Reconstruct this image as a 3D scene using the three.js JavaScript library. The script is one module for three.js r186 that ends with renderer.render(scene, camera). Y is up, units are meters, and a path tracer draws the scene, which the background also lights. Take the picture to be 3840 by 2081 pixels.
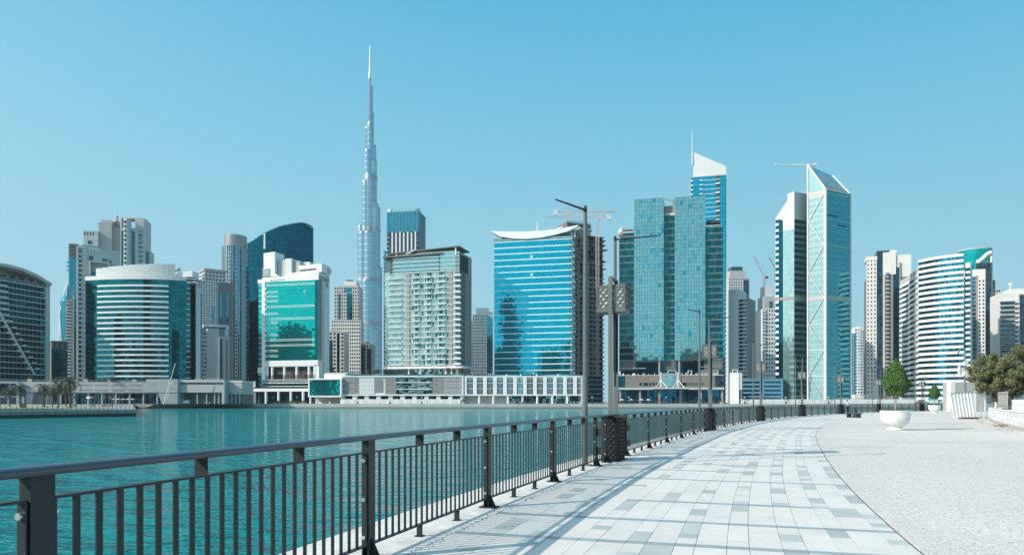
import * as THREE from 'three';
import { mergeGeometries } from 'three/addons/utils/BufferGeometryUtils.js';
import { MarchingCubes } from 'three/addons/objects/MarchingCubes.js';
import { FontLoader } from 'three/addons/loaders/FontLoader.js';
import { TextGeometry } from 'three/addons/geometries/TextGeometry.js';

// ---------- camera, sky, sun, exposure ----------
const F = 2750, CX = 1920, HY = 1505, EYE = 1.55;      // lens in photograph pixels, horizon row, eye height in metres
const scene = new THREE.Scene();
const camera = new THREE.PerspectiveCamera(2 * Math.atan(2081 / 2 / F) * 180 / Math.PI, 3840 / 2081, 0.1, 30000);
camera.position.set(0, EYE, 0);
camera.lookAt(0, EYE, -10);
camera.setViewOffset(3840, 2081, 0, -(HY - 2081 / 2), 3840, 2081);   // level camera with a risen lens: verticals stay upright
const renderer = new THREE.WebGLRenderer();
renderer.toneMapping = THREE.LinearToneMapping;
renderer.toneMappingExposure = 1.1;
renderer.shadowMap.enabled = true;

const SUN_EL = 31 * Math.PI / 180, SUN_AZ = 24 * Math.PI / 180;
const sunDir = new THREE.Vector3(-Math.cos(SUN_EL) * Math.cos(SUN_AZ), Math.sin(SUN_EL), Math.cos(SUN_EL) * Math.sin(SUN_AZ));
{ // clear cyan sky: pale at the horizon, deeper overhead, a little paler towards the sun's side
  const w = 512, h = 256, d = new Float32Array(w * h * 4);
  const lin = (r, g, b) => [r, g, b].map(c => Math.pow(c / 255, 2.2) / 1.10);
  const stops = [[-90, lin(140, 180, 190)], [-3, lin(152, 200, 214)], [0, lin(158, 209, 225)], [5, lin(147, 206, 225)], [12, lin(129, 197, 223)], [19, lin(104, 188, 220)], [29, lin(42, 168, 213)], [48, lin(60, 160, 204)], [90, lin(72, 155, 196)]];
  for (let j = 0; j < h; j++) {
    const el = ((j + 0.5) / h - 0.5) * 180;
    let k = 0; while (k < stops.length - 2 && el > stops[k + 1][0]) k++;
    let t = Math.min(1, Math.max(0, (el - stops[k][0]) / (stops[k + 1][0] - stops[k][0])));
    for (let i = 0; i < w; i++) {
      const phi = ((i + 0.5) / w - 0.5) * 2 * Math.PI, e = el * Math.PI / 180;
      const dir = [Math.cos(phi) * Math.cos(e), Math.sin(e), Math.sin(phi) * Math.cos(e)];
      const c = dir[0] * sunDir.x + dir[1] * sunDir.y + dir[2] * sunDir.z;
      const mie = 1.1 * Math.exp((c - 1) * 6) + 0.26 * Math.exp((c - 1) * 1.3);   // whitish glow of haze round the sun
      for (let n = 0; n < 3; n++) d[(j * w + i) * 4 + n] = (stops[k][1][n] * (1 - t) + stops[k + 1][1][n] * t) * (1 - 0.2 * Math.min(1, mie)) + mie * [1.0, 0.93, 0.85][n];
      d[(j * w + i) * 4 + 3] = 1;
    }
  }
  const sky = new THREE.DataTexture(d, w, h, THREE.RGBAFormat, THREE.FloatType);
  sky.mapping = THREE.EquirectangularReflectionMapping; sky.magFilter = THREE.LinearFilter; sky.minFilter = THREE.LinearFilter; sky.needsUpdate = true;
  scene.background = sky; scene.environment = sky;
}
const sun = new THREE.DirectionalLight(new THREE.Color().setRGB(1, 0.915, 0.80), 4.8);
sun.position.copy(sunDir).multiplyScalar(900).add(new THREE.Vector3(0, 0, -300));
sun.target.position.set(0, 0, -300);
sun.castShadow = true;
Object.assign(sun.shadow.camera, { left: -900, right: 900, top: 700, bottom: -500, near: 1, far: 3500 });
sun.shadow.mapSize.set(4096, 4096);
scene.add(sun, sun.target);
scene.fog = new THREE.FogExp2(new THREE.Color().setRGB(0.72, 0.88, 0.95), 0.00006);

// ---------- helpers ----------
function rng(seed) { let a = seed >>> 0; return () => { a |= 0; a = a + 0x6D2B79F5 | 0; let t = Math.imul(a ^ a >>> 15, 1 | a); t = t + Math.imul(t ^ t >>> 7, 61 | t) ^ t; return ((t ^ t >>> 14) >>> 0) / 4294967296; }; }
const rand = rng(7);
const rr = (a, b) => a + (b - a) * rand();
const V3 = (x, y, z) => new THREE.Vector3(x, y, z);
const wx = (x, D) => (x - CX) * D / F, wy = (y, D) => EYE - (y - HY) * D / F;
const names = new Map();
function numbered(n) { const c = names.get(n) || 0; names.set(n, c + 1); return c ? n + '_' + String(c).padStart(3, '0') : n; }
function std(r, g, b, roughness = 0.8, metalness = 0, extra = {}) { const m = new THREE.MeshStandardMaterial({ roughness, metalness, ...extra }); m.color.setRGB(r, g, b); return m; }
function matte(r, g, b, extra = {}) { const m = new THREE.MeshPhysicalMaterial({ roughness: 1, specularIntensity: 0.12, ...extra }); m.color.setRGB(r, g, b); return m; } // dusty ground without a sheen
function mesh(name, geo, mat, parent) { const m = new THREE.Mesh(geo, mat); m.name = name; m.castShadow = m.receiveShadow = true; parent.add(m); return m; }
function thing(name, label, category, x = 0, y = 0, z = 0, rot = 0, group) {
  const g = new THREE.Group(); g.name = numbered(name); g.position.set(x, y, z); g.rotation.y = rot;
  g.userData = { label, category }; if (group) g.userData.group = group; scene.add(g); return g;
}
function struct(name, geo, mat) { const m = mesh(name, geo, mat, scene); m.userData = { kind: 'structure' }; return m; }
const UB = new THREE.BoxGeometry(1, 1, 1);
const UC = new THREE.CylinderGeometry(1, 1, 1, 20);
const UC8 = new THREE.CylinderGeometry(1, 1, 1, 8);
function box(parent, name, mat, x0, x1, y0, y1, z0, z1) {
  const m = mesh(name, UB, mat, parent);
  m.position.set((x0 + x1) / 2, (y0 + y1) / 2, (z0 + z1) / 2); m.scale.set(Math.abs(x1 - x0), Math.abs(y1 - y0), Math.abs(z1 - z0)); return m;
}
function cyl(parent, name, mat, x, z, r, y0, y1, geo = UC) { const m = mesh(name, geo, mat, parent); m.position.set(x, (y0 + y1) / 2, z); m.scale.set(r, y1 - y0, r); return m; }
function boxG(x0, x1, y0, y1, z0, z1) { const g = new THREE.BoxGeometry(Math.abs(x1 - x0), Math.abs(y1 - y0), Math.abs(z1 - z0)); g.translate((x0 + x1) / 2, (y0 + y1) / 2, (z0 + z1) / 2); return g; }
function barG(a, b, w, d = w) { // box bar from a to b
  const L = a.distanceTo(b), g = new THREE.BoxGeometry(w, L, d), q = new THREE.Quaternion().setFromUnitVectors(V3(0, 1, 0), b.clone().sub(a).divideScalar(L));
  g.applyQuaternion(q); g.translate((a.x + b.x) / 2, (a.y + b.y) / 2, (a.z + b.z) / 2); return g;
}
function rodG(a, b, r0, r1 = r0, n = 8) {
  const L = a.distanceTo(b), g = new THREE.CylinderGeometry(r1, r0, L, n), q = new THREE.Quaternion().setFromUnitVectors(V3(0, 1, 0), b.clone().sub(a).divideScalar(L));
  g.applyQuaternion(q); g.translate((a.x + b.x) / 2, (a.y + b.y) / 2, (a.z + b.z) / 2); return g;
}
function slabG(pts, z0, z1) { // outline in the x-y plane, thick along z
  const s = new THREE.Shape(pts.map(p => new THREE.Vector2(p[0], p[1]))), g = new THREE.ExtrudeGeometry(s, { depth: z1 - z0, bevelEnabled: false });
  g.translate(0, 0, z0); return g;
}
function prismG(pts, y0, y1) { // plan outline [x, z], upright
  const s = new THREE.Shape(pts.map(p => new THREE.Vector2(p[0], -p[1]))), g = new THREE.ExtrudeGeometry(s, { depth: y1 - y0, bevelEnabled: false });
  g.rotateX(-Math.PI / 2); g.translate(0, y0, 0); return g;
}
const join = gs => mergeGeometries(gs.map(g => g.index ? g.toNonIndexed() : g));
function canvasNoise(size, fn) { // small grey or colour data texture from fn(x, y) -> [r,g,b] 0..1 (sRGB)
  const d = new Uint8Array(size * size * 4);
  for (let j = 0; j < size; j++) for (let i = 0; i < size; i++) { const c = fn(i / size, j / size); for (let n = 0; n < 3; n++) d[(j * size + i) * 4 + n] = Math.max(0, Math.min(255, c[n] * 255)); d[(j * size + i) * 4 + 3] = 255; }
  const t = new THREE.DataTexture(d, size, size); t.wrapS = t.wrapT = THREE.RepeatWrapping; t.magFilter = THREE.LinearFilter; t.minFilter = THREE.LinearMipmapLinearFilter; t.generateMipmaps = true; t.needsUpdate = true; return t;
}
function tileNoise(seed, cells) { // tileable value noise over 0..1
  const r = rng(seed), n = cells, v = new Float32Array(n * n).map(() => r());
  return (x, y) => { x = ((x % 1) + 1) % 1 * n; y = ((y % 1) + 1) % 1 * n; const i = Math.floor(x), j = Math.floor(y); let a = x - i, b = y - j; a = a * a * (3 - 2 * a); b = b * b * (3 - 2 * b); const g = (p, q) => v[(q % n) * n + p % n]; return (g(i, j) * (1 - a) + g(i + 1, j) * a) * (1 - b) + (g(i, j + 1) * (1 - a) + g(i + 1, j + 1) * a) * b; };
}

// ---------- materials ----------
function glassSet(cols, roughness = 0.04, metalness = 0.92) { // coated glass: a tint per pane, one shared look
  const vc = new THREE.MeshStandardMaterial({ roughness, metalness, vertexColors: true });
  return cols.map(c => { const m = std(c[0], c[1], c[2], roughness, metalness); m.userData.vc = vc; return m; });
}
const plainVC = new THREE.MeshStandardMaterial({ roughness: 0.75, vertexColors: true });
const white = std(0.74, 0.76, 0.76, 0.6), whiteDim = std(0.62, 0.64, 0.64, 0.7), paleGrey = std(0.46, 0.48, 0.48, 0.7), midGrey = std(0.30, 0.31, 0.31, 0.75), concrete = std(0.40, 0.405, 0.40, 0.85), darkGrey = std(0.17, 0.175, 0.18, 0.75), black = std(0.03, 0.032, 0.034, 0.6);
const beige = std(0.52, 0.49, 0.455, 0.8), taupe = std(0.30, 0.275, 0.26, 0.8), brown = std(0.16, 0.14, 0.13, 0.75), cream = std(0.66, 0.645, 0.615, 0.75), steelWhite = std(0.66, 0.68, 0.68, 0.45), alum = std(0.42, 0.44, 0.45, 0.4, 0.5);
const backTeal = std(0.05, 0.13, 0.14, 0.6), backBlue = std(0.05, 0.14, 0.18, 0.6), backDark = std(0.10, 0.12, 0.125, 0.6);
const gTeal = glassSet([[0.001, 0.145, 0.175], [0.001, 0.17, 0.20], [0.001, 0.125, 0.155], [0.001, 0.105, 0.135]]);
const gHotel = glassSet([[0.001, 0.45, 0.43], [0.001, 0.47, 0.45], [0.001, 0.43, 0.415], [0.001, 0.405, 0.395]]);
const gCyan = glassSet([[0.001, 0.43, 0.57], [0.001, 0.46, 0.60], [0.001, 0.41, 0.545], [0.001, 0.38, 0.51]]);
const gDeep = glassSet([[0.001, 0.095, 0.14], [0.001, 0.11, 0.16], [0.001, 0.08, 0.125]]);
const gDark = glassSet([[0.012, 0.06, 0.085], [0.014, 0.075, 0.10], [0.01, 0.05, 0.07], [0.03, 0.10, 0.13]]);
const gPale = glassSet([[0.25, 0.50, 0.53], [0.28, 0.53, 0.555], [0.225, 0.47, 0.505], [0.10, 0.43, 0.55], [0.42, 0.64, 0.64]], 0.05, 0.85);
const gSea = glassSet([[0.36, 0.54, 0.54], [0.42, 0.60, 0.59], [0.30, 0.49, 0.50], [0.50, 0.66, 0.64]], 0.07, 0.55);
const gSmoke = glassSet([[0.006, 0.10, 0.12], [0.008, 0.12, 0.14], [0.006, 0.08, 0.10], [0.02, 0.16, 0.175]]);
const gGrey = glassSet([[0.05, 0.10, 0.14], [0.07, 0.13, 0.17], [0.04, 0.08, 0.11], [0.03, 0.05, 0.07]]);
const gFar = glassSet([[0.04, 0.30, 0.40], [0.045, 0.33, 0.43], [0.035, 0.27, 0.37]]);
const gBurj = glassSet([[0.27, 0.46, 0.55], [0.30, 0.49, 0.58], [0.245, 0.43, 0.52]], 0.18, 0.85);
const gBlueOffice = glassSet([[0.002, 0.10, 0.18], [0.002, 0.13, 0.22], [0.002, 0.075, 0.14]]);
const railMetal = matte(0.026, 0.034, 0.037, { roughness: 0.42, specularIntensity: 0.45 }), poleMetal = std(0.115, 0.132, 0.132, 0.5, 0), pedMetal = matte(0.014, 0.018, 0.021, { roughness: 0.5, specularIntensity: 0.4 }), chrome = std(0.6, 0.6, 0.58, 0.3, 0.8);

// ---------- far buildings: drawn up from the photograph's own pixels, each at its own distance and real size ----------
const GY = -0.1, LIM = 300;
class Bld {
  constructor(name, label, x0, D0, x1, D1, cat = 'building', group) { // front left corner and front right corner: pixel column and distance
    const a = [wx(x0, D0), -D0], b = [wx(x1, D1), -D1];
    this.W = Math.hypot(b[0] - a[0], b[1] - a[1]); this.a = a; this.e = [(b[0] - a[0]) / this.W, (b[1] - a[1]) / this.W]; this.D0 = D0;
    this.g = thing(name, label, cat, a[0], GY, a[1], Math.atan2(-this.e[1], this.e[0]), group);
    this.cnt = {}; this.rest = new Map();
    this.front = this.face(0, 0, this.W, 0);
  }
  t(x) { const c = (x - CX) / F; return (this.a[0] * this.e[1] - this.a[1] * this.e[0]) / (c * this.e[1] + this.e[0]); } // distance of the front at pixel column x
  U(x) { const t = this.t(x), px = (x - CX) / F * t - this.a[0], pz = -t - this.a[1]; return px * this.e[0] + pz * this.e[1]; }
  toL(x, d) { const X = wx(x, d) - this.a[0], Z = -d - this.a[1]; return [X * this.e[0] + Z * this.e[1], -X * this.e[1] + Z * this.e[0]]; } // pixel column and distance, in this building's own plan axes
  V(y, x = 0) { return EYE - (y - HY) * (x ? this.t(x) : this.D0) / F - GY; }
  box(name, mat, u0, u1, v0, v1, z0, z1, parent = this.g) { return box(parent, name, mat, u0, u1, v0, v1, z0, z1); }
  slab(name, mat, pts, z0, z1, parent = this.g) { return mesh(name, slabG(pts, z0, z1), mat, parent); }
  prism(name, mat, pts, v0, v1, parent = this.g) { return mesh(name, prismG(pts, v0, v1), mat, parent); }
  face(x0, z0, x1, z1) { return new Face(this, x0, z0, x1, z1); }
  right(d, u = this.W, z = 0) { return this.face(u, z, u, z - d); }
  left(d, u = 0, z = 0) { return this.face(u, z - d, u, z); }
  poly(pts) { const f = []; for (let i = 0; i + 1 < pts.length; i++) f.push(this.face(pts[i][0], pts[i][1], pts[i + 1][0], pts[i + 1][1])); return f; }
  piece(name, mat, M) { // one more piece of a kind: its own mesh for the first 300, then joined
    const c = this.cnt[name] = (this.cnt[name] || 0) + 1;
    if (c <= LIM) { const m = mesh(name, UB, mat, this.g); M.decompose(m.position, m.quaternion, m.scale); return; }
    const key = name; if (!this.rest.has(key)) this.rest.set(key, []); this.rest.get(key).push([M.clone(), mat]);
  }
  done() {
    for (const [name, list] of this.rest) {
      const gs = list.map(([M, mat]) => { const g = UB.clone().toNonIndexed(); g.applyMatrix4(M); g.deleteAttribute('uv'); const n = g.attributes.position.count, c = new Float32Array(n * 3); for (let i = 0; i < n; i++) { c[i * 3] = mat.color.r; c[i * 3 + 1] = mat.color.g; c[i * 3 + 2] = mat.color.b; } g.setAttribute('color', new THREE.BufferAttribute(c, 3)); return g; });
      const m = mesh(name + 's_further', mergeGeometries(gs), list[0][1].userData.vc || plainVC, this.g); m.userData.kind = 'stuff';
    }
    return this;
  }
}
const _q = new THREE.Quaternion(), _e = new THREE.Euler(), _m = new THREE.Matrix4();
class Face {
  constructor(b, x0, z0, x1, z1) { this.b = b; this.x = x0; this.z = z0; this.L = Math.hypot(x1 - x0, z1 - z0); this.d = [(x1 - x0) / this.L, (z1 - z0) / this.L]; this.n = [-this.d[1], this.d[0]]; this.th = Math.atan2(-this.d[1], this.d[0]); }
  mat(u, v, o, w, h, t, tx = 0, ty = 0) {
    _q.setFromEuler(_e.set(tx, this.th + ty, 0, 'YXZ'));
    return _m.compose(V3(this.x + this.d[0] * u + this.n[0] * o, v, this.z + this.d[1] * u + this.n[1] * o), _q, V3(w, h, t));
  }
  one(name, mat, u0, u1, v0, v1, o0, o1, parent = this.b.g) { const m = mesh(name, UB, mat, parent); this.mat((u0 + u1) / 2, (v0 + v1) / 2, (o0 + o1) / 2, u1 - u0, v1 - v0, o1 - o0).decompose(m.position, m.quaternion, m.scale); return m; }
  piece(name, mat, u0, u1, v0, v1, o0, o1, tx = 0, ty = 0) { this.b.piece(name, mat, this.mat((u0 + u1) / 2, (v0 + v1) / 2, (o0 + o1) / 2, u1 - u0, v1 - v0, o1 - o0, tx, ty)); }
  panes({ u0 = 0, u1 = this.L, v0, v1, nu, nv, mats, out = 0.1, g = 0.08, gv = g, th = 0.08, tilt = 0.0035, name = 'pane', pick }) {
    const du = (u1 - u0) / nu, dv = (v1 - v0) / nv;
    for (let j = nv - 1; j >= 0; j--) for (let i = 0; i < nu; i++) {
      const m = (pick && pick(i, j)) || mats[Math.floor(rand() * mats.length)];
      this.piece(name, m, u0 + i * du + g / 2, u0 + (i + 1) * du - g / 2, v0 + j * dv + gv / 2, v0 + (j + 1) * dv - gv / 2, out - th / 2, out + th / 2, rr(-tilt, tilt), rr(-tilt, tilt));
    }
  }
  bands({ u0 = 0, u1 = this.L, v0, v1, n, h, out0 = -0.1, out1 = 0.25, mat, name = 'spandrel_band', end = 1 }) { for (let j = 0; j < n + end; j++) { const v = v0 + (v1 - v0) * j / n; this.piece(name, mat, u0, u1, v - h / 2, v + h / 2, out0, out1); } }
  fins({ u0 = 0, u1 = this.L, v0, v1, n, w, out0 = -0.1, out1 = 0.3, mat, name = 'mullion' }) { for (let i = 0; i <= n; i++) { const u = u0 + (u1 - u0) * i / n; this.piece(name, mat, u - w / 2, u + w / 2, v0, v1, out0, out1); } }
  punched({ u0 = 0, u1 = this.L, v0, v1, nu, nv, pw = 0.5, ph = 0.5, wall, mats, depth = 0.35, out = 0, name = 'window_pane' }) {
    const du = (u1 - u0) / nu, dv = (v1 - v0) / nv;
    for (let i = 0; i <= nu; i++) { const a = Math.max(u0, u0 + (i - pw / 2) * du), c = Math.min(u1, u0 + (i + pw / 2) * du); this.piece('pier', wall, a, c, v0, v1, out - depth, out); }
    for (let j = 0; j <= nv; j++) { const a = Math.max(v0, v0 + (j - ph / 2) * dv), c = Math.min(v1, v0 + (j + ph / 2) * dv); this.piece('spandrel_band', wall, u0 + 0.01, u1 - 0.01, a, c, out - depth, out - 0.03); }
    for (let j = nv - 1; j >= 0; j--) for (let i = 0; i < nu; i++) this.piece(name, mats[Math.floor(rand() * mats.length)], u0 + (i + pw / 2) * du - 0.02, u0 + (i + 1 - pw / 2) * du + 0.02, v0 + (j + ph / 2) * dv - 0.02, v0 + (j + 1 - ph / 2) * dv + 0.02, out - depth + 0.02, out - depth + 0.1, rr(-0.002, 0.002), rr(-0.002, 0.002));
  }
  balconies({ u0, u1, v0, v1, n, depth = 1.5, h = 1.0, mat = white, slab = 0.3, name = 'balcony', step = 1 }) {
    const w = u1 - u0, geo = join([boxG(-w / 2, w / 2, 0, slab, 0, depth), boxG(-w / 2, w / 2, slab, slab + h, depth - 0.12, depth), boxG(-w / 2, -w / 2 + 0.12, slab, slab + h, 0, depth - 0.12), boxG(w / 2 - 0.12, w / 2, slab, slab + h, 0, depth - 0.12)]);
    for (let j = 0; j < n; j += step) { const m = mesh(name, geo, mat, this.b.g); this.mat((u0 + u1) / 2, v0 + (v1 - v0) * j / n, 0, 1, 1, 1).decompose(m.position, m.quaternion, m.scale); }
  }
}
function polyBands(b, pts, vs, h, o0, o1, mat, name = 'spandrel_band') { // a band that follows a bent front, one piece per storey
  const gs = b.poly(pts).map(f => { const g = new THREE.BoxGeometry(1, 1, 1).toNonIndexed(); g.applyMatrix4(f.mat(f.L / 2, 0, (o0 + o1) / 2, f.L + 0.12, h, o1 - o0)); return g; });
  const geo = mergeGeometries(gs);
  for (const v of vs) { const m = mesh(name, geo, mat, b.g); m.position.y = v; }
}
const arc = (f, n) => Array.from({ length: n + 1 }, (_, i) => f(i / n));
const steps = (a, b, n) => Array.from({ length: n }, (_, i) => a + (b - a) * i / (n > 1 ? n - 1 : 1));
// ---------- the setting: water, far bank, promenade ----------
const WATER = -2.8;
{ // canal: two layers of ripples, fine and coarse
  // a tile of crossing ripples, 0.2 to 8 m long, livelier in some patches than in others
  const size = 2048, M = 64, h = new Float32Array(size * size), r = rng(11), lut = new Float32Array(size); for (let i = 0; i < size; i++) lut[i] = (1 - Math.abs(Math.sin(Math.PI * i / size))) ** 1.3;
  for (let w = 0; w < 56; w++) { const k = 8 * Math.pow(40, w / 56 + r() * 0.03), a = (r() - 0.5) * 2.4 + Math.PI / 2 - 0.25, kx = Math.round(k * Math.cos(a)), ky = Math.round(k * Math.sin(a)), ph = Math.floor(r() * size), am = Math.pow(k, -0.8); for (let j = 0; j < size; j++) { let q = (ky * j + ph) % size; if (q < 0) q += size; for (let i = 0; i < size; i++) { h[j * size + i] += am * lut[q]; q += kx; if (q >= size) q -= size; else if (q < 0) q += size; } } }
  let lo = 1e9, hi = -1e9; for (const v of h) { if (v < lo) lo = v; if (v > hi) hi = v; } const sc = 0.8 / (hi - lo), pn = tileNoise(55, 7), pn2 = tileNoise(56, 19), d = new Uint8Array(size * size * 4), px = M / size;
  for (let j = 0; j < size; j++) for (let i = 0; i < size; i++) { const g = sc * (0.45 + 0.75 * pn(i / size, j / size) + 0.35 * pn2(i / size, j / size)) / (2 * px), dx = (h[j * size + ((i + 1) & 2047)] - h[j * size + ((i + 2047) & 2047)]) * g, dy = (h[((j + 1) & 2047) * size + i] - h[((j + 2047) & 2047) * size + i]) * g, l = Math.hypot(dx, dy, 1), o = (j * size + i) * 4; d[o] = 127.5 - 127.5 * dx / l; d[o + 1] = 127.5 - 127.5 * dy / l; d[o + 2] = 127.5 + 127.5 / l; d[o + 3] = 255; }
  const nrm = new THREE.DataTexture(d, size, size); nrm.wrapS = nrm.wrapT = THREE.RepeatWrapping; nrm.magFilter = THREE.LinearFilter; nrm.minFilter = THREE.LinearFilter; nrm.needsUpdate = true; nrm.repeat.set(1 / M, 1 / M); nrm.rotation = 0.2;
  const m = new THREE.MeshPhysicalMaterial({ roughness: 0.06, ior: 1.33, normalMap: nrm, normalScale: new THREE.Vector2(1, 1) , specularIntensity: 0.36 });
  m.color.setRGB(0.0, 0.20, 0.215);
  const g = new THREE.PlaneGeometry(2400, 760, 1, 1); g.rotateX(-Math.PI / 2); g.translate(0, WATER, -478 + 380 - 3);
  const p = g.attributes.position, uv = g.attributes.uv; for (let i = 0; i < p.count; i++) uv.setXY(i, p.getX(i), p.getZ(i));
  struct('water', g, m);
}
const concreteTex = (() => { const a = tileNoise(3, 8), b = tileNoise(4, 37), c = tileNoise(9, 128); const t = canvasNoise(512, (x, y) => { const v = 0.80 + 0.10 * a(x, y) + 0.08 * b(x, y) + 0.07 * c(x, y); return [v, v, v]; }); t.colorSpace = THREE.SRGBColorSpace; return t; })();
{ // land behind the far quay, out to the horizon
  const g = new THREE.PlaneGeometry(24000, 14000); g.rotateX(-Math.PI / 2); g.translate(0, GY, -483 - 7000);
  struct('far_land', g, matte(0.36, 0.35, 0.33));
}
// far quay wall: coping blocks and wall blocks, with a dark tide line
{
  const t = thing('far_quay_wall', 'long pale block quay wall along the far side of the canal', 'quay wall', wx(340, 478), 0, -478);
  const x1 = wx(3700, 478) - wx(340, 478), n = 84, w = x1 / n;
  const stone = std(0.56, 0.56, 0.54, 0.85), stone2 = std(0.50, 0.50, 0.485, 0.85), tide = std(0.16, 0.15, 0.135, 0.8), low = std(0.40, 0.39, 0.37, 0.85);
  box(t, 'wall', std(0.3, 0.3, 0.29, 0.9), 0, x1, -4, GY - 0.02, -6, -0.35);
  for (let i = 0; i < n; i++) {
    box(t, 'coping_block', rand() < 0.6 ? stone : stone2, i * w + 0.04, (i + 1) * w - 0.04, GY - 0.55, GY + 0.12, -2.2, 0.12);
    box(t, 'wall_block', rand() < 0.5 ? stone : stone2, i * w + 0.05, (i + 1) * w - 0.05, GY - 1.75, GY - 0.6, -0.5, 0);
    box(t, 'footing_block', low, i * w + 0.05, (i + 1) * w - 0.05, GY - 2.25, GY - 1.8, -0.5, 0.08);
  }
  box(t, 'tide_band', tide, 0, x1, -4, GY - 2.3, -0.5, 0.14);
  const rm = std(0.25, 0.27, 0.27, 0.5, 0.4);
  const gs = []; for (let i = 0; i < n; i++) gs.push(boxG(i * w - 0.04, i * w + 0.04, GY + 0.12, GY + 1.15, -1.2, -1.12)); gs.push(boxG(0, x1, GY + 1.13, GY + 1.19, -1.2, -1.12));
  mesh('railing', join(gs), rm, t);
}
// left-hand spit of land with lawn
{
  const A = [wx(-260, 172), -172], B = [wx(507, 214), -214], top = -0.74;
  const L = Math.hypot(B[0] - A[0], B[1] - A[1]), th = Math.atan2(-(B[1] - A[1]), B[0] - A[0]);
  const t = thing('spit_quay_wall', 'dark based concrete quay wall round the lawn with palm trees', 'quay wall', A[0], 0, A[1], th);
  const stone = std(0.34, 0.345, 0.34, 0.85), tide = std(0.045, 0.045, 0.042, 0.7), cap = std(0.48, 0.48, 0.465, 0.85), n = 18, w = L / n;
  const nz = new THREE.MeshStandardMaterial({ roughness: 0.9, map: concreteTex }); nz.color.setRGB(0.36, 0.36, 0.35);
  box(t, 'wall', std(0.2, 0.2, 0.2, 0.9), 0, L - 0.3, -4.5, top - 0.05, -14, -0.4);
  for (let i = 0; i < n; i++) {
    box(t, 'coping_block', cap, i * w + 0.02, (i + 1) * w - 0.02, top - 0.38, top, -1.6, 0.1);
    box(t, 'wall_block', nz, i * w + 0.08, (i + 1) * w - 0.08, top - 1.2, top - 0.42, -0.6, 0);
  }
  box(t, 'tide_band', tide, 0, L, -4.5, top - 1.24, -0.6, -0.08);
  const D = std(0.05, 0.05, 0.05, 0.7); // small diamond vents in the wall
  for (const i of [3.1, 9.1, 14.6]) { const gs = []; for (const [a, b] of [[0, 0.14], [0, -0.14], [0.2, 0], [-0.2, 0]]) { const q = new THREE.BoxGeometry(0.15, 0.15, 0.06); q.rotateZ(Math.PI / 4); q.translate(i * w + a * 1.4, top - 0.95 + b * 1.2, 0.03); gs.push(q); } mesh('vent', join(gs), D, t); }
  const lawnG = new THREE.PlaneGeometry(L + 8, 58); lawnG.rotateX(-Math.PI / 2); lawnG.translate(L / 2 - 5.4, top + 0.03, -31);
  const ln = tileNoise(21, 40), ln2 = tileNoise(22, 140), lt = canvasNoise(512, (x, y) => { const v = 0.5 + 0.3 * ln(x, y) + 0.35 * ln2(x, y); return [0.30 * v + 0.1, 0.42 * v + 0.12, 0.22 * v + 0.06]; }); lt.colorSpace = THREE.SRGBColorSpace; lt.repeat.set(6, 4);
  const lawn = struct('lawn', lawnG, matte(1, 1, 1, { map: lt })); lawn.position.set(A[0], 0, A[1]); lawn.rotation.y = th;
  // grass tufts along the lawn's front
  const gl = []; for (let i = 0; i < 2600; i++) { const x = rr(0.5, L - 18), z = rr(-14, -2.2), h = rr(0.06, 0.16), q = new THREE.BufferGeometry(); q.setAttribute('position', new THREE.Float32BufferAttribute([x - 0.05, 0, z, x + 0.05, 0, z + 0.02, x + rr(-0.1, 0.1), h, z + rr(-0.1, 0.1)], 3)); q.computeVertexNormals(); gl.push(q); }
  const tuft = mesh('grass', mergeGeometries(gl), std(0.06, 0.10, 0.035, 1, 0, { side: THREE.DoubleSide }), scene); tuft.position.set(A[0], top + 0.03, A[1]); tuft.rotation.y = th; tuft.userData = { kind: 'stuff', label: 'short green lawn grass on the spit under the palms', category: 'grass' };
  scene.userData.spit = { A, B, th, L, top };
  // land behind the lawn
  { const P = [[-1400, 172, top - 0.06], [-260, 172.5, top - 0.06], [507, 214.5, top - 0.06], [502, 300, top - 0.04], [498, 478, GY], [-1400, 478, GY]].map(([x, d, y]) => [wx(x, d), y - 0.012, -d]), pos = []; for (const t of [[0, 1, 5], [1, 2, 3], [1, 3, 5], [3, 4, 5]]) for (const k of t) pos.push(...P[k]); const g = new THREE.BufferGeometry(); g.setAttribute('position', new THREE.Float32BufferAttribute(pos, 3)); g.computeVertexNormals(); struct('spit_pavement', g, matte(0.34, 0.335, 0.32));
    const q = []; for (const [i, j] of [[2, 3], [3, 4]]) { const a = P[i], b = P[j]; q.push(...a, ...b, b[0], -4, b[2], ...a, b[0], -4, b[2], a[0], -4, a[2]); } const g2 = new THREE.BufferGeometry(); g2.setAttribute('position', new THREE.Float32BufferAttribute(q, 3)); g2.computeVertexNormals(); struct('spit_bank', g2, matte(0.40, 0.39, 0.37)); }
  // railing along the spit
  const sr = thing('spit_railing', 'thin dark post railing along the lawn edge of the spit', 'railing', A[0], top, A[1], th), rm = std(0.03, 0.035, 0.035, 0.5, 0.3);
  for (let i = 0; i <= 40; i++) { const tall = i % 4 === 0; box(sr, 'post', rm, i * L / 40 - 0.05, i * L / 40 + 0.05, 0, tall ? 1.5 : 1.1, -1.3, -1.2); }
  for (const y of [0.35, 0.7, 1.06]) box(sr, 'rail', rm, 0, L, y, y + 0.04, -1.27, -1.23);
}

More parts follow.
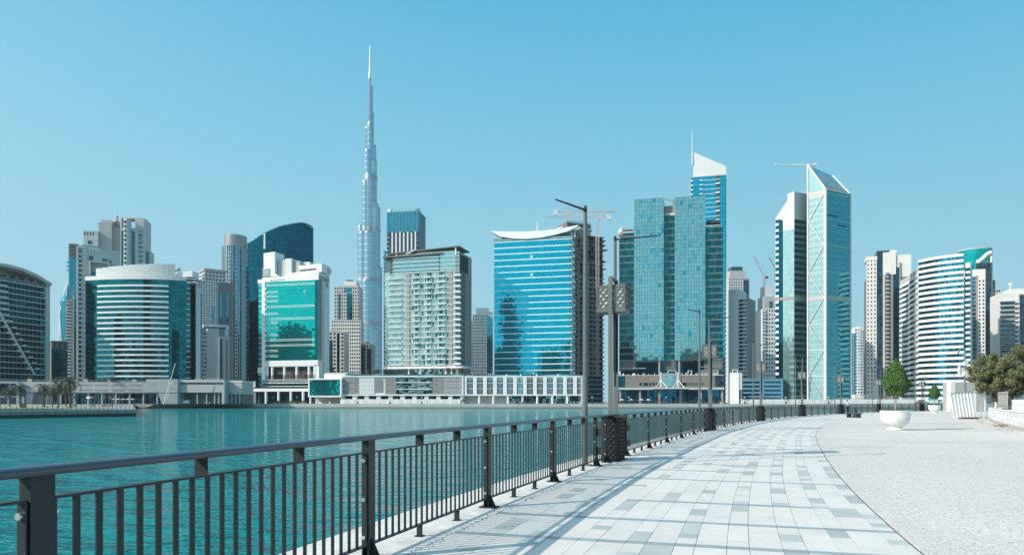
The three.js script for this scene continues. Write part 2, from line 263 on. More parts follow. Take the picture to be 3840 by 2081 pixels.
// promenade: a curve in plan along the railing
const curvePts = [[-8.9, -16], [-6.2, -8], [-4.25, -2], [-2.47, 3.73], [-0.33, 10.8], [2.65, 19.3], [10.7, 39.5], [19.9, 58.5], [30.2, 76.2], [40.9, 91], [53, 105.8], [65, 116], [75.5, 122.6], [90, 128], [108, 131.5]];
const cr = new THREE.CatmullRomCurve3(curvePts.map(([x, d]) => V3(x, 0, -d)), false, 'centripetal'); cr.arcLengthDivisions = 2000;
const CL = cr.getLength();
function C(s, off = 0) { const u = Math.min(1, Math.max(0, s / CL)), p = cr.getPointAt(u), t = cr.getTangentAt(u); return { x: p.x - t.z * off, z: p.z + t.x * off, th: Math.atan2(-t.z, t.x), tx: t.x, tz: t.z }; } // off > 0: to the right of the railing
function sNear(x, d) { let best = 0, bd = 1e9; for (let s = 0; s < CL; s += 0.05) { const c = C(s); const q = (c.x - x) ** 2 + (c.z + d) ** 2; if (q < bd) { bd = q; best = s; } } return best; }
function ribbon(s0, s1, o0, o1, y, n) { const pos = [], idx = [], uv = []; for (let i = 0; i <= n; i++) { const s = s0 + (s1 - s0) * i / n, a = C(s, o0), b = C(s, o1); pos.push(a.x, y, a.z, b.x, y, b.z); uv.push(s, o0, s, o1); if (i) idx.push(2 * i - 2, 2 * i - 1, 2 * i, 2 * i, 2 * i - 1, 2 * i + 1); } const g = new THREE.BufferGeometry(); g.setAttribute('position', new THREE.Float32BufferAttribute(pos, 3)); g.setAttribute('uv', new THREE.Float32BufferAttribute(uv, 2)); g.setIndex(idx); g.computeVertexNormals(); return g; }
function ribbonWall(s0, s1, off, y0, y1, n) { const pos = [], idx = [], uv = []; for (let i = 0; i <= n; i++) { const s = s0 + (s1 - s0) * i / n, a = C(s, off); pos.push(a.x, y0, a.z, a.x, y1, a.z); uv.push(s, y0, s, y1); if (i) idx.push(2 * i - 2, 2 * i - 1, 2 * i, 2 * i, 2 * i - 1, 2 * i + 1); } const g = new THREE.BufferGeometry(); g.setAttribute('position', new THREE.Float32BufferAttribute(pos, 3)); g.setAttribute('uv', new THREE.Float32BufferAttribute(uv, 2)); g.setIndex(idx); g.computeVertexNormals(); return g; }
const PAVE_R = 5.3;
{ // ledge of cast concrete that carries the railing
  const ct = concreteTex.clone(); ct.repeat.set(0.4, 0.4); ct.needsUpdate = true;
  const m = matte(0.80, 0.775, 0.745, { map: ct });
  struct('ledge', join([ribbon(0, CL, -0.95, 0.3, 0, 240), ribbonWall(0, CL, -0.95, -4, 0, 240), ribbonWall(0, CL, 0.3, 0, -0.08, 240)]), m);
  struct('paving_bed', ribbon(0, CL, 0.29, PAVE_R + 0.05, -0.03, 240), matte(0.22, 0.22, 0.215));
  // debris-filled joint
  const gs = []; for (let i = 0; i < 900; i++) { const s = 16 + 30 * rand() ** 1.6, c = C(s, 0.31 + rr(-0.05, 0.09)), r = rr(0.004, 0.014); const q = new THREE.TetrahedronGeometry(r); q.rotateX(rr(0, 6)); q.translate(c.x, r * 0.4, c.z); gs.push(q); }
  const deb = mesh('joint_grit', mergeGeometries(gs), std(0.18, 0.17, 0.155, 1), scene); deb.userData = { kind: 'stuff', label: 'dark grit collected in the joint beside the ledge', category: 'grit' };
}
{ // paving slabs in curved lanes: long pale planks and short grey-and-pale blocks
  const g = scene.getObjectByName('paving_bed');
  const spk = tileNoise(31, 200), spk2 = tileNoise(32, 24), spk3 = tileNoise(33, 6);
  const tex = canvasNoise(512, (x, y) => { const v = 0.89 + 0.06 * spk(x, y) + 0.03 * spk2(x, y) + 0.04 * spk3(x, y); return [v, v, v]; }); tex.colorSpace = THREE.SRGBColorSpace;
  const t2 = tex.clone(); t2.repeat.set(0.45, 0.45); t2.needsUpdate = true;
  const pm = (r, gg, b) => { return matte(r, gg, b, { map: t2, specularIntensity: 0.3, roughness: 0.85 }); };
  const pale = [pm(0.745, 0.705, 0.665), pm(0.76, 0.72, 0.68), pm(0.725, 0.69, 0.655), pm(0.745, 0.70, 0.655)], grey = [pm(0.50, 0.525, 0.51), pm(0.45, 0.48, 0.47), pm(0.55, 0.57, 0.55)], band = [pm(0.32, 0.385, 0.405), pm(0.36, 0.42, 0.435)];
  const lanes = []; let o = 0.31, wide = true; while (o < PAVE_R - 0.1) { const w = Math.min(wide ? rr(0.31, 0.36) : rr(0.21, 0.25), PAVE_R - o); lanes.push([o, o + w, wide]); o += w; wide = !wide; }
  const N = lanes.length, S0 = 11, S1 = CL - 4, tiles = [];
  const bandAt = []; for (let s = S0; s < S1; s += rr(1.3, 2.1)) { const k = rand(); const a = k < 0.45 ? 0 : Math.floor(rand() * N * 0.5), b = k < 0.45 && rand() < 0.6 ? N : Math.min(N, a + 5 + Math.floor(rand() * 9)); bandAt.push([s, s + 0.17, a, b]); }
  for (let i = 0; i < N; i++) {
    const [a, b, w] = lanes[i]; const my = bandAt.filter(q => i >= q[2] && i < q[3]); let bi = 0, s = S0 - rand();
    while (s < S1) {
      while (bi < my.length && my[bi][1] <= s + 0.001) bi++;
      const nb = my[bi];
      if (nb && nb[0] <= s + 0.002) { tiles.push([i, s, nb[1], 2]); s = nb[1]; continue; }
      let len = w ? rr(0.7, 1.35) : (rand() < 0.6 ? rr(0.26, 0.36) : rr(0.45, 0.65)); let e = s + len; if (nb && e > nb[0] - 0.25) e = nb[0];
      tiles.push([i, s, e, (w ? rand() < 0.06 && len < 1.0 : rand() < 0.33) ? 1 : 0]); s = e;
    }
  }
  // the outermost lane runs paler and longer; join bands across three lanes
  const geoOf = ([i, s0, s1, kind]) => {
    const [a, b] = lanes[i], gap = 0.0026, ge = kind === 2 ? 0.001 : 0.0009, lift = rr(-0.0012, 0.0012);
    const A = C(s0 + ge, a + gap), B = C(s0 + ge, b - gap), D = C(s1 - ge, a + gap), E = C(s1 - ge, b - gap);
    const top = [A, B, E, D], cx = (A.x + E.x) / 2, cz = (A.z + E.z) / 2, y1 = lift, y0 = -0.04, pos = [], uv = [], nor = [];
    const ou = rand(), ov = rand();
    const put = (p, y, nx, ny, nz) => { pos.push(p.x - cx, y, p.z - cz); uv.push(p.x + ou * 3, p.z + ov * 3); nor.push(nx, ny, nz); };
    for (const k of [0, 1, 2, 0, 2, 3]) put(top[k], y1, 0, 1, 0);
    for (let k = 0; k < 4; k++) { const p = top[k], q = top[(k + 1) % 4], L = Math.hypot(q.x - p.x, q.z - p.z), nx = (q.z - p.z) / L * -1, nz = (q.x - p.x) / L; put(p, y1, nx, 0, nz); put(p, y0, nx, 0, nz); put(q, y1, nx, 0, nz); put(q, y1, nx, 0, nz); put(p, y0, nx, 0, nz); put(q, y0, nx, 0, nz); }
    const g = new THREE.BufferGeometry(); g.setAttribute('position', new THREE.Float32BufferAttribute(pos, 3)); g.setAttribute('normal', new THREE.Float32BufferAttribute(nor, 3)); g.setAttribute('uv', new THREE.Float32BufferAttribute(uv, 2)); return [g, cx, cz];
  };
  const paving = thing('paving', 'pale and grey slab paving of the curved promenade', 'paving'); delete paving.userData.category; delete paving.userData.label; paving.userData.kind = 'structure'; paving.name = 'pavement';
  const scored = tiles.map(t => { const c = C((t[1] + t[2]) / 2, (lanes[t[0]][0] + lanes[t[0]][1]) / 2), d = -c.z; let sc = 0; if (d > 4) { const px = CX + c.x * F / d, py = HY + EYE * F / d; if (px > -30 && px < 3870 && py < 2110) sc = (t[2] - t[1]) * (lanes[t[0]][1] - lanes[t[0]][0]) / d ** 3; } return [sc, t]; }).sort((a, b) => b[0] - a[0]);
  const rest = [[], [], []];
  scored.forEach(([sc, t], k) => {
    const [g, cx, cz] = geoOf(t), set = t[3] === 2 ? band : t[3] === 1 ? grey : pale;
    if (k < 300) { const m = mesh('slab', g, set[Math.floor(rand() * set.length)], paving); m.position.set(cx, 0, cz); }
    else { g.translate(cx, 0, cz); rest[t[3]].push(g); }
  });
  const all = []; const cols = [[0.745, 0.705, 0.665], [0.50, 0.525, 0.51], [0.34, 0.40, 0.42]];
  rest.forEach((gs, k) => gs.forEach(g => { const n = g.attributes.position.count, c = new Float32Array(n * 3), f = rr(0.95, 1.05); for (let i = 0; i < n; i++) for (let q = 0; q < 3; q++) c[i * 3 + q] = cols[k][q] * f; g.setAttribute('color', new THREE.BufferAttribute(c, 3)); all.push(g); }));
  const far = mesh('slabs_further', mergeGeometries(all), matte(1, 1, 1, { map: t2, specularIntensity: 0.3, roughness: 0.85, vertexColors: true }), paving); far.userData.kind = 'stuff';
}
// gravel square right of the paving
const gravelEdge = C(40, PAVE_R);
{
  const n1 = tileNoise(41, 256), n2 = tileNoise(42, 90), n3 = tileNoise(43, 5), n4 = tileNoise(44, 14), r = rng(99), SZ = 1024, sp = new Float32Array(SZ * SZ).map(() => r());
  const tex = canvasNoise(SZ, (x, y) => { const s = sp[Math.floor(y * SZ) * SZ + Math.floor(x * SZ)], a = n1(x, y), b = n2(x, y); let v = 0.80 + 0.13 * a + 0.08 * b + 0.07 * s - 0.05; if (s > 0.98) v -= 0.24 * a; if (b > 0.9) v -= 0.14; return [v, v * 0.993, v * 0.988]; }); tex.colorSpace = THREE.SRGBColorSpace; tex.repeat.set(1 / 5.1, 1 / 5.1);
  const bt = canvasNoise(512, (x, y) => { const v = 0.6 * n1(x, y) + 0.4 * n2(x, y); return [v, v, v]; }); bt.repeat.set(1 / 2.3, 1 / 2.3);
  const m = matte(0.90, 0.855, 0.825, { map: tex, bumpMap: bt, bumpScale: 0.012 });
  // strips from the paving edge to the right, with broad uneven patches of washed-in dust
  const n = 420, offs = [0, 0.12, 0.3, 0.6, 1, 1.5, 2.1, 2.8, 3.6, 4.5, 5.5, 6.6, 7.8, 9, 10.4, 12, 14, 16, 19, 23, 28, 36, 60, 200], pos = [], uv = [], idx = [], col = [], w = offs.length, p1 = tileNoise(201, 23), p2 = tileNoise(202, 61), p3 = tileNoise(203, 11);
  for (let i = 0; i <= n; i++) { const s = CL * i / n; offs.forEach((o, k) => { const a = C(s, PAVE_R + 0.012 + Math.min(o, 16)), x = a.x + Math.max(0, o - 16), z = a.z; pos.push(x, 0.004 + (k ? 0.006 * (p2(x / 60, z / 60) - 0.5) : 0), z); uv.push(x, z); const q = p1(x / 70 + 0.3, z / 70), q2 = p2(x / 90, z / 90), q3 = p3(x / 130, z / 130); let v = 0.95 + 0.10 * (q3 - 0.5) + 0.09 * (q2 - 0.5); if (q > 0.66) v -= 0.22 * (q - 0.66); if (o < 0.5) v -= 0.05 * q2; col.push(v, v * (0.995 - 0.012 * q2), v * (0.985 - 0.02 * q2)); }); if (i) for (let k = 0; k + 1 < w; k++) { const a = (i - 1) * w + k; idx.push(a, a + 1, a + w, a + w, a + 1, a + w + 1); } }
  const g = new THREE.BufferGeometry(); g.setAttribute('position', new THREE.Float32BufferAttribute(pos, 3)); g.setAttribute('uv', new THREE.Float32BufferAttribute(uv, 2)); g.setAttribute('color', new THREE.Float32BufferAttribute(col, 3)); g.setIndex(idx); g.computeVertexNormals(); m.vertexColors = true;
  struct('gravel_ground', g, m);
  // loose stones that show one by one near the camera
  const stones = new THREE.InstancedMesh(new THREE.DodecahedronGeometry(1, 0), std(1, 1, 1, 0.95), 6500), c = new THREE.Color(); let k = 0; const M4 = new THREE.Matrix4();
  while (k < 6500) { const d = 6.5 + 26 * rand() ** 2.2, s = sNearFast(d), o = PAVE_R + 0.02 + rr(0, 1) ** 1.3 * 14, q = C(s, o); const rad = rr(0.004, 0.011); M4.compose(V3(q.x, 0.004 + rad * 0.3, q.z), new THREE.Quaternion().setFromEuler(new THREE.Euler(rr(0, 6), rr(0, 6), 0)), V3(rad * 1.3, rad * 0.7, rad)); stones.setMatrixAt(k, M4); const v = rand() < 0.2 ? rr(0.16, 0.34) : rr(0.45, 0.72); stones.setColorAt(k, c.setRGB(v, v * 0.985, v * 0.965)); k++; }
  function sNearFast(d) { return 16 + d; }
  stones.name = 'gravel'; stones.userData = { kind: 'stuff', label: 'loose small stones scattered over the pale gravel square', category: 'gravel' }; stones.castShadow = stones.receiveShadow = true; scene.add(stones);
  // the ground that carries the square, and the land behind the camera
  const back = new THREE.PlaneGeometry(1400, 700); back.rotateX(-Math.PI / 2); back.translate(700 - 7, -0.035, 350 + 12); struct('ground', back, std(0.45, 0.44, 0.42, 0.95));
}
// ---------- railing, lantern pillars, street lights along the promenade ----------
const lampPts = [[2.75, 19.35], [10.7, 39.5], [19.9, 58.5], [30.2, 76.2], [40.9, 91], [53, 105.8], [65, 116], [75.5, 122.6]];
const lampS = lampPts.map(([x, d]) => sNear(x, d)); lampS.unshift(lampS[0] - 21.66);
const railing = thing('waterfront_railing', 'dark grey steel railing with upright bars along the water', 'railing');
{
  const RH = 1.212, PT = 1.0, balG = new THREE.BoxGeometry(0.045, 1, 0.010), boltG = new THREE.CylinderGeometry(0.016, 0.02, 0.03, 10); boltG.rotateX(Math.PI / 2);
  const at = (parent, name, geo, mat, s, off, y, sy = 1) => { const c = C(s, off), m = mesh(name, geo, mat, parent); m.position.set(c.x, y, c.z); m.rotation.y = c.th; m.scale.y = sy; return m; };
  // local axes here: x along the railing, z to the right of it
  const postG = join([boxG(-0.006, 0.006, 0.02, RH - 0.045, -0.026, 0.026), boxG(-0.07, 0.07, 0.02, RH - 0.045, -0.038, -0.026), boxG(-0.07, 0.07, 0.02, RH - 0.045, 0.026, 0.038), boxG(-0.07, 0.07, RH - 0.17, RH - 0.045, -0.0255, 0.0255),
    slabG([[0.0, 0.02], [0.13, 0.02], [0.04, 0.2]], 0, 0.012).rotateY(-Math.PI / 2).translate(0.006, 0, 0), boxG(-0.10, 0.10, 0, 0.02, -0.10, 0.15)]);
  const footG = join([boxG(-0.035, 0.035, 0.012, 0.13, -0.006, 0.006), boxG(-0.045, 0.045, 0, 0.012, -0.05, 0.05)]);
  const standG = boxG(-0.05, 0.05, 0, 1, -0.006, 0.006);
  const postNames = []; let balCount = 0;
  const hingeG = join([boxG(-0.05, 0.05, 0, 0.17, -0.03, 0.1)]);
  function panel(s0, s1, detail) {
    const g = new THREE.Group(); g.name = 'railing_panel'; railing.add(g);
    const a = s0 + 0.085, b = s1 - 0.085, y0 = 0.135, y1 = 1.045, n = Math.max(3, Math.round((b - a) / 0.150));
    const A = C(a), B = C(b), mid = C((a + b) / 2), L = Math.hypot(B.x - A.x, B.z - A.z), th = Math.atan2(-(B.z - A.z), B.x - A.x);
    const put = (name, geo, y) => { const m = mesh(name, geo, railMetal, g); m.position.set((A.x + B.x) / 2, y, (A.z + B.z) / 2); m.rotation.y = th; return m; };
    put('top_bar', new THREE.BoxGeometry(L, 0.014, 0.055), y1); put('bottom_bar', new THREE.BoxGeometry(L, 0.014, 0.055), y0);
    for (const e of [-1, 1]) { const m = put('end_flat', new THREE.BoxGeometry(0.012, y1 - y0 - 0.016, 0.055), (y0 + y1) / 2); m.position.x += Math.cos(th) * e * L / 2; m.position.z -= Math.sin(th) * e * L / 2; }
    const gs = [];
    for (let i = 1; i < n; i++) { const f = i / n, x = A.x + (B.x - A.x) * f, z = A.z + (B.z - A.z) * f; if (detail) { const m = mesh('baluster', balG, railMetal, g); m.position.set(x, (y0 + y1) / 2, z); m.rotation.y = th; m.scale.y = y1 - y0 - 0.015; } else { const q = new THREE.BoxGeometry(0.045, y1 - y0 - 0.015, 0.010); q.rotateY(th); q.translate(x, (y0 + y1) / 2, z); gs.push(q); } }
    if (gs.length) { const m = mesh('balusters', mergeGeometries(gs), railMetal, g); m.userData.kind = 'stuff'; }
    if (L > 1.5) for (const f of [0.33, 0.67]) {
      for (const [nm, y, h, geo] of [['foot', 0, 1, footG], ['spacer', y1 + 0.006, RH - 0.05 - y1, standG]]) { const m = mesh(nm, geo, railMetal, g); m.position.set(A.x + (B.x - A.x) * f, y, A.z + (B.z - A.z) * f); m.rotation.y = th + Math.PI / 2; m.scale.y = h; }
    }
    if (detail) for (const y of [0.22, 0.59, 0.97]) for (const e of [-1, 1]) { const m = mesh('bolt', boltG, chrome, g); m.position.set((A.x + B.x) / 2 + Math.cos(th) * e * (L / 2 + 0.005 * e), y, (A.z + B.z) / 2 - Math.sin(th) * e * (L / 2)); m.rotation.y = th + Math.PI / 2; m.position.x += Math.cos(th) * e * -0.012; m.position.z -= Math.sin(th) * e * -0.012; }
  }
  const posts = [];
  let panels = 0;
  for (let k = 0; k < lampS.length; k++) {
    const a = lampS[k] + 1.6, b = (k + 1 < lampS.length ? lampS[k + 1] : lampS[k] + 19) - 1.96, n = 5;
    // gap pieces beside the pillar
    if (k > 0 || true) { panel(lampS[k] - 1.96, lampS[k] - 0.85, k < 2); posts.push(lampS[k] - 0.85); }
    posts.push(a);
    for (let i = 0; i < n; i++) { const s0 = a + (b - a) * i / n, s1 = a + (b - a) * (i + 1) / n; panel(s0, s1, panels < 11 && k < 3); if (k > 0 || i > 0) panels++; posts.push(s1); }
  }
  posts.forEach(s => { const p = at(railing, 'post', postG, railMetal, s, 0, 0); });
  // hinge blocks beside the first pillars
  for (const k of [0, 1, 2, 3]) for (const ds of [-1.96, 1.6]) for (const y of [0.28, 0.72]) at(railing, 'hinge_block', hingeG, railMetal, lampS[k] + ds, 0.04, y);
  // round-topped handrail, in one length between pillars
  for (let k = 0; k < lampS.length; k++) {
    const a = lampS[k] - 0.05, b = k + 1 < lampS.length ? lampS[k + 1] - 0.05 : lampS[k] + 19, n = 40;
    const sh = []; for (let i = 0; i <= 10; i++) { const t = Math.PI * i / 10; sh.push([0.062 * Math.cos(t), 0.016 + 0.024 * Math.sin(t)]); } sh.push([-0.062, -0.012], [0.062, -0.012]);
    const pos = [], idx = [], m = sh.length; for (let i = 0; i <= n; i++) for (const [o, y] of sh) { const c = C(a + (b - a) * i / n, o); pos.push(c.x, RH - 0.03 + y, c.z); }
    for (let i = 0; i < n; i++) for (let j = 0; j < m; j++) { const p = i * m + j, q = i * m + (j + 1) % m; idx.push(p, q, p + m, q, q + m, p + m); }
    const g = new THREE.BufferGeometry(); g.setAttribute('position', new THREE.Float32BufferAttribute(pos, 3)); g.setIndex(idx); g.computeVertexNormals(); mesh('handrail', g, std(0.06, 0.08, 0.105, 0.3, 0.2), railing);
  }
}
// perforated screen pattern: crossing bars with short links
function lattice(w, h, cell, bar, th, seed) {
  const r = rng(seed), gs = []; const nx = Math.ceil(w / cell), ny = Math.ceil(h / (cell * 0.62)) + 1;
  const inb = p => p[0] >= -0.001 && p[0] <= w + 0.001 && p[1] >= -0.001 && p[1] <= h + 0.001;
  const seg = (x0, y0, x1, y1) => { const a = [x0, y0], b = [x1, y1]; const cl = (v, m) => Math.max(0, Math.min(m, v)); if (!inb(a) && !inb(b)) return; a[0] = cl(a[0], w); b[0] = cl(b[0], w); a[1] = cl(a[1], h); b[1] = cl(b[1], h); if (Math.hypot(a[0] - b[0], a[1] - b[1]) < 0.01) return; gs.push(barG(V3(a[0], a[1], 0), V3(b[0], b[1], 0), bar, th)); };
  for (let i = -1; i <= nx; i++) for (let j = -1; j <= ny; j++) { // tumbling blocks
    const x = (i + (j % 2 ? 0.5 : 0)) * cell, y = j * cell * 0.62; seg(x, y, x + cell / 2, y + cell * 0.31); seg(x, y, x - cell / 2, y + cell * 0.31); seg(x, y, x, y - cell * 0.31);
    if (r() < 0.55) seg(x + cell * 0.25, y + cell * 0.155, x, y + cell * 0.31); if (r() < 0.4) seg(x - cell * 0.25, y + cell * 0.155, x, y + cell * 0.31); if (r() < 0.3) seg(x, y - cell * 0.15, x + cell * 0.5, y + cell * 0.16);
  }
  gs.push(boxG(0, w, 0, bar * 1.6, -th / 2, th / 2), boxG(0, w, h - bar * 1.6, h, -th / 2, th / 2), boxG(0, bar * 1.6, 0, h, -th / 2, th / 2), boxG(w - bar * 1.6, w, 0, h, -th / 2, th / 2));
  return join(gs);
}
{
  const diffuser = std(0.50, 0.58, 0.56, 0.5), latMetal = std(0.13, 0.14, 0.135, 0.45, 0.3), inner = std(0.025, 0.028, 0.03, 0.7);
  const latG = lattice(0.75, 0.59, 0.15, 0.026, 0.014, 5), latS = lattice(0.60, 0.59, 0.15, 0.026, 0.014, 6), pedLat = lattice(0.62, 1.14, 0.16, 0.024, 0.014, 8), pedLatS = lattice(0.30, 1.14, 0.13, 0.022, 0.014, 9), stripLat = lattice(0.20, 2.3, 0.10, 0.016, 0.012, 12);
  // local axes: x along the railing (forwards), z to its right
  function pillar(label) {
    const t = thing('lantern_pillar', label, 'lamp pillar', 0, 0, 0, 0, 'lantern pillars along the promenade railing');
    // pedestal: box wrapped in perforated sheet
    box(t, 'pedestal_core', inner, -0.46, 0.40, 0.02, 1.13, -0.22, 0.20);
    const f1 = mesh('pedestal_screen', pedLat, pedMetal, t); f1.rotation.y = 0; f1.position.set(-0.31, 0.03, 0.215);
    const f2 = mesh('pedestal_screen', pedLatS, pedMetal, t); f2.rotation.y = -Math.PI / 2; f2.position.set(-0.475, 0.03, -0.12);
    const f3 = mesh('pedestal_screen', pedLat, pedMetal, t); f3.position.set(-0.31, 0.03, -0.235);
    box(t, 'pedestal_cap', railMetal, -0.52, 0.46, 1.13, 1.17, -0.26, 0.24);
    box(t, 'door_panel', black, 0.42, 0.46, 0.02, 0.83, -0.2, 0.21); box(t, 'base_plate', railMetal, -0.56, 0.5, 0, 0.02, -0.3, 0.28);
    // portal of two flat posts and a top plate, with a strip of screen between; the lantern box is held across it
    const H = 4.80;
    box(t, 'post', poleMetal, -0.38, -0.31, 1.17, H, -0.05, 0.05); box(t, 'post', poleMetal, 0.31, 0.38, 1.17, 2.35, -0.05, 0.05); box(t, 'post', pedMetal, 0.315, 0.375, 2.353, H - 0.01, -0.045, 0.045); box(t, 'top_plate', poleMetal, -0.309, 0.38, H - 0.05, H - 0.003, -0.05, 0.05);  // far post's upper length coloured darker to stand in for shade
    const ss = mesh('screen_strip', stripLat, pedMetal, t); ss.position.set(-0.02, 1.95, 0.03); box(t, 'screen_backing', inner, 0.19, 0.308, 2.35, 3.85, -0.05, -0.02);
    // lantern
    const L = new THREE.Group(); L.name = 'lantern'; t.add(L);
    box(L, 'diffuser', diffuser, -0.27, 0.27, 4.00, 4.53, -0.34, 0.34);
    box(L, 'tray', poleMetal, -0.305, 0.305, 3.88, 3.98, -0.38, 0.38); box(L, 'lid', poleMetal, -0.305, 0.305, 4.555, 4.59, -0.38, 0.38);
    for (const [ry, x, z, gg] of [[0, -0.30, 0.37, latS], [0, -0.30, -0.37, latS], [Math.PI / 2, -0.295, 0.375, latG], [Math.PI / 2, 0.295, 0.375, latG]]) { const m = mesh('lantern_screen', gg, latMetal, L); m.rotation.y = ry; m.position.set(x, 3.97, z); }
    return t;
  }
  const ord = ['first', 'second', 'third', 'fourth', 'fifth', 'sixth', 'seventh', 'eighth'];
  let p0 = null;
  lampS.forEach((s, k) => {
    if (k === 0) return;
    const lb = k === 1 ? 'nearest pillar with patterned lantern box standing in the railing' : `${ord[k - 1]} lantern pillar in the railing counted from the nearest`;
    let t; if (!p0) t = p0 = pillar(lb); else { t = p0.clone(); t.name = numbered('lantern_pillar'); t.userData = { label: lb, category: 'lamp pillar', group: 'lantern pillars along the promenade railing' }; scene.add(t); }
    const c = C(s); t.position.set(c.x, 0, c.z); t.rotation.y = c.th;
  });
  // slim street lights: pole with one thin arm
  function light(label, h, armX, armZ) {
    const t = thing('street_light', label, 'street light', 0, 0, 0, 0, 'slim street lights beside the lantern pillars');
    mesh('pole', new THREE.CylinderGeometry(0.045, 0.065, h, 20).translate(0, h / 2, 0), poleMetal, t);
    mesh('arm', join([rodG(V3(0, h + 0.02, 0), V3(armX, h + 0.06, armZ), 0.028, 0.018, 10), rodG(V3(0, h - 0.02, 0), V3(0, h + 0.12, 0), 0.05, 0.035, 12)]), railMetal, t);
    box(t, 'base_plate', poleMetal, -0.14, 0.14, 0, 0.025, -0.14, 0.14);
    return t;
  }
  let la = null, lb = null;
  lampS.forEach((s, k) => {
    if (k === 0) return;
    const mk = (proto, label, h, ax, az, ds, off) => { let t; if (!proto) { t = light(label, h, ax, az); } else { t = proto.clone(); t.name = numbered('street_light'); t.userData = { label, category: 'street light', group: 'slim street lights beside the lantern pillars' }; scene.add(t); } const c = C(s + ds, off); t.position.set(c.x, 0, c.z); t.rotation.y = c.th; return t; };
    const A = mk(la, k === 1 ? 'tall slim pole with arm pointing out over the water before the nearest lantern' : `slim light pole just before the ${ord[k - 1]} lantern pillar of the railing`, 6.15, -1.0, -0.45, -1.9, -0.27); la = la || A;
    const B = mk(lb, k === 1 ? 'slim pole with arm over the promenade behind the nearest lantern' : `slim light pole just behind the ${ord[k - 1]} lantern pillar of the railing`, 6.15, 0.1, 1.2, 1.55, -0.3); lb = lb || B;
  });
}
// ---------- buildings, left half of the far bank ----------
const font = await new FontLoader().loadAsync('fonts/droid/droid_sans_bold.typeface.json');
function lettering(b, name, text, size, u, v, z, mat, ry = 0) { const g = new TextGeometry(text, { font, size, depth: 0.15, curveSegments: 4, bevelEnabled: false }), m = mesh(name, g, mat, b.g || b); m.position.set(u, v, z); m.rotation.y = ry; return m; }

{ // B1 dark glass block with curved roof at the left edge
  const b = new Bld('curved_roof_block', 'dark glass block with white floor edges and curved roof at left edge', -190, 455, 184, 523);
  const V = (y, x) => b.V(y, x), W = b.W, base = V(1428, 184), n = 17, top = V(1082, 184);
  b.box('core', backDark, 0, W, 0, top + 3, -30, -0.9);
  b.front.panes({ u0: 0.3, u1: W - 3, v0: base, v1: top, nu: 34, nv: n, mats: gTeal, out: -0.7, g: 0.15, tilt: 0.008 });
  b.front.bands({ u0: -0.2, u1: W - 0.6, v0: base, v1: top, n, h: 0.46, out0: -0.9, out1: 0.45, mat: whiteDim, name: 'floor_edge' });
  // room partitions behind the floor edges
  b.front.fins({ u0: 0.5, u1: W - 4, v0: base, v1: top, n: 22, w: 0.1, out0: -0.9, out1: -0.4, mat: midGrey, name: 'partition' });
  b.box('end_wall', paleGrey, W - 2.2, W + 0.9, 0, V(1062, 184), -30, -0.9); b.front.one('end_wall_edge', whiteDim, W - 2.8, W - 0.6, base, top, -1.6, -0.5);
  // crown of glass under a bent roof
  b.front.panes({ u0: 0.3, u1: W - 2, v0: top + 0.4, v1: top + 4.3, nu: 26, nv: 1, mats: gTeal, out: -1.8, g: 0.2, tilt: 0.01 });
  const roof = []; for (const [x, y] of [[-190, 972], [-60, 980], [20, 990], [80, 1006], [130, 1027], [188, 1062]]) roof.push([b.U(x), V(y, Math.min(184, x))]);
  const under = roof.slice().reverse().map(([u, v]) => [u - 0.3, v - 1.9]); b.slab('roof', paleGrey, roof.concat(under), -28, 1.1);
  const gs = []; for (let i = 0; i < 9; i++) { const u = 2 + i * (W - 8) / 9, v = top + 0.4; gs.push(barG(V3(u, v, -0.9), V3(u + 2.2, v + 4.5 - i * 0.05, -0.9), 0.22), barG(V3(u + 2.2, v + 4.4, -0.9), V3(u + 4.4, v, -0.9), 0.22)); } mesh('brace', join(gs), paleGrey, b.g);
  // diagonal strip with stepped balconies
  const a = [b.U(-18), V(1160, 1)], c = [b.U(122), V(1404, 122)];
  b.slab('diagonal_strip', whiteDim, [[a[0], a[1]], [a[0] + 1.3, a[1]], [c[0] + 1.3, c[1]], [c[0], c[1]]], -0.4, 0.75);
  for (let j = 0; j < 11; j++) { const f = (j + 0.5) / 11, u = a[0] + (c[0] - a[0]) * f, v = Math.round((a[1] + (c[1] - a[1]) * f - base) / ((top - base) / n)) * (top - base) / n + base; b.box('balcony_front', whiteDim, u - 4.2, u - 1.0, v + 0.16, v + 1.0, 0.2, 0.5); b.box('balcony_front', whiteDim, u + 2.6, u + 5.6, v + 0.16, v + 1.0, 0.2, 0.5); }
  for (let j = 0; j < 7; j++) { const v = base + (n - 1 - j) * (top - base) / n; b.box('balcony_front', paleGrey, b.U(-20), b.U(24 + j * 1.5), v + 0.17, v + 1.3, 0.2, 0.52); }
  b.done();
}
{ // low frame building in front of it
  const b = new Bld('frame_pavilion', 'low white framed glass pavilion below the curved roof block', -120, 418, 66, 428); const V = y => b.V(y, 60), W = b.W;
  b.box('core', backDark, 0, W, 0, V(1436), -16, -1.2); b.front.panes({ u0: 0.4, u1: W - 0.6, v0: 4.6, v1: V(1440), nu: 10, nv: 3, mats: gGrey, out: -1, g: 0.15 });
  b.box('frame', whiteDim, 0, W, V(1438), V(1430), -16, 0.5); b.box('frame', whiteDim, W - 1, W, 0, V(1438), -16, 0.5); b.box('frame', whiteDim, 0, W - 1, 4.0, 4.7, -1.2, 0.4);
  const gs = []; for (let i = 0; i < 4; i++) { const u = 2 + i * 5; gs.push(barG(V3(u, 4.7, 0.1), V3(u + 3, V(1438), 0.1), 0.3)); } mesh('brace', join(gs), whiteDim, b.g);
  for (let i = 0; i < 5; i++) cyl(b.g, 'column', whiteDim, 2 + i * (W - 3) / 5, -0.4, 0.35, 0, 4.0); b.done();
}
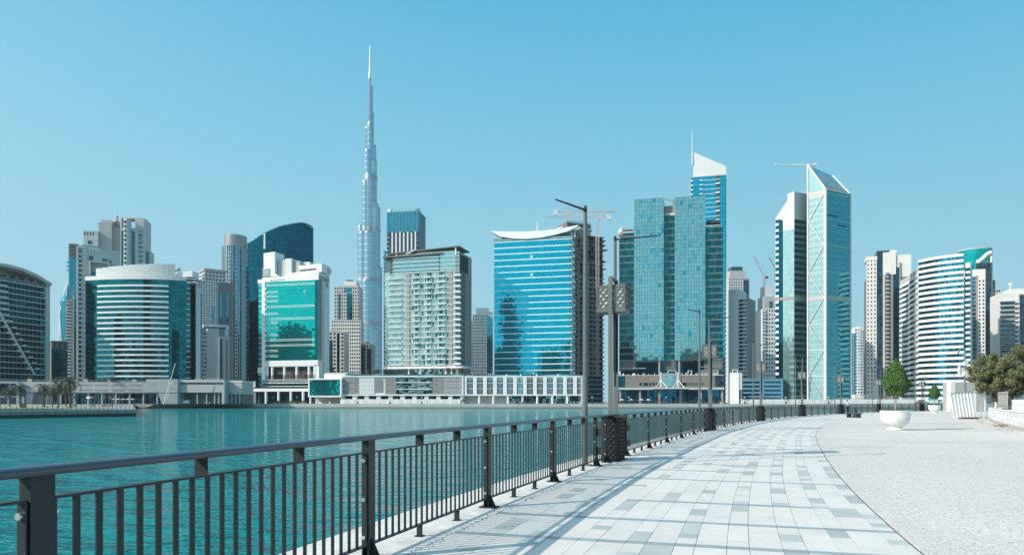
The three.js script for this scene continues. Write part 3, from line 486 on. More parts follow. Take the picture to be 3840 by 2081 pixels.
{ // grey podium with slot windows, lettering and inclined mast
  const b = new Bld('grey_podium', 'long grey concrete podium with slot windows and silver lettering', 66, 432, 664, 447); const V = (y, x = 300) => b.V(y, x), U = x => b.U(x), W = b.W, top = V(1432);
  const cl = new THREE.MeshStandardMaterial({ map: concreteTex, roughness: 0.9 }); cl.color.setRGB(0.50, 0.505, 0.50);
  b.box('upper_wall', cl, 0, U(545), V(1472), top, -30, 0); b.box('upper_wall', cl, U(545) + 0.02, W, V(1472), V(1420), -30, 0.1);
  b.slab('end_wall', cl, [[0, 0], [U(115), 0], [U(122), V(1474)], [0, V(1474)]], -30, -0.05); b.slab('end_wall', cl, [[U(590), V(1474)], [U(605), 0], [W, 0], [W, V(1474)]], -20, -0.05);
  b.box('recessed_wall', concrete, U(115), U(600), 0, V(1471), -30, -5);
  const ff = b.face(U(180), -4.9, U(590), -4.9); ff.panes({ v0: 0.2, v1: V(1476), nu: 46, nv: 2, mats: gDark, out: 0, g: 0.12 });
  for (let i = 0; i < 9; i++) cyl(b.g, 'column', cl, U(170 + i * 52), -1.2, 0.5, 0, V(1472));
  for (const [x0, x1] of [[196, 222], [226, 262], [290, 342], [354, 404], [416, 466], [480, 528]]) for (const y of [1441, 1460]) { const g = U(x1) - U(x0); b.box('slot_window', taupe, U(x0), U(x1), V(y + 6), V(y), -0.2, 0.04); const gs = []; for (let i = 0; i < 12; i++) gs.push(boxG(U(x0) + g * i / 12, U(x0) + g * i / 12 + 0.12, V(y + 6), V(y), 0.04, 0.1)); mesh('louvre', join(gs), paleGrey, b.g); }
  lettering(b, 'lettering', 'Tower', 2.3, U(95), V(1470), 0.06, steelWhite);
  for (let i = 0; i < 22; i++) b.box('parapet_rail_post', midGrey, U(80 + i * 20), U(80 + i * 20) + 0.12, top, top + 1.1, -0.3, -0.2); b.box('parapet_rail', midGrey, U(80), U(520), top + 1.05, top + 1.15, -0.3, -0.2);
  for (const x of [107, 318, 410, 500]) b.box('parapet_block', cl, U(x - 8), U(x + 8), top, top + 1.6, -1, 0.02);
  b.done();
  const c = new Bld('dark_podium_wing', 'shaded grey concrete wing beside the inclined white mast', 664, 449, 840, 449); const V2 = y => c.V(y, 700);
  c.box('upper_wall', concrete, 0, c.W, V2(1472), V2(1424), -28, 0); c.box('side_wall', concrete, -0.1, c.U(672), 0, V2(1424), -28, 0.1); c.box('side_wall', concrete, c.W - 1.6, c.W, 0, V2(1472), -28, 0.1);
  c.box('recessed_wall', darkGrey, c.U(672), c.W - 1.6, 0, V2(1472), -28, -7); c.box('window_strip', backDark, c.U(674), c.U(836), V2(1442), V2(1434), 0, 0.06); c.front.panes({ u0: c.U(676), u1: c.U(834), v0: V2(1441), v1: V2(1435), nu: 26, nv: 1, mats: gGrey, out: 0.1, g: 0.3 });
  for (const x of [735, 770, 800, 815]) cyl(c.g, 'column', concrete, c.U(x), -1.5, 0.45, 0, V2(1472)); for (let i = 0; i < 12; i++) c.box('parapet_fin', paleGrey, c.U(728 + i * 9), c.U(730 + i * 9), V2(1424), V2(1418), -0.6, -0.1); c.done();
  const m = thing('inclined_mast', 'white inclined twin mast leaning in front of the grey podium', 'mast', wx(622, 440), GY, -440); const k = 440 / F, P = (x, y, z = 0) => V3((x - 622) * k, EYE - (y - HY) * k - GY, z);
  mesh('mast_tube', rodG(P(612, 1516), P(655, 1364), 0.32, 0.16, 10), steelWhite, m); mesh('mast_tube', rodG(P(622, 1516, -1), P(637, 1418, -1), 0.22, 0.2, 10), steelWhite, m);
  for (const y of [1434, 1440, 1490, 1497]) { const x = 612 + 43 * (1516 - y) / 152; mesh('spreader', rodG(P(x - 6, y), P(x + 10, y + 1), 0.14), steelWhite, m); }
  mesh('stay', rodG(P(640, 1420), P(668, 1436, -2), 0.12), steelWhite, m);
}
{ // perforated beige wall block
  const b = new Bld('perforated_block', 'pale beige block with small square perforations beside the dark wing', 842, 455, 906, 455); const V = y => b.V(y, 870), W = b.W;
  b.box('wall', beige, 0, W, V(1478), V(1434), -20, 0); b.box('base', darkGrey, 0, W, 0, V(1478), -20, -2); b.box('roof_edge', cream, -0.3, W + 0.3, V(1434), V(1428), -20, 0.3);
  for (let i = 0; i < 7; i++) for (let j = 0; j < 3; j++) { b.box('perforation', taupe, 0.6 + i * W / 7.2, 1.3 + i * W / 7.2, V(1444 + j * 12) - 0.5, V(1444 + j * 12), -0.1, 0.03); b.box('perforation', taupe, 1.0 + i * W / 7.2, 1.6 + i * W / 7.2, V(1444 + j * 12) - 1.1, V(1444 + j * 12) - 0.6, -0.1, 0.03); }
  for (let i = 0; i < 4; i++) cyl(b.g, 'column', beige, 1.5 + i * W / 4.3, -0.8, 0.35, 0, V(1478)); b.done();
}
{ // B2 small dark block
  const b = new Bld('dark_glass_block', 'small dark glass block between curved roof block and teal building', 190, 560, 250, 566); const V = y => b.V(y, 220), W = b.W;
  b.box('core', backDark, 0, W, 0, V(1285), -25, -0.2); b.front.panes({ v0: V(1420), v1: V(1305), nu: 8, nv: 12, mats: gDark, out: 0, g: 0.1 });
  b.box('roof_beam', brown, -0.3, W + 0.5, V(1284), V(1279), -25, 0.5); for (let i = 0; i < 4; i++) b.box('roof_post', taupe, i * W / 3.1, i * W / 3.1 + 1, V(1305), V(1285), -0.3, 0.3); b.done();
}
{ // B3 far blue tower with twisted white ribs
  const b = new Bld('ribbed_blue_tower', 'far blue glass tower with white ribs twisting to a point', 208, 1150, 262, 1150), W = b.W, H = b.V(1128), top = b.V(1062); const cx = W / 2, R = 11;
  const g = new THREE.CylinderGeometry(R * 0.92, R * 1.02, H, 28); g.translate(cx, H / 2, -R); mesh('shaft', g, gFar[0], b.g);
  for (let j = 0; j < 34; j++) { const q = new THREE.TorusGeometry(R * (1.025 - 0.1 * j / 34), 0.25, 4, 28); q.rotateX(Math.PI / 2); const m = mesh('floor_ring', q, gFar[2], b.g); m.position.set(cx, H * j / 34, -R); }
  for (let k = 0; k < 6; k++) { const pts = []; for (let i = 0; i <= 24; i++) { const f = i / 24, a = k * Math.PI / 3 + f * 1.5, yy = f * top, r = (R + 1.6) * (f < 0.75 ? 1.05 - 0.15 * f : Math.max(0.05, 0.94 - (f - 0.75) * 3.2)); pts.push(V3(cx + r * Math.cos(a), yy, -R + r * Math.sin(a))); } mesh('rib', new THREE.TubeGeometry(new THREE.CatmullRomCurve3(pts), 40, 0.8, 6), white, b.g); }
  const cap = new THREE.ConeGeometry(R * 0.86, top - H, 24); cap.translate(cx, H + (top - H) / 2, -R); mesh('crown', cap, gFar[1], b.g); b.done();
}
{ // B4 slim blue tower with an unfinished top
  const b = new Bld('slim_blue_tower', 'slim pale blue glass tower with unfinished brown top floors', 255, 900, 294, 905), W = b.W, V = y => b.V(y);
  b.box('core', backBlue, 0, W, 0, V(965), -14, -0.3); b.front.panes({ v0: V(1420), v1: V(965), nu: 5, nv: 46, mats: gFar, out: 0, g: 0.12 });
  b.box('unfinished_core', taupe, 1, W - 1, V(965), V(912), -13, -1); for (let j = 0; j < 6; j++) b.box('floor_slab', brown, -0.5, W, V(965 - j * 10) - 0.5, V(965 - j * 10), -14, 0.3); for (let j = 0; j < 5; j++) for (let i = 0; i < 4; i++) b.box('prop', taupe, 0.3 + i * (W - 1) / 3.3, 0.9 + i * (W - 1) / 3.3, V(965 - j * 10), V(955 - j * 10) - 0.5, -0.8, -0.1);
  for (const y of [985, 1000, 1015]) b.box('bracket', darkGrey, -2.5, 0, V(y), V(y) + 1.2, -2, -0.5); b.done();
}
{ // beige slim balcony tower
  const b = new Bld('slim_balcony_tower', 'slim pale tower of white balconies and vertical strips left of teal building', 246, 700, 290, 704), W = b.W, V = y => b.V(y), top = V(1118);
  b.box('core', cream, 0, W, 0, top, -20, -0.2); b.front.balconies({ u0: -0.6, u1: W * 0.42, v0: V(1424), v1: top, n: 26, depth: 1.6, h: 1.0, mat: cream }); b.front.panes({ u0: 0.2, u1: W * 0.4, v0: V(1424), v1: top, nu: 2, nv: 26, mats: gGrey, out: 0, g: 0.3 });
  b.box('pier', taupe, W * 0.45, W * 0.52, 0, V(1085), -6, 1.2); b.box('pier', white, W * 0.56, W * 0.62, 0, top + 2, -6, 0.9); b.front.panes({ u0: W * 0.64, u1: W, v0: V(1424), v1: top, nu: 3, nv: 26, mats: gTeal, out: 0.1, g: 0.2 }); b.done();
}
function frameTop(b, u0, u1, v0, v1, z0, z1, w, mat) { b.box('roof_frame', mat, u0, u0 + w, v0, v1, z0, z1); b.box('roof_frame', mat, u1 - w, u1, v0, v1, z0, z1); b.box('roof_frame', mat, u0 + w + 0.01, u1 - w - 0.01, v1 - w, v1 - 0.02, z0, z1); }
{ // B5 front: stepped grey residential tower
  const b = new Bld('stepped_grey_tower', 'stepped grey residential tower with open roof frame behind the teal building', 287, 615, 447, 632), V = (y, x = 330) => b.V(y, x), U = x => b.U(x), W = b.W;
  b.box('mass', paleGrey, U(303), U(447), 0, V(930), -28, 0); b.box('mass', paleGrey, U(303), U(365), V(930), V(919), -28, -0.02);
  b.box('strip_core', std(0.30, 0.32, 0.32, 0.8), 0.4, U(303) - 0.02, 0, V(932), -12, -1.2); b.box('roof_frame', cream, -0.4, 0.8, 0, V(926), -2, 0.6); b.box('roof_frame', cream, 0.82, U(318), V(930), V(925), -2, 0.6); b.box('roof_frame', cream, U(312), U(318), V(985), V(930), -1, 0.6);
  b.front.balconies({ u0: 1.2, u1: U(303), v0: V(1420), v1: V(940), n: 27, depth: 1.2, h: 0.9, mat: cream }); b.front.balconies({ u0: U(306), u1: U(317), v0: V(1420), v1: V(960), n: 26, depth: 1.3, h: 0.9, mat: cream });
  b.front.panes({ u0: 1.2, u1: U(302), v0: V(1420), v1: V(940), nu: 2, nv: 27, mats: gGrey, out: -1.1, g: 0.3 });
  for (const [x0, x1, y0, y1] of [[330, 347, 958, 976], [380, 400, 964, 980], [404, 415, 968, 982], [334, 353, 1020, 1034]]) b.front.panes({ u0: U(x0), u1: U(x1), v0: V(y1), v1: V(y0), nu: 4, nv: 2, mats: gTeal, out: 0.06, g: 0.1, name: 'window_pane' });
  for (let i = 0; i < 4; i++) b.box('roof_opening', white, U(332 + i * 11), U(337 + i * 11), V(936), V(926) - 0.1, 0, 0.05);
  frameTop(b, U(331), U(406), V(1035), V(980), 0.1, 5, 1.0, cream); for (let i = 0; i < 6; i++) b.box('slat', whiteDim, U(334 + i * 4), U(335.5 + i * 4), V(1008), V(984), 0.2, 0.6); b.front.panes({ u0: U(335), u1: U(356), v0: V(1034), v1: V(1017), nu: 3, nv: 2, mats: gTeal, out: 0.3, g: 0.15, name: 'window_pane' });
  const cr = thing('maintenance_crane', 'dark rooftop maintenance crane on the stepped grey tower', 'crane', wx(378, 628), V(935) + GY, -634); mesh('boom', join([barG(V3(-5, 3.2, 0), V3(7.5, 1.2, 0), 0.9), barG(V3(-5, 3.2, 0), V3(-8, 2.4, 0), 1.8, 1.4)]), brown, cr); box(cr, 'turret', brown, -1.6, 1.0, 0, 3, -1, 1); b.done();
  const c = new Bld('tall_grey_tower', 'tallest grey tower at left with rounded stair turret and roof frame', 310, 700, 542, 712), V2 = (y, x = 400) => c.V(y, x), U2 = x => c.U(x);
  c.box('mass', paleGrey, 0, U2(365), 0, V2(868), -24, 0); for (let i = 0; i < 4; i++) c.box('roof_opening', gGrey[1], U2(313 + i * 10.5), U2(318 + i * 10.5), V2(885), V2(873), 0, 0.06); c.front.panes({ u0: U2(326), u1: U2(343), v0: V2(918), v1: V2(905), nu: 3, nv: 2, mats: gTeal, out: 0.06, g: 0.1, name: 'window_pane' });
  c.box('mass', concrete, U2(363), U2(412), 0, V2(832), -30, -3); c.box('mass', paleGrey, U2(374), U2(412), V2(832), V2(822), -30, -3.02); c.box('mass', midGrey, U2(412), U2(448), 0, V2(828), -34, -7); c.box('plant_room', white, U2(398), U2(420), V2(828), V2(812), -30, -10);
  c.box('mass', paleGrey, U2(448), U2(542), 0, V2(850), -22, 0);
  frameTop(c, U2(448), U2(510), V2(850), V2(810), -14, 0.3, 1.3, cream); c.box('roof_wall', paleGrey, U2(508), U2(542), V2(850), V2(812), -22, 0.4); for (let i = 0; i < 7; i++) c.box('slat', cream, U2(516 + i * 3.2), U2(518 + i * 3.2), V2(844), V2(822), 0.4, 0.7);
  { const m = cyl(c.g, 'stair_turret', paleGrey, U2(476), 0, U2(490) - U2(476), 0, V2(817)); for (let j = 0; j < 26; j++) c.box('turret_window', j % 4 ? gTeal[0] : gTeal[3], U2(467), U2(474), V2(826 + j * 17 + 10), V2(826 + j * 17), 2.5, 3.45); }
  for (const [x0, x1, y0] of [[452, 461, 862], [492, 504, 862]]) c.front.panes({ u0: U2(x0), u1: U2(x1), v0: V2(1400), v1: V2(y0), nu: 2, nv: 34, mats: gTeal, out: 0.08, g: 0.12 });
  for (let i = 0; i < 8; i++) c.box('sign_mark', std(0.42, 0.2, 0.3, 0.6), U2(513 + i * 3.4), U2(515 + i * 3.4), V2(863 + (i % 3)), V2(858 - (i % 2)), 0.4, 0.5);
  c.front.panes({ u0: U2(516), u1: U2(534), v0: V2(1400), v1: V2(868), nu: 4, nv: 32, mats: gTeal, out: 0.08, g: 0.3, gv: 0.9 }); c.front.balconies({ u0: U2(514), u1: U2(537), v0: V2(1400), v1: V2(880), n: 30, depth: 1.0, h: 0.5, mat: paleGrey });
  c.box('mass', paleGrey, U2(542), U2(556), 0, V2(930), -20, -2); const rf = c.face(U2(543), -1.9, U2(556), -1.9); rf.panes({ v0: V2(1400), v1: V2(935), nu: 3, nv: 28, mats: gTeal, out: 0, g: 0.2 });
  const ds = []; for (let i = 0; i < 14; i++) ds.push(boxG(U2(416 + rr(0, 26)), U2(420 + rr(0, 30)), V2(842), V2(842 - rr(5, 24)), -9, -7 + rr(0, 1))); ds.push(boxG(U2(426), U2(430), V2(828), V2(800), -9, -8)); mesh('roof_plant', join(ds), brown, c.g); c.done();
}
{ // B6 teal curved building with white bands
  const D = x => 492 + 7 * ((x - 500) / 190) ** 2, b = new Bld('teal_banded_building', 'teal glass building with bowed front and white horizontal bands', 318, D(318), 697, D(697)), U = x => b.U(x), W = b.W;
  const toL = (x, d) => { const X = wx(x, d) - b.a[0], Z = -d - b.a[1]; return [X * b.e[0] + Z * b.e[1], -X * b.e[1] + Z * b.e[0]]; }; // to this building's own axes
  const pts = arc(f => { const x = 318 + 379 * f; return toL(x, D(x)); }, 14), V = y => EYE - (y - HY) * 494 / F - GY, base = V(1424), top = V(1048), nf = 19;
  b.prism('core', backTeal, pts.map(p => [p[0], p[1] - 0.4]).concat([[W - 16, -40], [8, -40]]), 0, top);
  b.poly(pts).forEach((f, i) => f.panes({ v0: base, v1: top, nu: 2, nv: nf * 2, mats: gTeal, out: 0, g: 0.09, tilt: 0.004 }));
  const sub = arc(f => { const x = 364 + 266 * f; return toL(x, D(x)); }, 12); polyBands(b, sub, Array.from({ length: 18 }, (_, i) => V(1072 + i * 19.95)), 1.15, 0.1, 0.55, steelWhite, 'white_band');
  // fascia and raised roof screen
  polyBands(b, pts, [V(1041)], V(1034) - V(1049), -1, 0.4, whiteDim, 'fascia');
  const scr = arc(f => { const x = 357 + 298 * f; return toL(x, D(x) + 1.5); }, 12);
  b.poly(scr).forEach((f, i) => { const q = i / 12, h0 = V(1003 - 17 * (1 - (1 - q) ** 1.6)), n = 5; for (let j = 0; j < n; j++) for (let k = 0; k < 2; k++) f.piece('screen_panel', (i + j) % 3 ? whiteDim : steelWhite, k * f.L / 2 + 0.05, (k + 1) * f.L / 2 - 0.05, V(1034) + (h0 - V(1034)) * j / n + 0.05, V(1034) + (h0 - V(1034)) * (j + 1) / n - 0.05, -0.15, 0); f.one('screen_frame', paleGrey, 0, f.L, V(1034), h0 - 0.05, -0.6, -0.2); });
  const rb = toL(655, 499); b.slab('roof_wing', white, [[rb[0], V(1032)], [rb[0] + 11.2, V(1032)], [rb[0] + 11.2, V(1009)], [rb[0], V(1015)]], rb[1] - 12, rb[1] - 1); b.slab('roof_wing', paleGrey, [[rb[0] - 2, V(1035)], [rb[0] + 15.5, V(1043)], [rb[0] + 15.2, V(1045)], [rb[0] - 2, V(1038)]], rb[1] - 10, rb[1] + 1);
  b.box('roof_hatch', whiteDim, U(597), U(624), V(990), V(980), -22, -16);
  // right-hand return with stepped bays
  const bays = [[697, D(697)], [712, 500], [722, 508], [732, 506], [750, 522]].map(([x, d]) => toL(x, d)), bf = b.poly(bays);
  b.prism('side_core', backTeal, bays.map(p => [p[0] - 0.3, p[1] - 0.4]).concat([[bays[4][0] - 14, -55], [W - 12, -55], [W - 6, -1]]), 0, V(1052)); bf.forEach((f, i) => f.panes({ v0: base, v1: V(1054), nu: i === 3 ? 3 : 2, nv: nf * 2, mats: gTeal, out: 0, g: 0.09 }));
  for (let j = 0; j < 18; j++) bf[0].one('white_band', steelWhite, 0, bf[0].L, V(1076 + j * 20) - 0.12, V(1076 + j * 20) + 0.12, 0.1, 0.5); polyBands(b, bays, [V(1053)], 1.6, -0.6, 0.3, paleGrey, 'fascia'); b.done();
}
{ // B7 round grey tower
  const b = new Bld('round_grey_tower', 'tall round grey tower with slatted drum on top', 815, 900, 912, 900), W = b.W, V = y => b.V(y), R = W / 2;
  const seg = 22, ring = (r, z) => arc(f => [R + r * Math.sin((f - 0.5) * Math.PI * 1.15), -R + r * Math.cos((f - 0.5) * Math.PI * 1.15)], seg);
  const g = new THREE.CylinderGeometry(R - 0.5, R - 0.5, V(920), 40); g.translate(R, V(920) / 2, -R); mesh('core', g, backBlue, b.g);
  b.poly(ring(R)).forEach((f, i) => { f.panes({ v0: V(1420), v1: V(922), nu: 1, nv: 30, mats: i % 3 ? gFar : gGrey, out: -0.2, g: 0.25 }); f.one('pier', alum, -0.35, 0.35, 0, V(918), -0.4, 0.35); });
  const d = new THREE.CylinderGeometry(R - 3, R - 3, V(876) - V(918), 40); d.translate(R, (V(876) + V(918)) / 2, -R); mesh('drum', d, concrete, b.g); b.poly(ring(R - 2.6)).forEach(f => { for (const k of [0.1, 0.6]) f.one('drum_slat', alum, k * f.L, k * f.L + f.L * 0.28, V(918), V(875), -0.2, 0.3); });
  for (const i of [10, 13]) { const f = b.poly(ring(R))[i]; f.balconies({ u0: -0.3, u1: f.L, v0: V(1410), v1: V(935), n: 34, depth: 1.5, h: 0.9, mat: paleGrey }); } b.done();
}
{ // B8 grey gridded tower under completion
  const b = new Bld('gridded_grey_tower', 'grey gridded tower with stepped concrete top beside the round tower', 750, 760, 872, 780), U = x => b.U(x), V = (y, x = 800) => b.V(y, x), W = b.W;
  b.box('core', darkGrey, 0, W, 0, V(1056), -26, -0.4); b.front.punched({ u0: 0, u1: U(815), v0: V(1230), v1: V(1056), nu: 7, nv: 18, pw: 0.4, ph: 0.42, wall: cream, mats: gGrey, out: 0 }); b.front.punched({ u0: 0, u1: U(815), v0: V(1420), v1: V(1232), nu: 7, nv: 18, pw: 0.4, ph: 0.42, wall: beige, mats: gGrey, out: 0 });
  b.front.punched({ u0: U(816), u1: W, v0: V(1240), v1: V(1070), nu: 5, nv: 17, pw: 0.36, ph: 0.3, wall: taupe, mats: gGrey, out: -1.5 }); b.box('core', darkGrey, U(816), W, 0, V(1240), -26, -1.5);
  for (let j = 0; j < 4; j++) b.box('top_slab', whiteDim, U(764), U(850), V(1056 - j * 13), V(1052 - j * 13), -20, -1 + j * 0.2); b.box('top_core', midGrey, U(768), U(846), V(1056), V(1014), -20, -2.5); b.box('roof_edge', concrete, U(763), U(850), V(1016), V(1009), -20, 0); for (let i = 0; i < 7; i++) b.box('top_column', white, U(766 + i * 13), U(769 + i * 13), V(1056), V(1016), -2, -1.2);
  for (const x of [795, 822, 846]) b.front.panes({ u0: U(x), u1: U(x + 9), v0: V(1215), v1: V(x === 795 ? 1145 : 1095), nu: 2, nv: 10, mats: gFar, out: 0.3, g: 0.1 }); b.done();
}
{ // B9 white lower block
  const b = new Bld('white_stair_block', 'white block with plain stair walls between teal and slanted towers', 745, 590, 858, 600), U = x => b.U(x), V = (y, x = 800) => b.V(y, x);
  b.box('mass', cream, U(776), U(820), 0, V(1232), -26, 0); b.box('mass', darkGrey, 0, U(776), 0, V(1240), -20, -1.5); b.front.punched({ u0: 0, u1: U(774), v0: V(1428), v1: V(1245), nu: 3, nv: 12, pw: 0.2, ph: 0.45, wall: cream, mats: gGrey, out: -0.3 });
  b.box('mass', whiteDim, U(820), U(858), 0, V(1262), -22, 1.2); b.box('strip', backDark, U(822), U(832), V(1428), V(1270), 1.2, 1.25); b.front.panes({ u0: U(822), u1: U(832), v0: V(1428), v1: V(1270), nu: 2, nv: 16, mats: gDeep, out: 1.3, g: 0.1 }); b.box('strip', backDark, U(846), U(850), V(1428), V(1275), 1.2, 1.26); b.box('roof_canopy', white, U(762), U(858), V(1223), V(1215), -18, -4); b.box('roof_canopy', white, U(846), U(857), V(1262), V(1223), -18, -4); b.front.panes({ u0: U(766), u1: U(846), v0: V(1232), v1: V(1223), nu: 10, nv: 1, mats: gDeep, out: -6, g: 0.1 }); b.done();
}
{ // B10 dark blue slanted elliptical tower
  const D = 560, b = new Bld('slanted_dark_tower', 'dark blue glass tower with curved slanting roof', 900, D, 1163, D), W = b.W, V = y => b.V(y), U = x => b.U(x);
  const roofY = [[905, 922], [940, 902], [985, 876], [1022, 860], [1060, 845], [1100, 836], [1130, 834], [1150, 840], [1164, 848]]; const ry = x => { for (let i = 0; i + 1 < roofY.length; i++) if (x <= roofY[i + 1][0]) { const f = (x - roofY[i][0]) / (roofY[i + 1][0] - roofY[i][0]); return roofY[i][1] + (roofY[i + 1][1] - roofY[i][1]) * f; } return 848; };
  const plan = arc(f => { const x = 905 + 258 * f; return [U(x), f < 0.08 ? -9 + f * 60 : -4.2 + 5.5 * Math.sin(Math.PI * Math.min(1, f * 1.05)) - 4 * f ** 6]; }, 22);
  plan.unshift([U(900), -20]);
  b.poly(plan).forEach((f, i) => { const x = i === 0 ? 903 : 905 + 258 * (i - 0.5) / 22, top = V(ry(x)), base = 0, fl = 3.9, n = Math.floor(top / fl); f.one('core', backBlue, -0.05, f.L + 0.05, 0, top - 0.2, -6, -0.3);
    for (let j = n - 1; j >= 0; j--) { const v0 = j * fl, v1 = Math.min(top, v0 + fl - 0.1); for (let k = 0; k < (i ? 2 : 5); k++) { const nn = i ? 2 : 5; f.piece('pane', gDeep[Math.floor(rand() * 3)], k * f.L / nn + 0.05, (k + 1) * f.L / nn - 0.05, v0 + 0.1, v1, -0.05, 0.05, rr(-0.003, 0.003), rr(-0.003, 0.003)); } }
    if (top - n * fl > 0.6) f.one('pane', gDeep[0], 0.05, f.L - 0.05, n * fl, top - 0.1, -0.06, 0.04); });
  { const gs = [], fs = b.poly(plan); for (let j = 0; j < 62; j++) { const v = 2 + j * 3.9; const f = fs[0]; if (v < V(925)) f.piece('floor_line', alum, 0, f.L, v - 0.09, v + 0.09, 0.06, 0.2); if (v < V(900) && j % 1 === 0) fs[1].piece('floor_line', alum, 0, fs[1].L, v - 0.07, v + 0.07, 0.06, 0.18); } }
  const rim = []; for (const [x, y] of roofY) rim.push(V3(U(x), V(y) + 0.3, -4)); mesh('roof_rim', new THREE.TubeGeometry(new THREE.CatmullRomCurve3(rim), 40, 0.7, 6), std(0.03, 0.10, 0.14, 0.4, 0.5), b.g);
  b.slab('roof', paleGrey, [[U(905), V(920)], [U(940), V(900)], [U(990), V(872)], [U(985), V(880)], [U(940), V(906)]], -22, -8); b.done();
  const m = thing('white_mast', 'white needle mast in front of the slanted dark tower', 'mast', wx(991, 548), GY, -548); mesh('needle', rodG(V3(0, V(945), 0), V3(0, V(888), 0), 0.75, 0.55, 10), white, m);
}
{ // B11 white hotel with teal front
  const b = new Bld('white_hotel', 'white hotel block with teal glass front and columned base', 965, 524, 1195, 512), U = x => b.U(x), V = (y, x = 1100) => b.V(y, x), W = b.W;
  const gl0 = V(1352), gl1 = V(1054), uL = U(992), uR = U(1180), n = 15;
  b.box('mass', whiteDim, U(1000), W - 0.05, V(1370), V(1040), -14.9, -0.2); b.box('glass_core', backTeal, uL, U(1195), gl0, gl1, -4, 0.1);
  b.front.panes({ u0: uL, u1: uR, v0: gl0, v1: gl1, nu: 17, nv: n * 2, mats: gHotel, out: 0.2, g: 0.1, tilt: 0.005 }); b.front.panes({ u0: uR, u1: U(1193), v0: gl0, v1: gl1, nu: 2, nv: n * 2, mats: gTeal, out: 0.2, g: 0.1 });
  const fl = [1064, 1090, 1106, 1124, 1146, 1172, 1192, 1206, 1226, 1252, 1272, 1292, 1312, 1332]; fl.forEach((y, i) => { const full = [0, 4, 6, 10, 11].includes(i); for (const dy of [0, 5]) b.front.one('white_rib', white, uL, full ? uR : U(1042), V(y + dy) - 0.13, V(y + dy) + 0.13, 0.25, 0.5); });
  // left white spine with notches and outer glass strip
  b.box('spine', white, U(983), U(994), V(1450), V(1046), -4, 0.9); for (let i = 0; i < 15; i++) b.box('spine_notch', white, U(994), U(999), V(1082 + i * 19.6), V(1076 + i * 19.6), -0.5, 0.8);
  b.box('strip_core', backTeal, 0, U(983), 0, V(1055), -12, -1.2); b.front.panes({ u0: 0.1, u1: U(982), v0: V(1440), v1: V(1056), nu: 2, nv: 36, mats: gHotel, out: -1, g: 0.1 }); for (let i = 0; i < 18; i++) b.front.one('white_rib', white, 0, U(982), V(1064 + i * 20) - 0.15, V(1064 + i * 20) + 0.15, -0.95, -0.6); b.box('strip_cap', white, -0.3, U(985), V(1056), V(1042), -12, -0.4); b.box('strip_block', whiteDim, -0.3, U(982), V(1399), V(1376), -10, -0.3);
  // surrounding white frame, roof steps
  b.box('top_frame', white, U(983), W, V(1054), V(1036), -14.8, 0.7); b.box('bottom_frame', white, uL, U(1193), V(1370), gl0, -6, 0.8); b.box('bottom_frame', whiteDim, uL, U(1192), V(1366), V(1356), 0.8, 0.85);
  b.slab('roof_tower', white, [[U(988), V(1034)], [U(1046), V(1034)], [U(1030), V(1022)], [U(1030), V(940)], [U(988), V(944)]], -12, 0.4); for (let i = 0; i < 4; i++) { b.box('roof_fin', whiteDim, U(986), U(1010), V(1006 + i * 8), V(1003 + i * 8), -10, 1.4); }
  b.box('roof_louvre', paleGrey, U(1033), U(1062), V(1036), V(970), -14, -3); for (let i = 0; i < 9; i++) b.box('louvre_slat', whiteDim, U(1034 + i * 3.2), U(1036 + i * 3.2), V(1034), V(972), -3, -2.7);
  b.box('roof_block', whiteDim, U(1062), U(1086), V(1036), V(966), -13, -2); b.box('roof_louvre', concrete, U(1086), U(1112), V(1036), V(975), -13.5, -4); b.box('roof_block', whiteDim, U(1108), U(1138), V(1036), V(976), -14, -8); b.box('roof_block', white, U(1078), U(1180), V(1036), V(1022), -16, -1); b.slab('roof_beam', white, [[U(1110), V(1022)], [U(1200), V(1022)], [U(1200), V(991)], [U(1112), V(996)], [U(1112), V(1010)], [U(1180), V(1007)], [U(1180), V(1014)], [U(1110), V(1018)]], -14, -2);
  // right-hand side wall, turned to the shade
  const rs = b.right(15); rs.one('side_wall', whiteDim, 0, 15, V(1452, 1195), V(1020, 1195), -3, 0); rs.one('side_strip', gTeal[0], 5.5, 6.3, V(1400, 1195), V(1055, 1195), 0, 0.06); rs.one('side_tower', white, 9.5, 15, V(1020, 1195), V(990, 1195), -3, 0.4); for (let i = 0; i < 4; i++) rs.one('roof_fin', whiteDim, 9.8, 15.4, V(1012 - i * 5, 1195) - 0.3, V(1012 - i * 5, 1195), 0.4, 1.8); for (let i = 1; i < 12; i++) rs.one('panel_joint', paleGrey, 0.02, 14.98, V(1440 - i * 34, 1195), V(1440 - i * 34, 1195) + 0.12, 0, 0.03);
  { const em = new THREE.CylinderGeometry(1.6, 1.6, 0.2, 20); em.rotateZ(Math.PI / 2); const m = mesh('emblem', em, midGrey, b.g); m.position.set(W + 0.1, V(1066), -11); }
  for (let i = 0; i < 6; i++) { b.box('sign_mark', std(0.02, 0.10, 0.11, 0.6), U(1017 + i * 9), U(1019.5 + i * 9), V(1052.5 - i * 0.5), V(1047.5 - i * 0.5), 0.72, 0.8); b.box('sign_mark', std(0.02, 0.10, 0.11, 0.6), U(1020.2 + i * 9), U(1022 + i * 9), V(1051.5 - i * 0.5), V(1047.5 - i * 0.5), 0.72, 0.78); }
  for (const [i, j] of [[12, 27], [12, 26]]) b.front.one('pale_pane', std(0.55, 0.75, 0.7, 0.4), U(1138), U(1144), V(1102), V(1088), 0.25, 0.3);  // one paler pane laid over the front glass
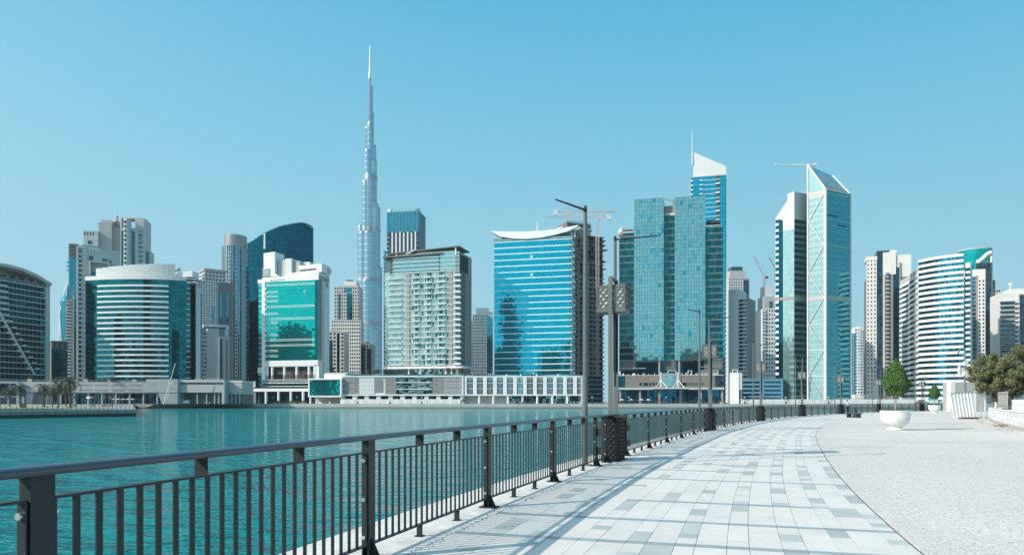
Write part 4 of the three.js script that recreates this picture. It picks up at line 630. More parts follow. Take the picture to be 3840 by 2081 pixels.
  // columned terrace level
  b.box('terrace_core', std(0.07, 0.05, 0.05, 0.8), U(1004), U(1178), V(1422), V(1372), -28, -5); b.front.one('soffit', whiteDim, uL, U(1178), V(1374), V(1370), -6, 0.6); for (const x of [1000, 1018, 1064, 1110, 1156, 1178]) { cyl(b.g, 'column', white, U(x), -0.6, 0.9, V(1424), V(1372)); cyl(b.g, 'column_base', midGrey, U(x), -0.6, 0.94, V(1424), V(1406)); } for (let i = 0; i < 5; i++) b.box('blind', taupe, U(1024 + i * 31), U(1050 + i * 31), V(1403), V(1390), -5, -4.8);
  // glass parapet base
  b.box('base_core', backTeal, U(985), U(1160), V(1455), V(1424), -24, 0.9); b.front.panes({ u0: U(986), u1: U(1158), v0: V(1452), v1: V(1425), nu: 24, nv: 3, mats: gTeal, out: 1.0, g: 0.12 }); for (const y of [1424, 1431, 1437, 1449]) b.front.one('white_rib', white, U(985), U(1159), V(y) - 0.16, V(y) + 0.16, 1.05, 1.4);
  b.done();
  const p = new Bld('hotel_portico', 'white flat canopy on round columns along the hotel base', 914, 508, 1158, 500), U2 = x => p.U(x), V2 = (y, x = 1030) => p.V(y, x);
  p.box('canopy', white, 0, p.W, V2(1468), V2(1457), -22, 1.2); p.box('recessed_wall', backBlue, U2(950), p.W, 0, V2(1468), -22, -6); const pf = p.face(U2(955), -5.9, p.W, -5.9); pf.panes({ v0: 0.2, v1: V2(1469), nu: 38, nv: 2, mats: gBlueOffice, out: 0, g: 0.12 }); p.front.one('glass_parapet', gTeal[2], 0.4, p.W, V2(1457), V2(1452), 0.6, 0.7);
  for (const x of [919, 926, 947, 951, 997, 1044, 1090, 1136]) cyl(p.g, 'column', white, U2(x), x === 926 || x === 951 ? -1 : 0.2, 0.85, 0, V2(1468)); cyl(p.g, 'terrace_column', cream, U2(928), -9, 0.8, V2(1457), V2(1428)); p.done();
  const s = new Bld('glass_box_pavilion', 'white framed box with one large teal glass front over the quay', 1155, 492, 1280, 488), U3 = x => s.U(x), V3y = y => s.V(y, 1215);
  s.box('core', backTeal, 0.6, s.W - 0.6, V3y(1486), V3y(1424), -14, -0.5); s.front.panes({ u0: U3(1160), u1: U3(1275), v0: V3y(1484), v1: V3y(1424), nu: 26, nv: 8, mats: gHotel, out: -0.4, g: 0.06, tilt: 0.007 });
  s.box('frame', white, 0, s.W, V3y(1424), V3y(1419), -14, 0.4); s.box('frame', white, 0, s.W, V3y(1489), V3y(1484), -14, 0.4); s.box('frame', white, 0, U3(1160), V3y(1484), V3y(1424), -14, 0.4); s.box('frame', white, U3(1275), s.W, V3y(1484), V3y(1424), -14, 0.4); for (const x of [1158, 1184, 1232, 1275]) cyl(s.g, 'column', white, U3(x), -2, 0.7, 0, V3y(1489)); s.box('back_wall', cream, 1, s.W, 0, V3y(1489), -14, -9); s.box('roof_block', white, U3(1205), s.W + 1, V3y(1419), V3y(1402), -20, -4); s.box('roof_block', paleGrey, U3(1200), s.W + 1, V3y(1400), V3y(1396), -20, -8); s.done();
}
function resTower(name, label, x0, x1, D, yTop, o = {}) { // plain far residential tower with recessed windows, glass strips and stepped top
  const b = new Bld(name, label, x0, D, x1, D * (o.turn || 1), 'building', o.group), W = b.W, V = y => b.V(y), top = V(yTop), nf = o.nf || Math.max(8, Math.round(top / 3.6)), wall = o.wall || cream;
  const base = V(o.yBase || 1430);
  b.box('core', darkGrey, 0.05, W - 0.05, 0, top, -(o.depth || 20), -0.5);
  b.front.punched({ v0: base, v1: top, nu: o.nu || Math.max(4, Math.round(W / 3.4)), nv: Math.round(nf * (top - base) / top), pw: o.pw || 0.45, ph: o.ph || 0.45, wall, mats: o.mats || gGrey, out: 0 });
  if (base > 1) b.box('base_wall', wall, 0, W, 0, base - 0.02, -5, -0.02);
  const side = x0 + x1 > 2 * CX ? b.left(o.depth || 20) : b.right(o.depth || 20); side.one('side_wall', wall, 0, o.depth || 20, 0, top, -0.6, -0.02);
  for (const [a, c, y0, y1, m] of o.strips || []) b.front.panes({ u0: b.U(a), u1: b.U(c), v0: V(y1), v1: V(y0), nu: 2, nv: Math.round((V(y0) - V(y1)) / 3.6), mats: m || gTeal, out: 0.15, g: 0.15 });
  for (const [a, c, y0, m, z] of o.tops || []) b.box('roof_block', m || wall, b.U(a), b.U(c), top - 0.02, V(y0), -(o.depth || 20) + 1, z === undefined ? -1 : z);
  for (const [a, c, m] of o.balc || []) b.front.balconies({ u0: b.U(a), u1: b.U(c), v0: base, v1: top, n: nf, depth: 1.4, h: 0.8, mat: m || wall });
  if (o.more) o.more(b, V); return b.done();
}
resTower('beige_tower', 'beige stepped tower with teal glass strips left of the tallest spire', 1252, 1346, 760, 1075, { wall: beige, nu: 11, strips: [[1268, 1276, 1102, 1198], [1300, 1320, 1100, 1200], [1290, 1318, 1078, 1096, gFar]], tops: [[1268, 1340, 1068], [1285, 1332, 1052, cream, -4], [1292, 1316, 1046, gTeal[1], -6]], more: (b, V) => { b.box('lower_mass', beige, -2.5, b.W + 1.5, 0, V(1200), -18, -0.6); b.front.punched({ u0: -2.5, u1: b.W + 1.5, v0: V(1402), v1: V(1200), nu: 13, nv: 15, pw: 0.4, ph: 0.45, wall: cream, mats: gGrey, out: 0.9 }); } });
resTower('low_beige_tower', 'lower beige tower with blue strips right of the hotel', 1232, 1290, 700, 1245, { wall: beige, strips: [[1234, 1246, 1275, 1400, gFar], [1262, 1272, 1250, 1400, gDeep]], tops: [[1236, 1270, 1240, taupe]] });
resTower('dark_teal_block', 'low dark teal block at the foot of the tallest spire', 1352, 1392, 720, 1290, { wall: taupe, strips: [[1376, 1391, 1310, 1420], [1354, 1366, 1300, 1420, gDeep]], tops: [[1355, 1372, 1280]] });
{ // B13 very tall stepped spire tower
  const D = 1720, b = new Bld('stepped_spire_tower', 'tallest silver stepped skyscraper tapering to a needle', 1342, D, 1425, D), V = y => b.V(y), k = D / F;
  // lobes: centre column, half width (px), top row, how far forward
  const L = [[1385.5, 9, 468, 0.0], [1384, 7, 385, -4], [1390, 7.5, 420, -9], [1386, 15.5, 665, 5], [1379, 13, 570, 2], [1391, 9, 510, -3], [1372, 7, 478, -8], [1397, 11, 548, -6], [1386, 19.5, 660, 3], [1374, 15, 690, 6], [1398, 14, 605, -3], [1388, 24, 880, 10], [1404, 16, 772, 2], [1352, 10.5, 852, 0], [1411, 12, 780, -8], [1364, 20, 880, 8], [1406, 18, 1010, -2], [1384, 26, 1060, 15], [1420, 8, 1005, -12], [1365, 22, 1245, 12], [1400, 24, 1240, 14]];
  const lobe = (cx, hw, yTop, dz, i) => {
    const top = V(yTop), R = hw * k, x = (cx - 1342) * k, n = 28, g = new THREE.CylinderGeometry(R, R, top, n); g.translate(x, top / 2, dz); const m = mesh('shaft', g, gBurj[i % 3], b.g);
    const cap = new THREE.CylinderGeometry(R * 0.92, R, 4, n); cap.translate(x, top + 2, dz); mesh('cap', cap, gBurj[2], m);
    const rings = []; for (let v = 30; v < top; v += 14) { const q = new THREE.CylinderGeometry(R + 0.2, R + 0.2, 2.0, n, 1, true); q.translate(x, v, dz); rings.push(q); } const rm = mesh('floor_ring', mergeGeometries(rings), std(0.38, 0.52, 0.58, 0.35, 0.6), m);
    for (const yb of [668, 860, 1050, 1215]) if (yb - 4 > yTop) { const q = new THREE.CylinderGeometry(R + 0.8, R + 0.8, 9, n, 1, true); q.translate(x, V(yb), dz); mesh('mechanical_band', q, std(0.30, 0.36, 0.40, 0.5, 0.5), m); }
    const fins = []; for (let a = 0; a < 10; a++) { const t = Math.PI * (a + 0.5) / 10; fins.push(boxG(x + (R + 0.1) * Math.cos(t) - 0.3, x + (R + 0.1) * Math.cos(t) + 0.3, 0, top, dz + (R + 0.1) * Math.sin(t) - 0.3, dz + (R + 0.1) * Math.sin(t) + 0.3)); } mesh('fin', join(fins), std(0.36, 0.48, 0.54, 0.35, 0.6), m);
  };
  L.forEach((l, i) => lobe(...l, i));
  lobe(1385, 5.5, 296, 0, 1); lobe(1391.5, 4.5, 328, -3, 2); lobe(1381.5, 4, 385, -2, 0);
  const sx = (1386 - 1342) * k; mesh('needle', join([rodG(V3(sx, V(300), 0), V3(sx, V(262), 0), 2.6, 2.0, 10), rodG(V3(sx, V(262), 0), V3(sx, V(172), 0), 1.7, 0.5, 10)]), std(0.72, 0.76, 0.78, 0.35, 0.5), b.g); b.done();
}
{ // B14 blue tower with white fins
  const b = new Bld('finned_blue_tower', 'blue glass tower with pale vertical fins and mast tips on top', 1450, 850, 1571, 845), V = y => b.V(y), W = b.W, U = x => b.U(x);
  b.box('core', backBlue, 0, W, 0, V(795), -30, -0.3); b.front.panes({ v0: V(872), v1: V(795), nu: 16, nv: 9, mats: gFar, out: 0, g: 0.12 }); b.front.panes({ v0: V(1180), v1: V(872), nu: 12, nv: 18, mats: gGrey, out: -0.1, g: 0.2 }); b.front.panes({ v0: V(1420), v1: V(1180), nu: 6, nv: 8, mats: gFar, out: -0.1, g: 0.2 });
  for (let i = 0; i < 8; i++) b.box('mast_tip', midGrey, U(1470 + i * 13), U(1471 + i * 13), V(872), V(780), -0.5, 0.4); for (let i = 0; i < 7; i++) b.box('pale_fin', whiteDim, U(1468 + i * 14.5), U(1473.5 + i * 14.5), V(1180), V(872 + (i % 2) * 3), -0.3, 1.1);
  b.box('corner_block', white, 0.3, U(1462), V(796), V(783), -6, -1); b.box('corner_block', midGrey, U(1555), W - 0.2, V(796), V(786), -6, -1); b.front.balconies({ u0: -0.6, u1: U(1460), v0: V(1200), v1: V(878), n: 20, depth: 1.6, h: 0.6, mat: paleGrey }); b.front.balconies({ u0: U(1560), u1: W + 0.3, v0: V(1200), v1: V(878), n: 20, depth: 1.6, h: 0.6, mat: darkGrey });
  // lower stepped wing on its left
  b.box('wing', backBlue, U(1436), 0, 0, V(938), -24, -2); b.face(U(1436), -1.9, -0.1, -1.9).panes({ v0: V(1420), v1: V(938), nu: 2, nv: 34, mats: gFar, out: 0, g: 0.15 }); b.face(U(1436), -1.9, -0.1, -1.9).balconies({ u0: -0.6, u1: 1.6, v0: V(1400), v1: V(940), n: 32, depth: 1.0, h: 0.6, mat: paleGrey }); b.done();
}
{ // B15 apartment block with balconies
  const b = new Bld('balcony_apartment_block', 'pale green glass apartment block with stacked balconies and dark roof canopy', 1442, 533, 1722, 517), U = x => b.U(x), V = (y, x = 1580) => b.V(y, x), W = b.W, v0 = V(1370), v1 = V(1022), n = 17, fh = (v1 - v0) / n;
  b.box('core', backTeal, 0, W, V(1378), V(962), -26, -2.7); b.box('upper_core', backTeal, 0, W, v1, V(962), -26, -1.4);
  const bays = [[1442, 1520, -0.2], [1534, 1549, 0], [1549, 1600, -0.9], [1600, 1612, -0.9], [1612, 1680, -0.9], [1692, 1722, -0.5]];
  b.front.panes({ u0: U(1442), u1: U(1522), v0, v1, nu: 11, nv: n, mats: gSea, out: -0.4, g: 0.12, gv: 0.5 }); for (const [xa, xb, o] of [[1536, 1553, -0.9], [1553, 1573, -2.5], [1573, 1598, -0.9], [1598, 1618, -2.5], [1618, 1643, -0.9], [1643, 1668, -2.5], [1668, 1680, -0.9]]) { b.front.panes({ u0: U(xa), u1: U(xb), v0, v1, nu: Math.max(2, Math.round((xb - xa) / 6.5)), nv: n, mats: [...gSea, gTeal[1]], out: o, g: 0.12, gv: 0.5, tilt: 0.012 }); if (o < -2) for (const q of [xa, xb]) b.box('recess_wall', whiteDim, U(q) - 0.12, U(q) + 0.12, v0, v1, -2.6, -0.5); } b.front.panes({ u0: U(1696), u1: W, v0, v1, nu: 5, nv: n, mats: gSea, out: -0.5, g: 0.12, gv: 0.5 });
  b.box('brown_pier', taupe, U(1522), U(1535), v0, v1, -2, -0.1); b.box('brown_pier', taupe, U(1681), U(1695), v0, v1, -2, -0.1);
  b.front.bands({ u0: -0.1, u1: W + 0.1, v0, v1, n, h: 0.38, out0: -1.2, out1: 0.12, mat: whiteDim, name: 'floor_edge' });
  for (const [a, c, d, m] of [[1458, 1508, 1.6, steelWhite], [1553, 1573, 1.5, steelWhite], [1598, 1618, 1.5, steelWhite], [1643, 1672, 1.9, steelWhite], [1704, 1730, 2.2, whiteDim]]) b.front.balconies({ u0: U(a), u1: U(c), v0: v0 - 0.1, v1: v1 - 0.1, n, depth: d, h: c === 1730 ? 1.0 : 0.22, slab: 0.26, mat: m });
  // glass guards of the balconies
  for (const [a, c, d] of [[1458, 1508, 1.6], [1553, 1573, 1.5], [1598, 1618, 1.5], [1643, 1672, 1.9]]) for (let j = 0; j < n; j++) b.front.piece('glass_guard', gSea[j % 4], U(a) + 0.1, U(c) - 0.1, v0 + j * fh + 0.42, v0 + j * fh + 1.15, d - 0.06, d - 0.02);
  // set-back upper storeys
  b.front.panes({ u0: U(1470), u1: U(1644), v0: v1 + 0.3, v1: V(950), nu: 26, nv: 9, mats: gPale.slice(0, 3), out: -1.2, g: 0.08 }); b.front.panes({ u0: U(1650), u1: U(1722), v0: v1 + 0.3, v1: V(950), nu: 11, nv: 9, mats: gPale.slice(0, 3), out: -0.2, g: 0.08 }); b.box('upper_core', backTeal, U(1650), W, v1, V(952), -26, -0.4); b.front.bands({ u0: U(1470), u1: W, v0: v1 + 2, v1: V(966), n: 3, h: 0.3, out0: -1, out1: 0.1, mat: steelWhite, name: 'floor_edge' });
  b.front.panes({ u0: 0.1, u1: U(1468), v0: v1, v1: V(1015), nu: 3, nv: 1, mats: gSea, out: -0.6, g: 0.1 }); cyl(b.g, 'roof_column', brown, U(1464), 0, 0.5, v1, V(966));
  b.slab('roof_canopy', brown, [[U(1437), V(968, 1442)], [U(1660), V(957)], [U(1660), V(953)], [U(1437), V(963, 1442)]], -20, 1.6); b.slab('roof_canopy', brown, [[U(1452), V(947)], [U(1722), V(934)], [U(1722), V(930)], [U(1452), V(943)]], -22, 0.6); b.box('roof_room', gSea[2], U(1490), U(1706), V(957), V(944), -20, -2); for (const x of [1484, 1706]) b.box('roof_post', steelWhite, U(x), U(x + 4), V(962), V(936), -1, 0);
  { const q = barG(V3(U(1524), V(950), 1), V3(U(1560), V(936), 0.8), 0.9, 0.5); mesh('roof_strut', q, paleGrey, b.g); }
  // shaded right-hand side
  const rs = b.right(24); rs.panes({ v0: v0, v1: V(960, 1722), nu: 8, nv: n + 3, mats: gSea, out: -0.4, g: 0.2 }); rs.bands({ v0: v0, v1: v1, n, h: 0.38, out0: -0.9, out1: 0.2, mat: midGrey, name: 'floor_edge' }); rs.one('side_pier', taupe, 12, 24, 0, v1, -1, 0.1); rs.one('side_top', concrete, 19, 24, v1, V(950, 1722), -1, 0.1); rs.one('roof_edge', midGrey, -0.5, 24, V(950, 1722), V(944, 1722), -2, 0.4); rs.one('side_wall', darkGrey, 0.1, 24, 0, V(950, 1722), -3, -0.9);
  // open entrance level
  b.box('entrance_slab', steelWhite, U(1440), U(1735), V(1382), V(1374), -26, 0.8); for (const x of [1528, 1572, 1668, 1690]) cyl(b.g, 'column', white, U(x), -2, 0.55, V(1412), V(1382)); b.face(U(1536), -7, U(1668), -7).panes({ v0: V(1412), v1: V(1383), nu: 20, nv: 3, mats: [...gSmoke, ...gSea], out: 0, g: 0.1 }); b.box('entrance_core', darkGrey, U(1490), U(1700), V(1412), V(1382), -24, -7.2); b.done();
}
{ // B16 mall podium below it
  const b = new Bld('panelled_podium', 'long white podium with grey panels and mosaic glass along the quay', 1281, 490, 1738, 486), U = x => b.U(x), V = (y, x = 1500) => b.V(y, x), W = b.W;
  b.box('core', whiteDim, 0, W, V(1480), V(1414), -40, -0.4); b.box('cornice', white, 0, W, V(1414), V(1409), -40, 0.5); b.box('string_course', white, 0, W, V(1484), V(1479), -40, 0.5); b.box('end_frame', white, W - 1, W, V(1479), V(1414), -2, 0.5);
  const gp = std(0.27, 0.265, 0.255, 0.8), gp2 = std(0.33, 0.325, 0.33, 0.8);
  const panels = (x0, x1, nx, rows, m, rn = 'grey_panel') => { for (const [ya, yb] of rows) for (let i = 0; i < nx; i++) b.front.piece(rn, m, U(x0 + (x1 - x0) * i / nx) + 0.06, U(x0 + (x1 - x0) * (i + 1) / nx) - 0.06, V(yb), V(ya), -0.3, 0.1); };
  panels(1283, 1344, 5, [[1416, 1436], [1440, 1459], [1463, 1478]], gp); panels(1404, 1432, 5, [[1421, 1470]], gp); panels(1443, 1484, 4, [[1416, 1478]], gp); panels(1622, 1660, 4, [[1416, 1478]], gp); panels(1664, 1733, 3, [[1416, 1431], [1436, 1454], [1459, 1478]], gp2);
  for (let i = 0; i < 6; i++) for (let j = 0; j < 4; j++) { b.front.piece('white_panel', steelWhite, U(1346 + i * 9.5) + 0.05, U(1346 + (i + 1) * 9.5) - 0.05, V(1416 + (j + 1) * 15.5) + 0.05, V(1416 + j * 15.5) - 0.05, -0.3, 0.05); }
  // mosaic glass with a pale burst in the middle
  for (let j = 0; j < 18; j++) for (let i = 0; i < 12; i++) { const c = Math.abs(i - 6.6 + Math.sin(j) * 0.8); const m = c < 1.5 + rand() ? (rand() < 0.5 ? gPale[4] : gSea[3]) : rand() < 0.25 ? gSea[2] : gSmoke[j % 4]; b.front.piece('mosaic_pane', m, U(1485 + i * 11.4), U(1485 + (i + 1) * 11.4) - 0.06, V(1478 - j * 3.4), V(1474.7 - j * 3.4) - 0.05, -0.3, -0.1, rr(-0.01, 0.01), rr(-0.006, 0.006)); }
  for (const y of [1434, 1459]) b.front.one('white_rib', white, U(1485), U(1621), V(y + 2), V(y - 1), -0.2, 0.3); for (const y of [1425, 1442, 1466]) for (const x of [1287, 1330, 1450, 1466, 1630]) b.front.one('vent_slot', black, U(x), U(x + 9), V(y) - 0.3, V(y), 0.1, 0.13);
  // shop level
  b.box('shop_core', backDark, 0, W, 0, V(1484), -40, -3.5); for (let i = 0; i <= 10; i++) b.box('pier', whiteDim, U(1283 + i * 45) - 1.4, U(1283 + i * 45) + 1.4, 0, V(1484), -4, -0.3); for (let i = 0; i < 10; i++) b.face(U(1291 + i * 45), -3, U(1321 + i * 45), -3).panes({ v0: 3.2, v1: V(1485), nu: 4, nv: 2, mats: [...gDark, gSmoke[3]], out: 0, g: 0.15 }); for (let i = 0; i < 40; i++) b.front.piece('plinth_panel', i % 3 ? whiteDim : white, 0.05 + i * (W - 2) / 40, (i + 1) * (W - 2) / 40 - 0.05, 0, 3.1, -1.5, 1.2); b.front.one('terrace_guard', gPale[0], 2, W, V(1409), V(1403), -1.5, -1.45); b.done();
}
resTower('twin_white_tower', 'white stepped residential towers left of the bright blue building', 1772, 1848, 880, 1180, { wall: cream, nu: 9, strips: [[1826, 1847, 1190, 1400, gFar]], tops: [[1785, 1832, 1154], [1822, 1848, 1168, white, -3]], balc: [[1796, 1808]] });
resTower('pale_blue_block', 'pale blue grey block partly behind the apartment block', 1752, 1800, 940, 1205, { wall: beige, strips: [[1770, 1790, 1210, 1400, gFar]], tops: [[1755, 1772, 1194]] });
const gSage = glassSet([[0.16, 0.34, 0.35], [0.18, 0.37, 0.375], [0.14, 0.31, 0.32]]);
const gMint = glassSet([[0.40, 0.60, 0.59], [0.43, 0.63, 0.615], [0.37, 0.575, 0.57]], 0.05, 0.8);
const rfReflectTint = glassSet([[0.05, 0.31, 0.37], [0.055, 0.335, 0.395], [0.045, 0.29, 0.35]]);  // bluer tint stands in for reflections on the braced tower's right face
{ // B18 bright blue glass block with sweeping roof
  const b = new Bld('bright_blue_block', 'bright blue glass office block with white lines and swooping white roof', 1853, 545, 2148, 531), U = x => b.U(x), V = (y, x = 2000) => b.V(y, x), W = b.W, v0 = V(1412), v1 = V(902), n = 22, fh = (v1 - v0) / n;
  b.box('core', backBlue, 0, W, 0, v1, -30, -0.15); b.front.panes({ u0: 0, u1: U(2136), v0, v1, nu: 36, nv: n * 2, mats: gCyan, out: 0, g: 0.07, tilt: 0.004 }); b.front.panes({ u0: U(2137), u1: W, v0, v1, nu: 1, nv: n, mats: [gCyan[3]], out: -0.1, g: 0.07 });
  b.front.bands({ u0: -0.1, u1: U(2146), v0: v0 + fh, v1, n: n - 1, h: 0.62, out0: -0.1, out1: 0.3, mat: std(0.70, 0.80, 0.82, 0.5), name: 'white_line' }); b.front.one('parapet', gTeal[1], -0.3, W + 0.2, v1 + 0.3, v1 + 2.4, -1, 0.2); b.front.one('white_line', steelWhite, -0.3, W + 0.2, v1 + 1.2, v1 + 1.6, 0.2, 0.35);
  for (const [x, y] of [[1994, 962], [1994, 1030]]) b.front.one('open_window', std(0.6, 0.78, 0.8, 0.4), U(x - 4), U(x + 4), V(y + 5), V(y - 5), 0.08, 0.3); b.front.one('door_frame', white, U(1987), U(2002), V(1410), V(1397), 0.1, 0.5); b.front.one('door_pane', gDeep[0], U(1990), U(1999), V(1409), V(1399), 0.5, 0.55);
  const rs = b.right(22); rs.panes({ v0, v1, nu: 4, nv: n, mats: gCyan, out: 0, g: 0.2 }); rs.bands({ v0, v1, n, h: 0.25, out0: -0.1, out1: 0.9, mat: alum, name: 'side_line' }); rs.one('side_core', backBlue, 0, 22, 0, v1, -2, -0.1);
  // swooping roof: bent slab on posts
  const up = [[1840, 867], [1880, 869], [1930, 870], [1985, 869], [2040, 866], [2090, 860], [2130, 853], [2168, 846]], lo = [[1876, 888], [1925, 896], [1978, 897.5], [2030, 892], [2080, 882], [2130, 869], [2166, 852]];
  const pts = up.map(([x, y]) => [U(x), V(y, x)]).concat(lo.reverse().map(([x, y]) => [U(x), V(y, x)])); b.slab('roof', white, pts, -26, 1.5);
  b.slab('roof_tip', paleGrey, [[U(2130), V(870)], [U(2166), V(853)], [U(2180), V(867)], [U(2160), V(872)]], -24, 0.8); for (let i = 0; i < 4; i++) b.box('roof_slot', white, U(2150 + i * 5), U(2154 + i * 5), V(868 - i), V(862 - i), 0.8, 0.9);
  for (const x of [1868, 1876, 1918, 2082, 2140, 2152]) b.box('roof_post', whiteDim, U(x), U(x + 5), v1 + 1, V(875 - (x > 2050 ? 6 : -6)), -2.5, -1.5);
  mesh('flagpole', rodG(V3(U(2009), V(872), -6), V3(U(2009), V(821), -6), 0.35, 0.25, 8), white, b.g); b.done();
}
{ // B19 white podium with twelve tall windows
  const b = new Bld('white_window_podium', 'white podium with twelve tall gridded windows along the quay', 1740, 486, 2195, 481), U = x => b.U(x), V = (y, x = 1960) => b.V(y, x), W = b.W, top = V(1410), bot = V(1484), w0 = V(1479), w1 = V(1415);
  b.box('core', backBlue, 0.2, W - 0.2, bot, top - 0.3, -34, -0.8); b.box('top_wall', white, 0, W, w1, top, -34, 0); b.box('bottom_wall', white, 0, W, bot, w0, -34, 0.02);
  let prev = 0; const X = i => 1750 + i * 37.6; for (let i = 0; i <= 12; i++) { const a = i ? U(X(i - 1) + 23.5) : 0, c = i < 12 ? U(X(i)) : W; b.box('pier', white, a, c, w0, w1, -1, 0); }
  for (let i = 0; i < 12; i++) { const f = b.face(U(X(i)), -0.5, U(X(i) + 23.5), -0.5); f.panes({ v0: w0, v1: w1, nu: 5, nv: 3, mats: i === 5 ? gHotel : [...gBlueOffice, gDeep[1]], out: 0, g: 0.14, tilt: 0.01 }); f.fins({ v0: w0, v1: w1, n: 5, w: 0.16, out0: -0.1, out1: 0.15, mat: steelWhite, name: 'glazing_bar' }); for (const q of [0.34, 0.66, 0.92]) f.piece('transom', steelWhite, 0, f.L, w0 + (w1 - w0) * q - 0.13, w0 + (w1 - w0) * q + 0.13, -0.08, 0.2); }
  b.front.one('terrace_guard', gPale[1], 1, W, top, V(1405), -1, -0.95); for (const x of [1897, 1950, 2010, 2090]) b.box('guard_post', white, U(x), U(x + 5), top, V(1403), -1, -0.4);
  b.box('base_core', cream, 0, U(1905), 0, bot, -30, -5); b.box('base_core', darkGrey, U(1905), W, 0, bot, -30, -5.2); b.face(U(1906), -5, W - 1, -5).panes({ v0: 0.2, v1: bot - 0.3, nu: 44, nv: 3, mats: [...gDark, ...gSea, gSmoke[2]], out: 0, g: 0.18 }); for (let i = 0; i < 7; i++) b.box('wall_joint', paleGrey, U(1752 + i * 22), U(1752 + i * 22) + 0.1, 0, bot, -5, -4.95);
  for (const x of [1797, 1850, 1905, 1960, 2015, 2072, 2128]) cyl(b.g, 'column', white, U(x), -0.9, 0.75, 0, bot); for (let i = 0; i < 4; i++) b.box('shop_sign', i % 2 ? whiteDim : paleGrey, U(1970 + i * 50), U(1994 + i * 50), 5.6, 7.4, -4.9, -4.7); b.box('doorway', backDark, U(1988), U(2000), 0, 6.5, -5, -4.8);
  { const m = b.front.one('notice', std(0.6, 0.72, 0.78, 0.6), U(1848), U(1856), V(1446), V(1424), 0, 0.08); }
  // grey corner wing in shade
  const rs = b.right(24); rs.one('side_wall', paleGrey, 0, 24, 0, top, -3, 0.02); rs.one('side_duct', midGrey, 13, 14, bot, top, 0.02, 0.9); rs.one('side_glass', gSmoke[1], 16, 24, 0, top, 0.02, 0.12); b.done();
}
function towerCrane(name, label, x, D, yBase, yJib, xTip, xTail, mat, dz = 0) { // lattice mast and hammerhead jib
  const k = D / F, t = thing(name, label, 'crane', wx(x, D), 0, -D), Y = y => EYE - (y - HY) * k, X = q => (q - x) * k, w = 1.1;
  const y0 = Y(yBase), y1 = Y(yJib), gs = []; for (const [a, c] of [[-w, -w], [w, -w], [-w, w], [w, w]]) gs.push(boxG(a - 0.16, a + 0.16, y0, y1, c - 0.16, c + 0.16)); const st = 3.2; for (let v = y0, i = 0; v < y1 - st; v += st, i++) for (const c of [-w, w]) { gs.push(barG(V3(i % 2 ? -w : w, v, c), V3(i % 2 ? w : -w, v + st, c), 0.2)); gs.push(barG(V3(c, v, i % 2 ? -w : w), V3(c, v + st, i % 2 ? w : -w), 0.2)); gs.push(boxG(-w, w, v - 0.09, v + 0.09, c - 0.09, c + 0.09)); } mesh('mast', join(gs), mat, t);
  const js = [], tip = X(xTip), tail = X(xTail), s = Math.sign(tip); js.push(barG(V3(0, y1 + 0.2, -0.7), V3(tip, y1 + 0.2, -0.7), 0.22), barG(V3(0, y1 + 0.2, 0.7), V3(tip, y1 + 0.2, 0.7), 0.22), barG(V3(0, y1 + 2.0, 0), V3(tip, y1 + 1.2, 0), 0.24)); for (let q = 0; q < Math.abs(tip); q += 2.2) js.push(barG(V3(s * q, y1 + 0.2, 0.7), V3(s * (q + 1.1), y1 + 1.8, 0), 0.13), barG(V3(s * (q + 1.1), y1 + 1.8, 0), V3(s * Math.min(Math.abs(tip), q + 2.2), y1 + 0.2, -0.7), 0.13)); mesh('jib', join(js), mat, t);
  mesh('counter_jib', join([barG(V3(0, y1 + 0.3, -0.6), V3(tail, y1 + 0.3, -0.6), 0.4), barG(V3(0, y1 + 0.3, 0.6), V3(tail, y1 + 0.3, 0.6), 0.4)]), mat, t); box(t, 'counterweight', cream, tail - 1.6, tail + 1.6, y1 - 2.2, y1 + 2.2, -1.2, 1.2); mesh('apex', join([barG(V3(-0.8, y1, 0), V3(0, y1 + 9, 0), 0.3), barG(V3(0.8, y1, 0), V3(0, y1 + 9, 0), 0.3)]), mat, t); mesh('tie_bar', join([rodG(V3(0, y1 + 9, 0), V3(tip * 0.6, y1 + 1.8, 0), 0.1), rodG(V3(0, y1 + 9, 0), V3(tail, y1 + 1, 0), 0.1)]), mat, t); box(t, 'cab', whiteDim, 0.6, 2.6, y1 - 2.4, y1, -0.9, 0.9);
  mesh('hook_line', rodG(V3(tip * 0.35, y1, 0), V3(tip * 0.35, y1 - 14, 0), 0.09), midGrey, t); return t;
}
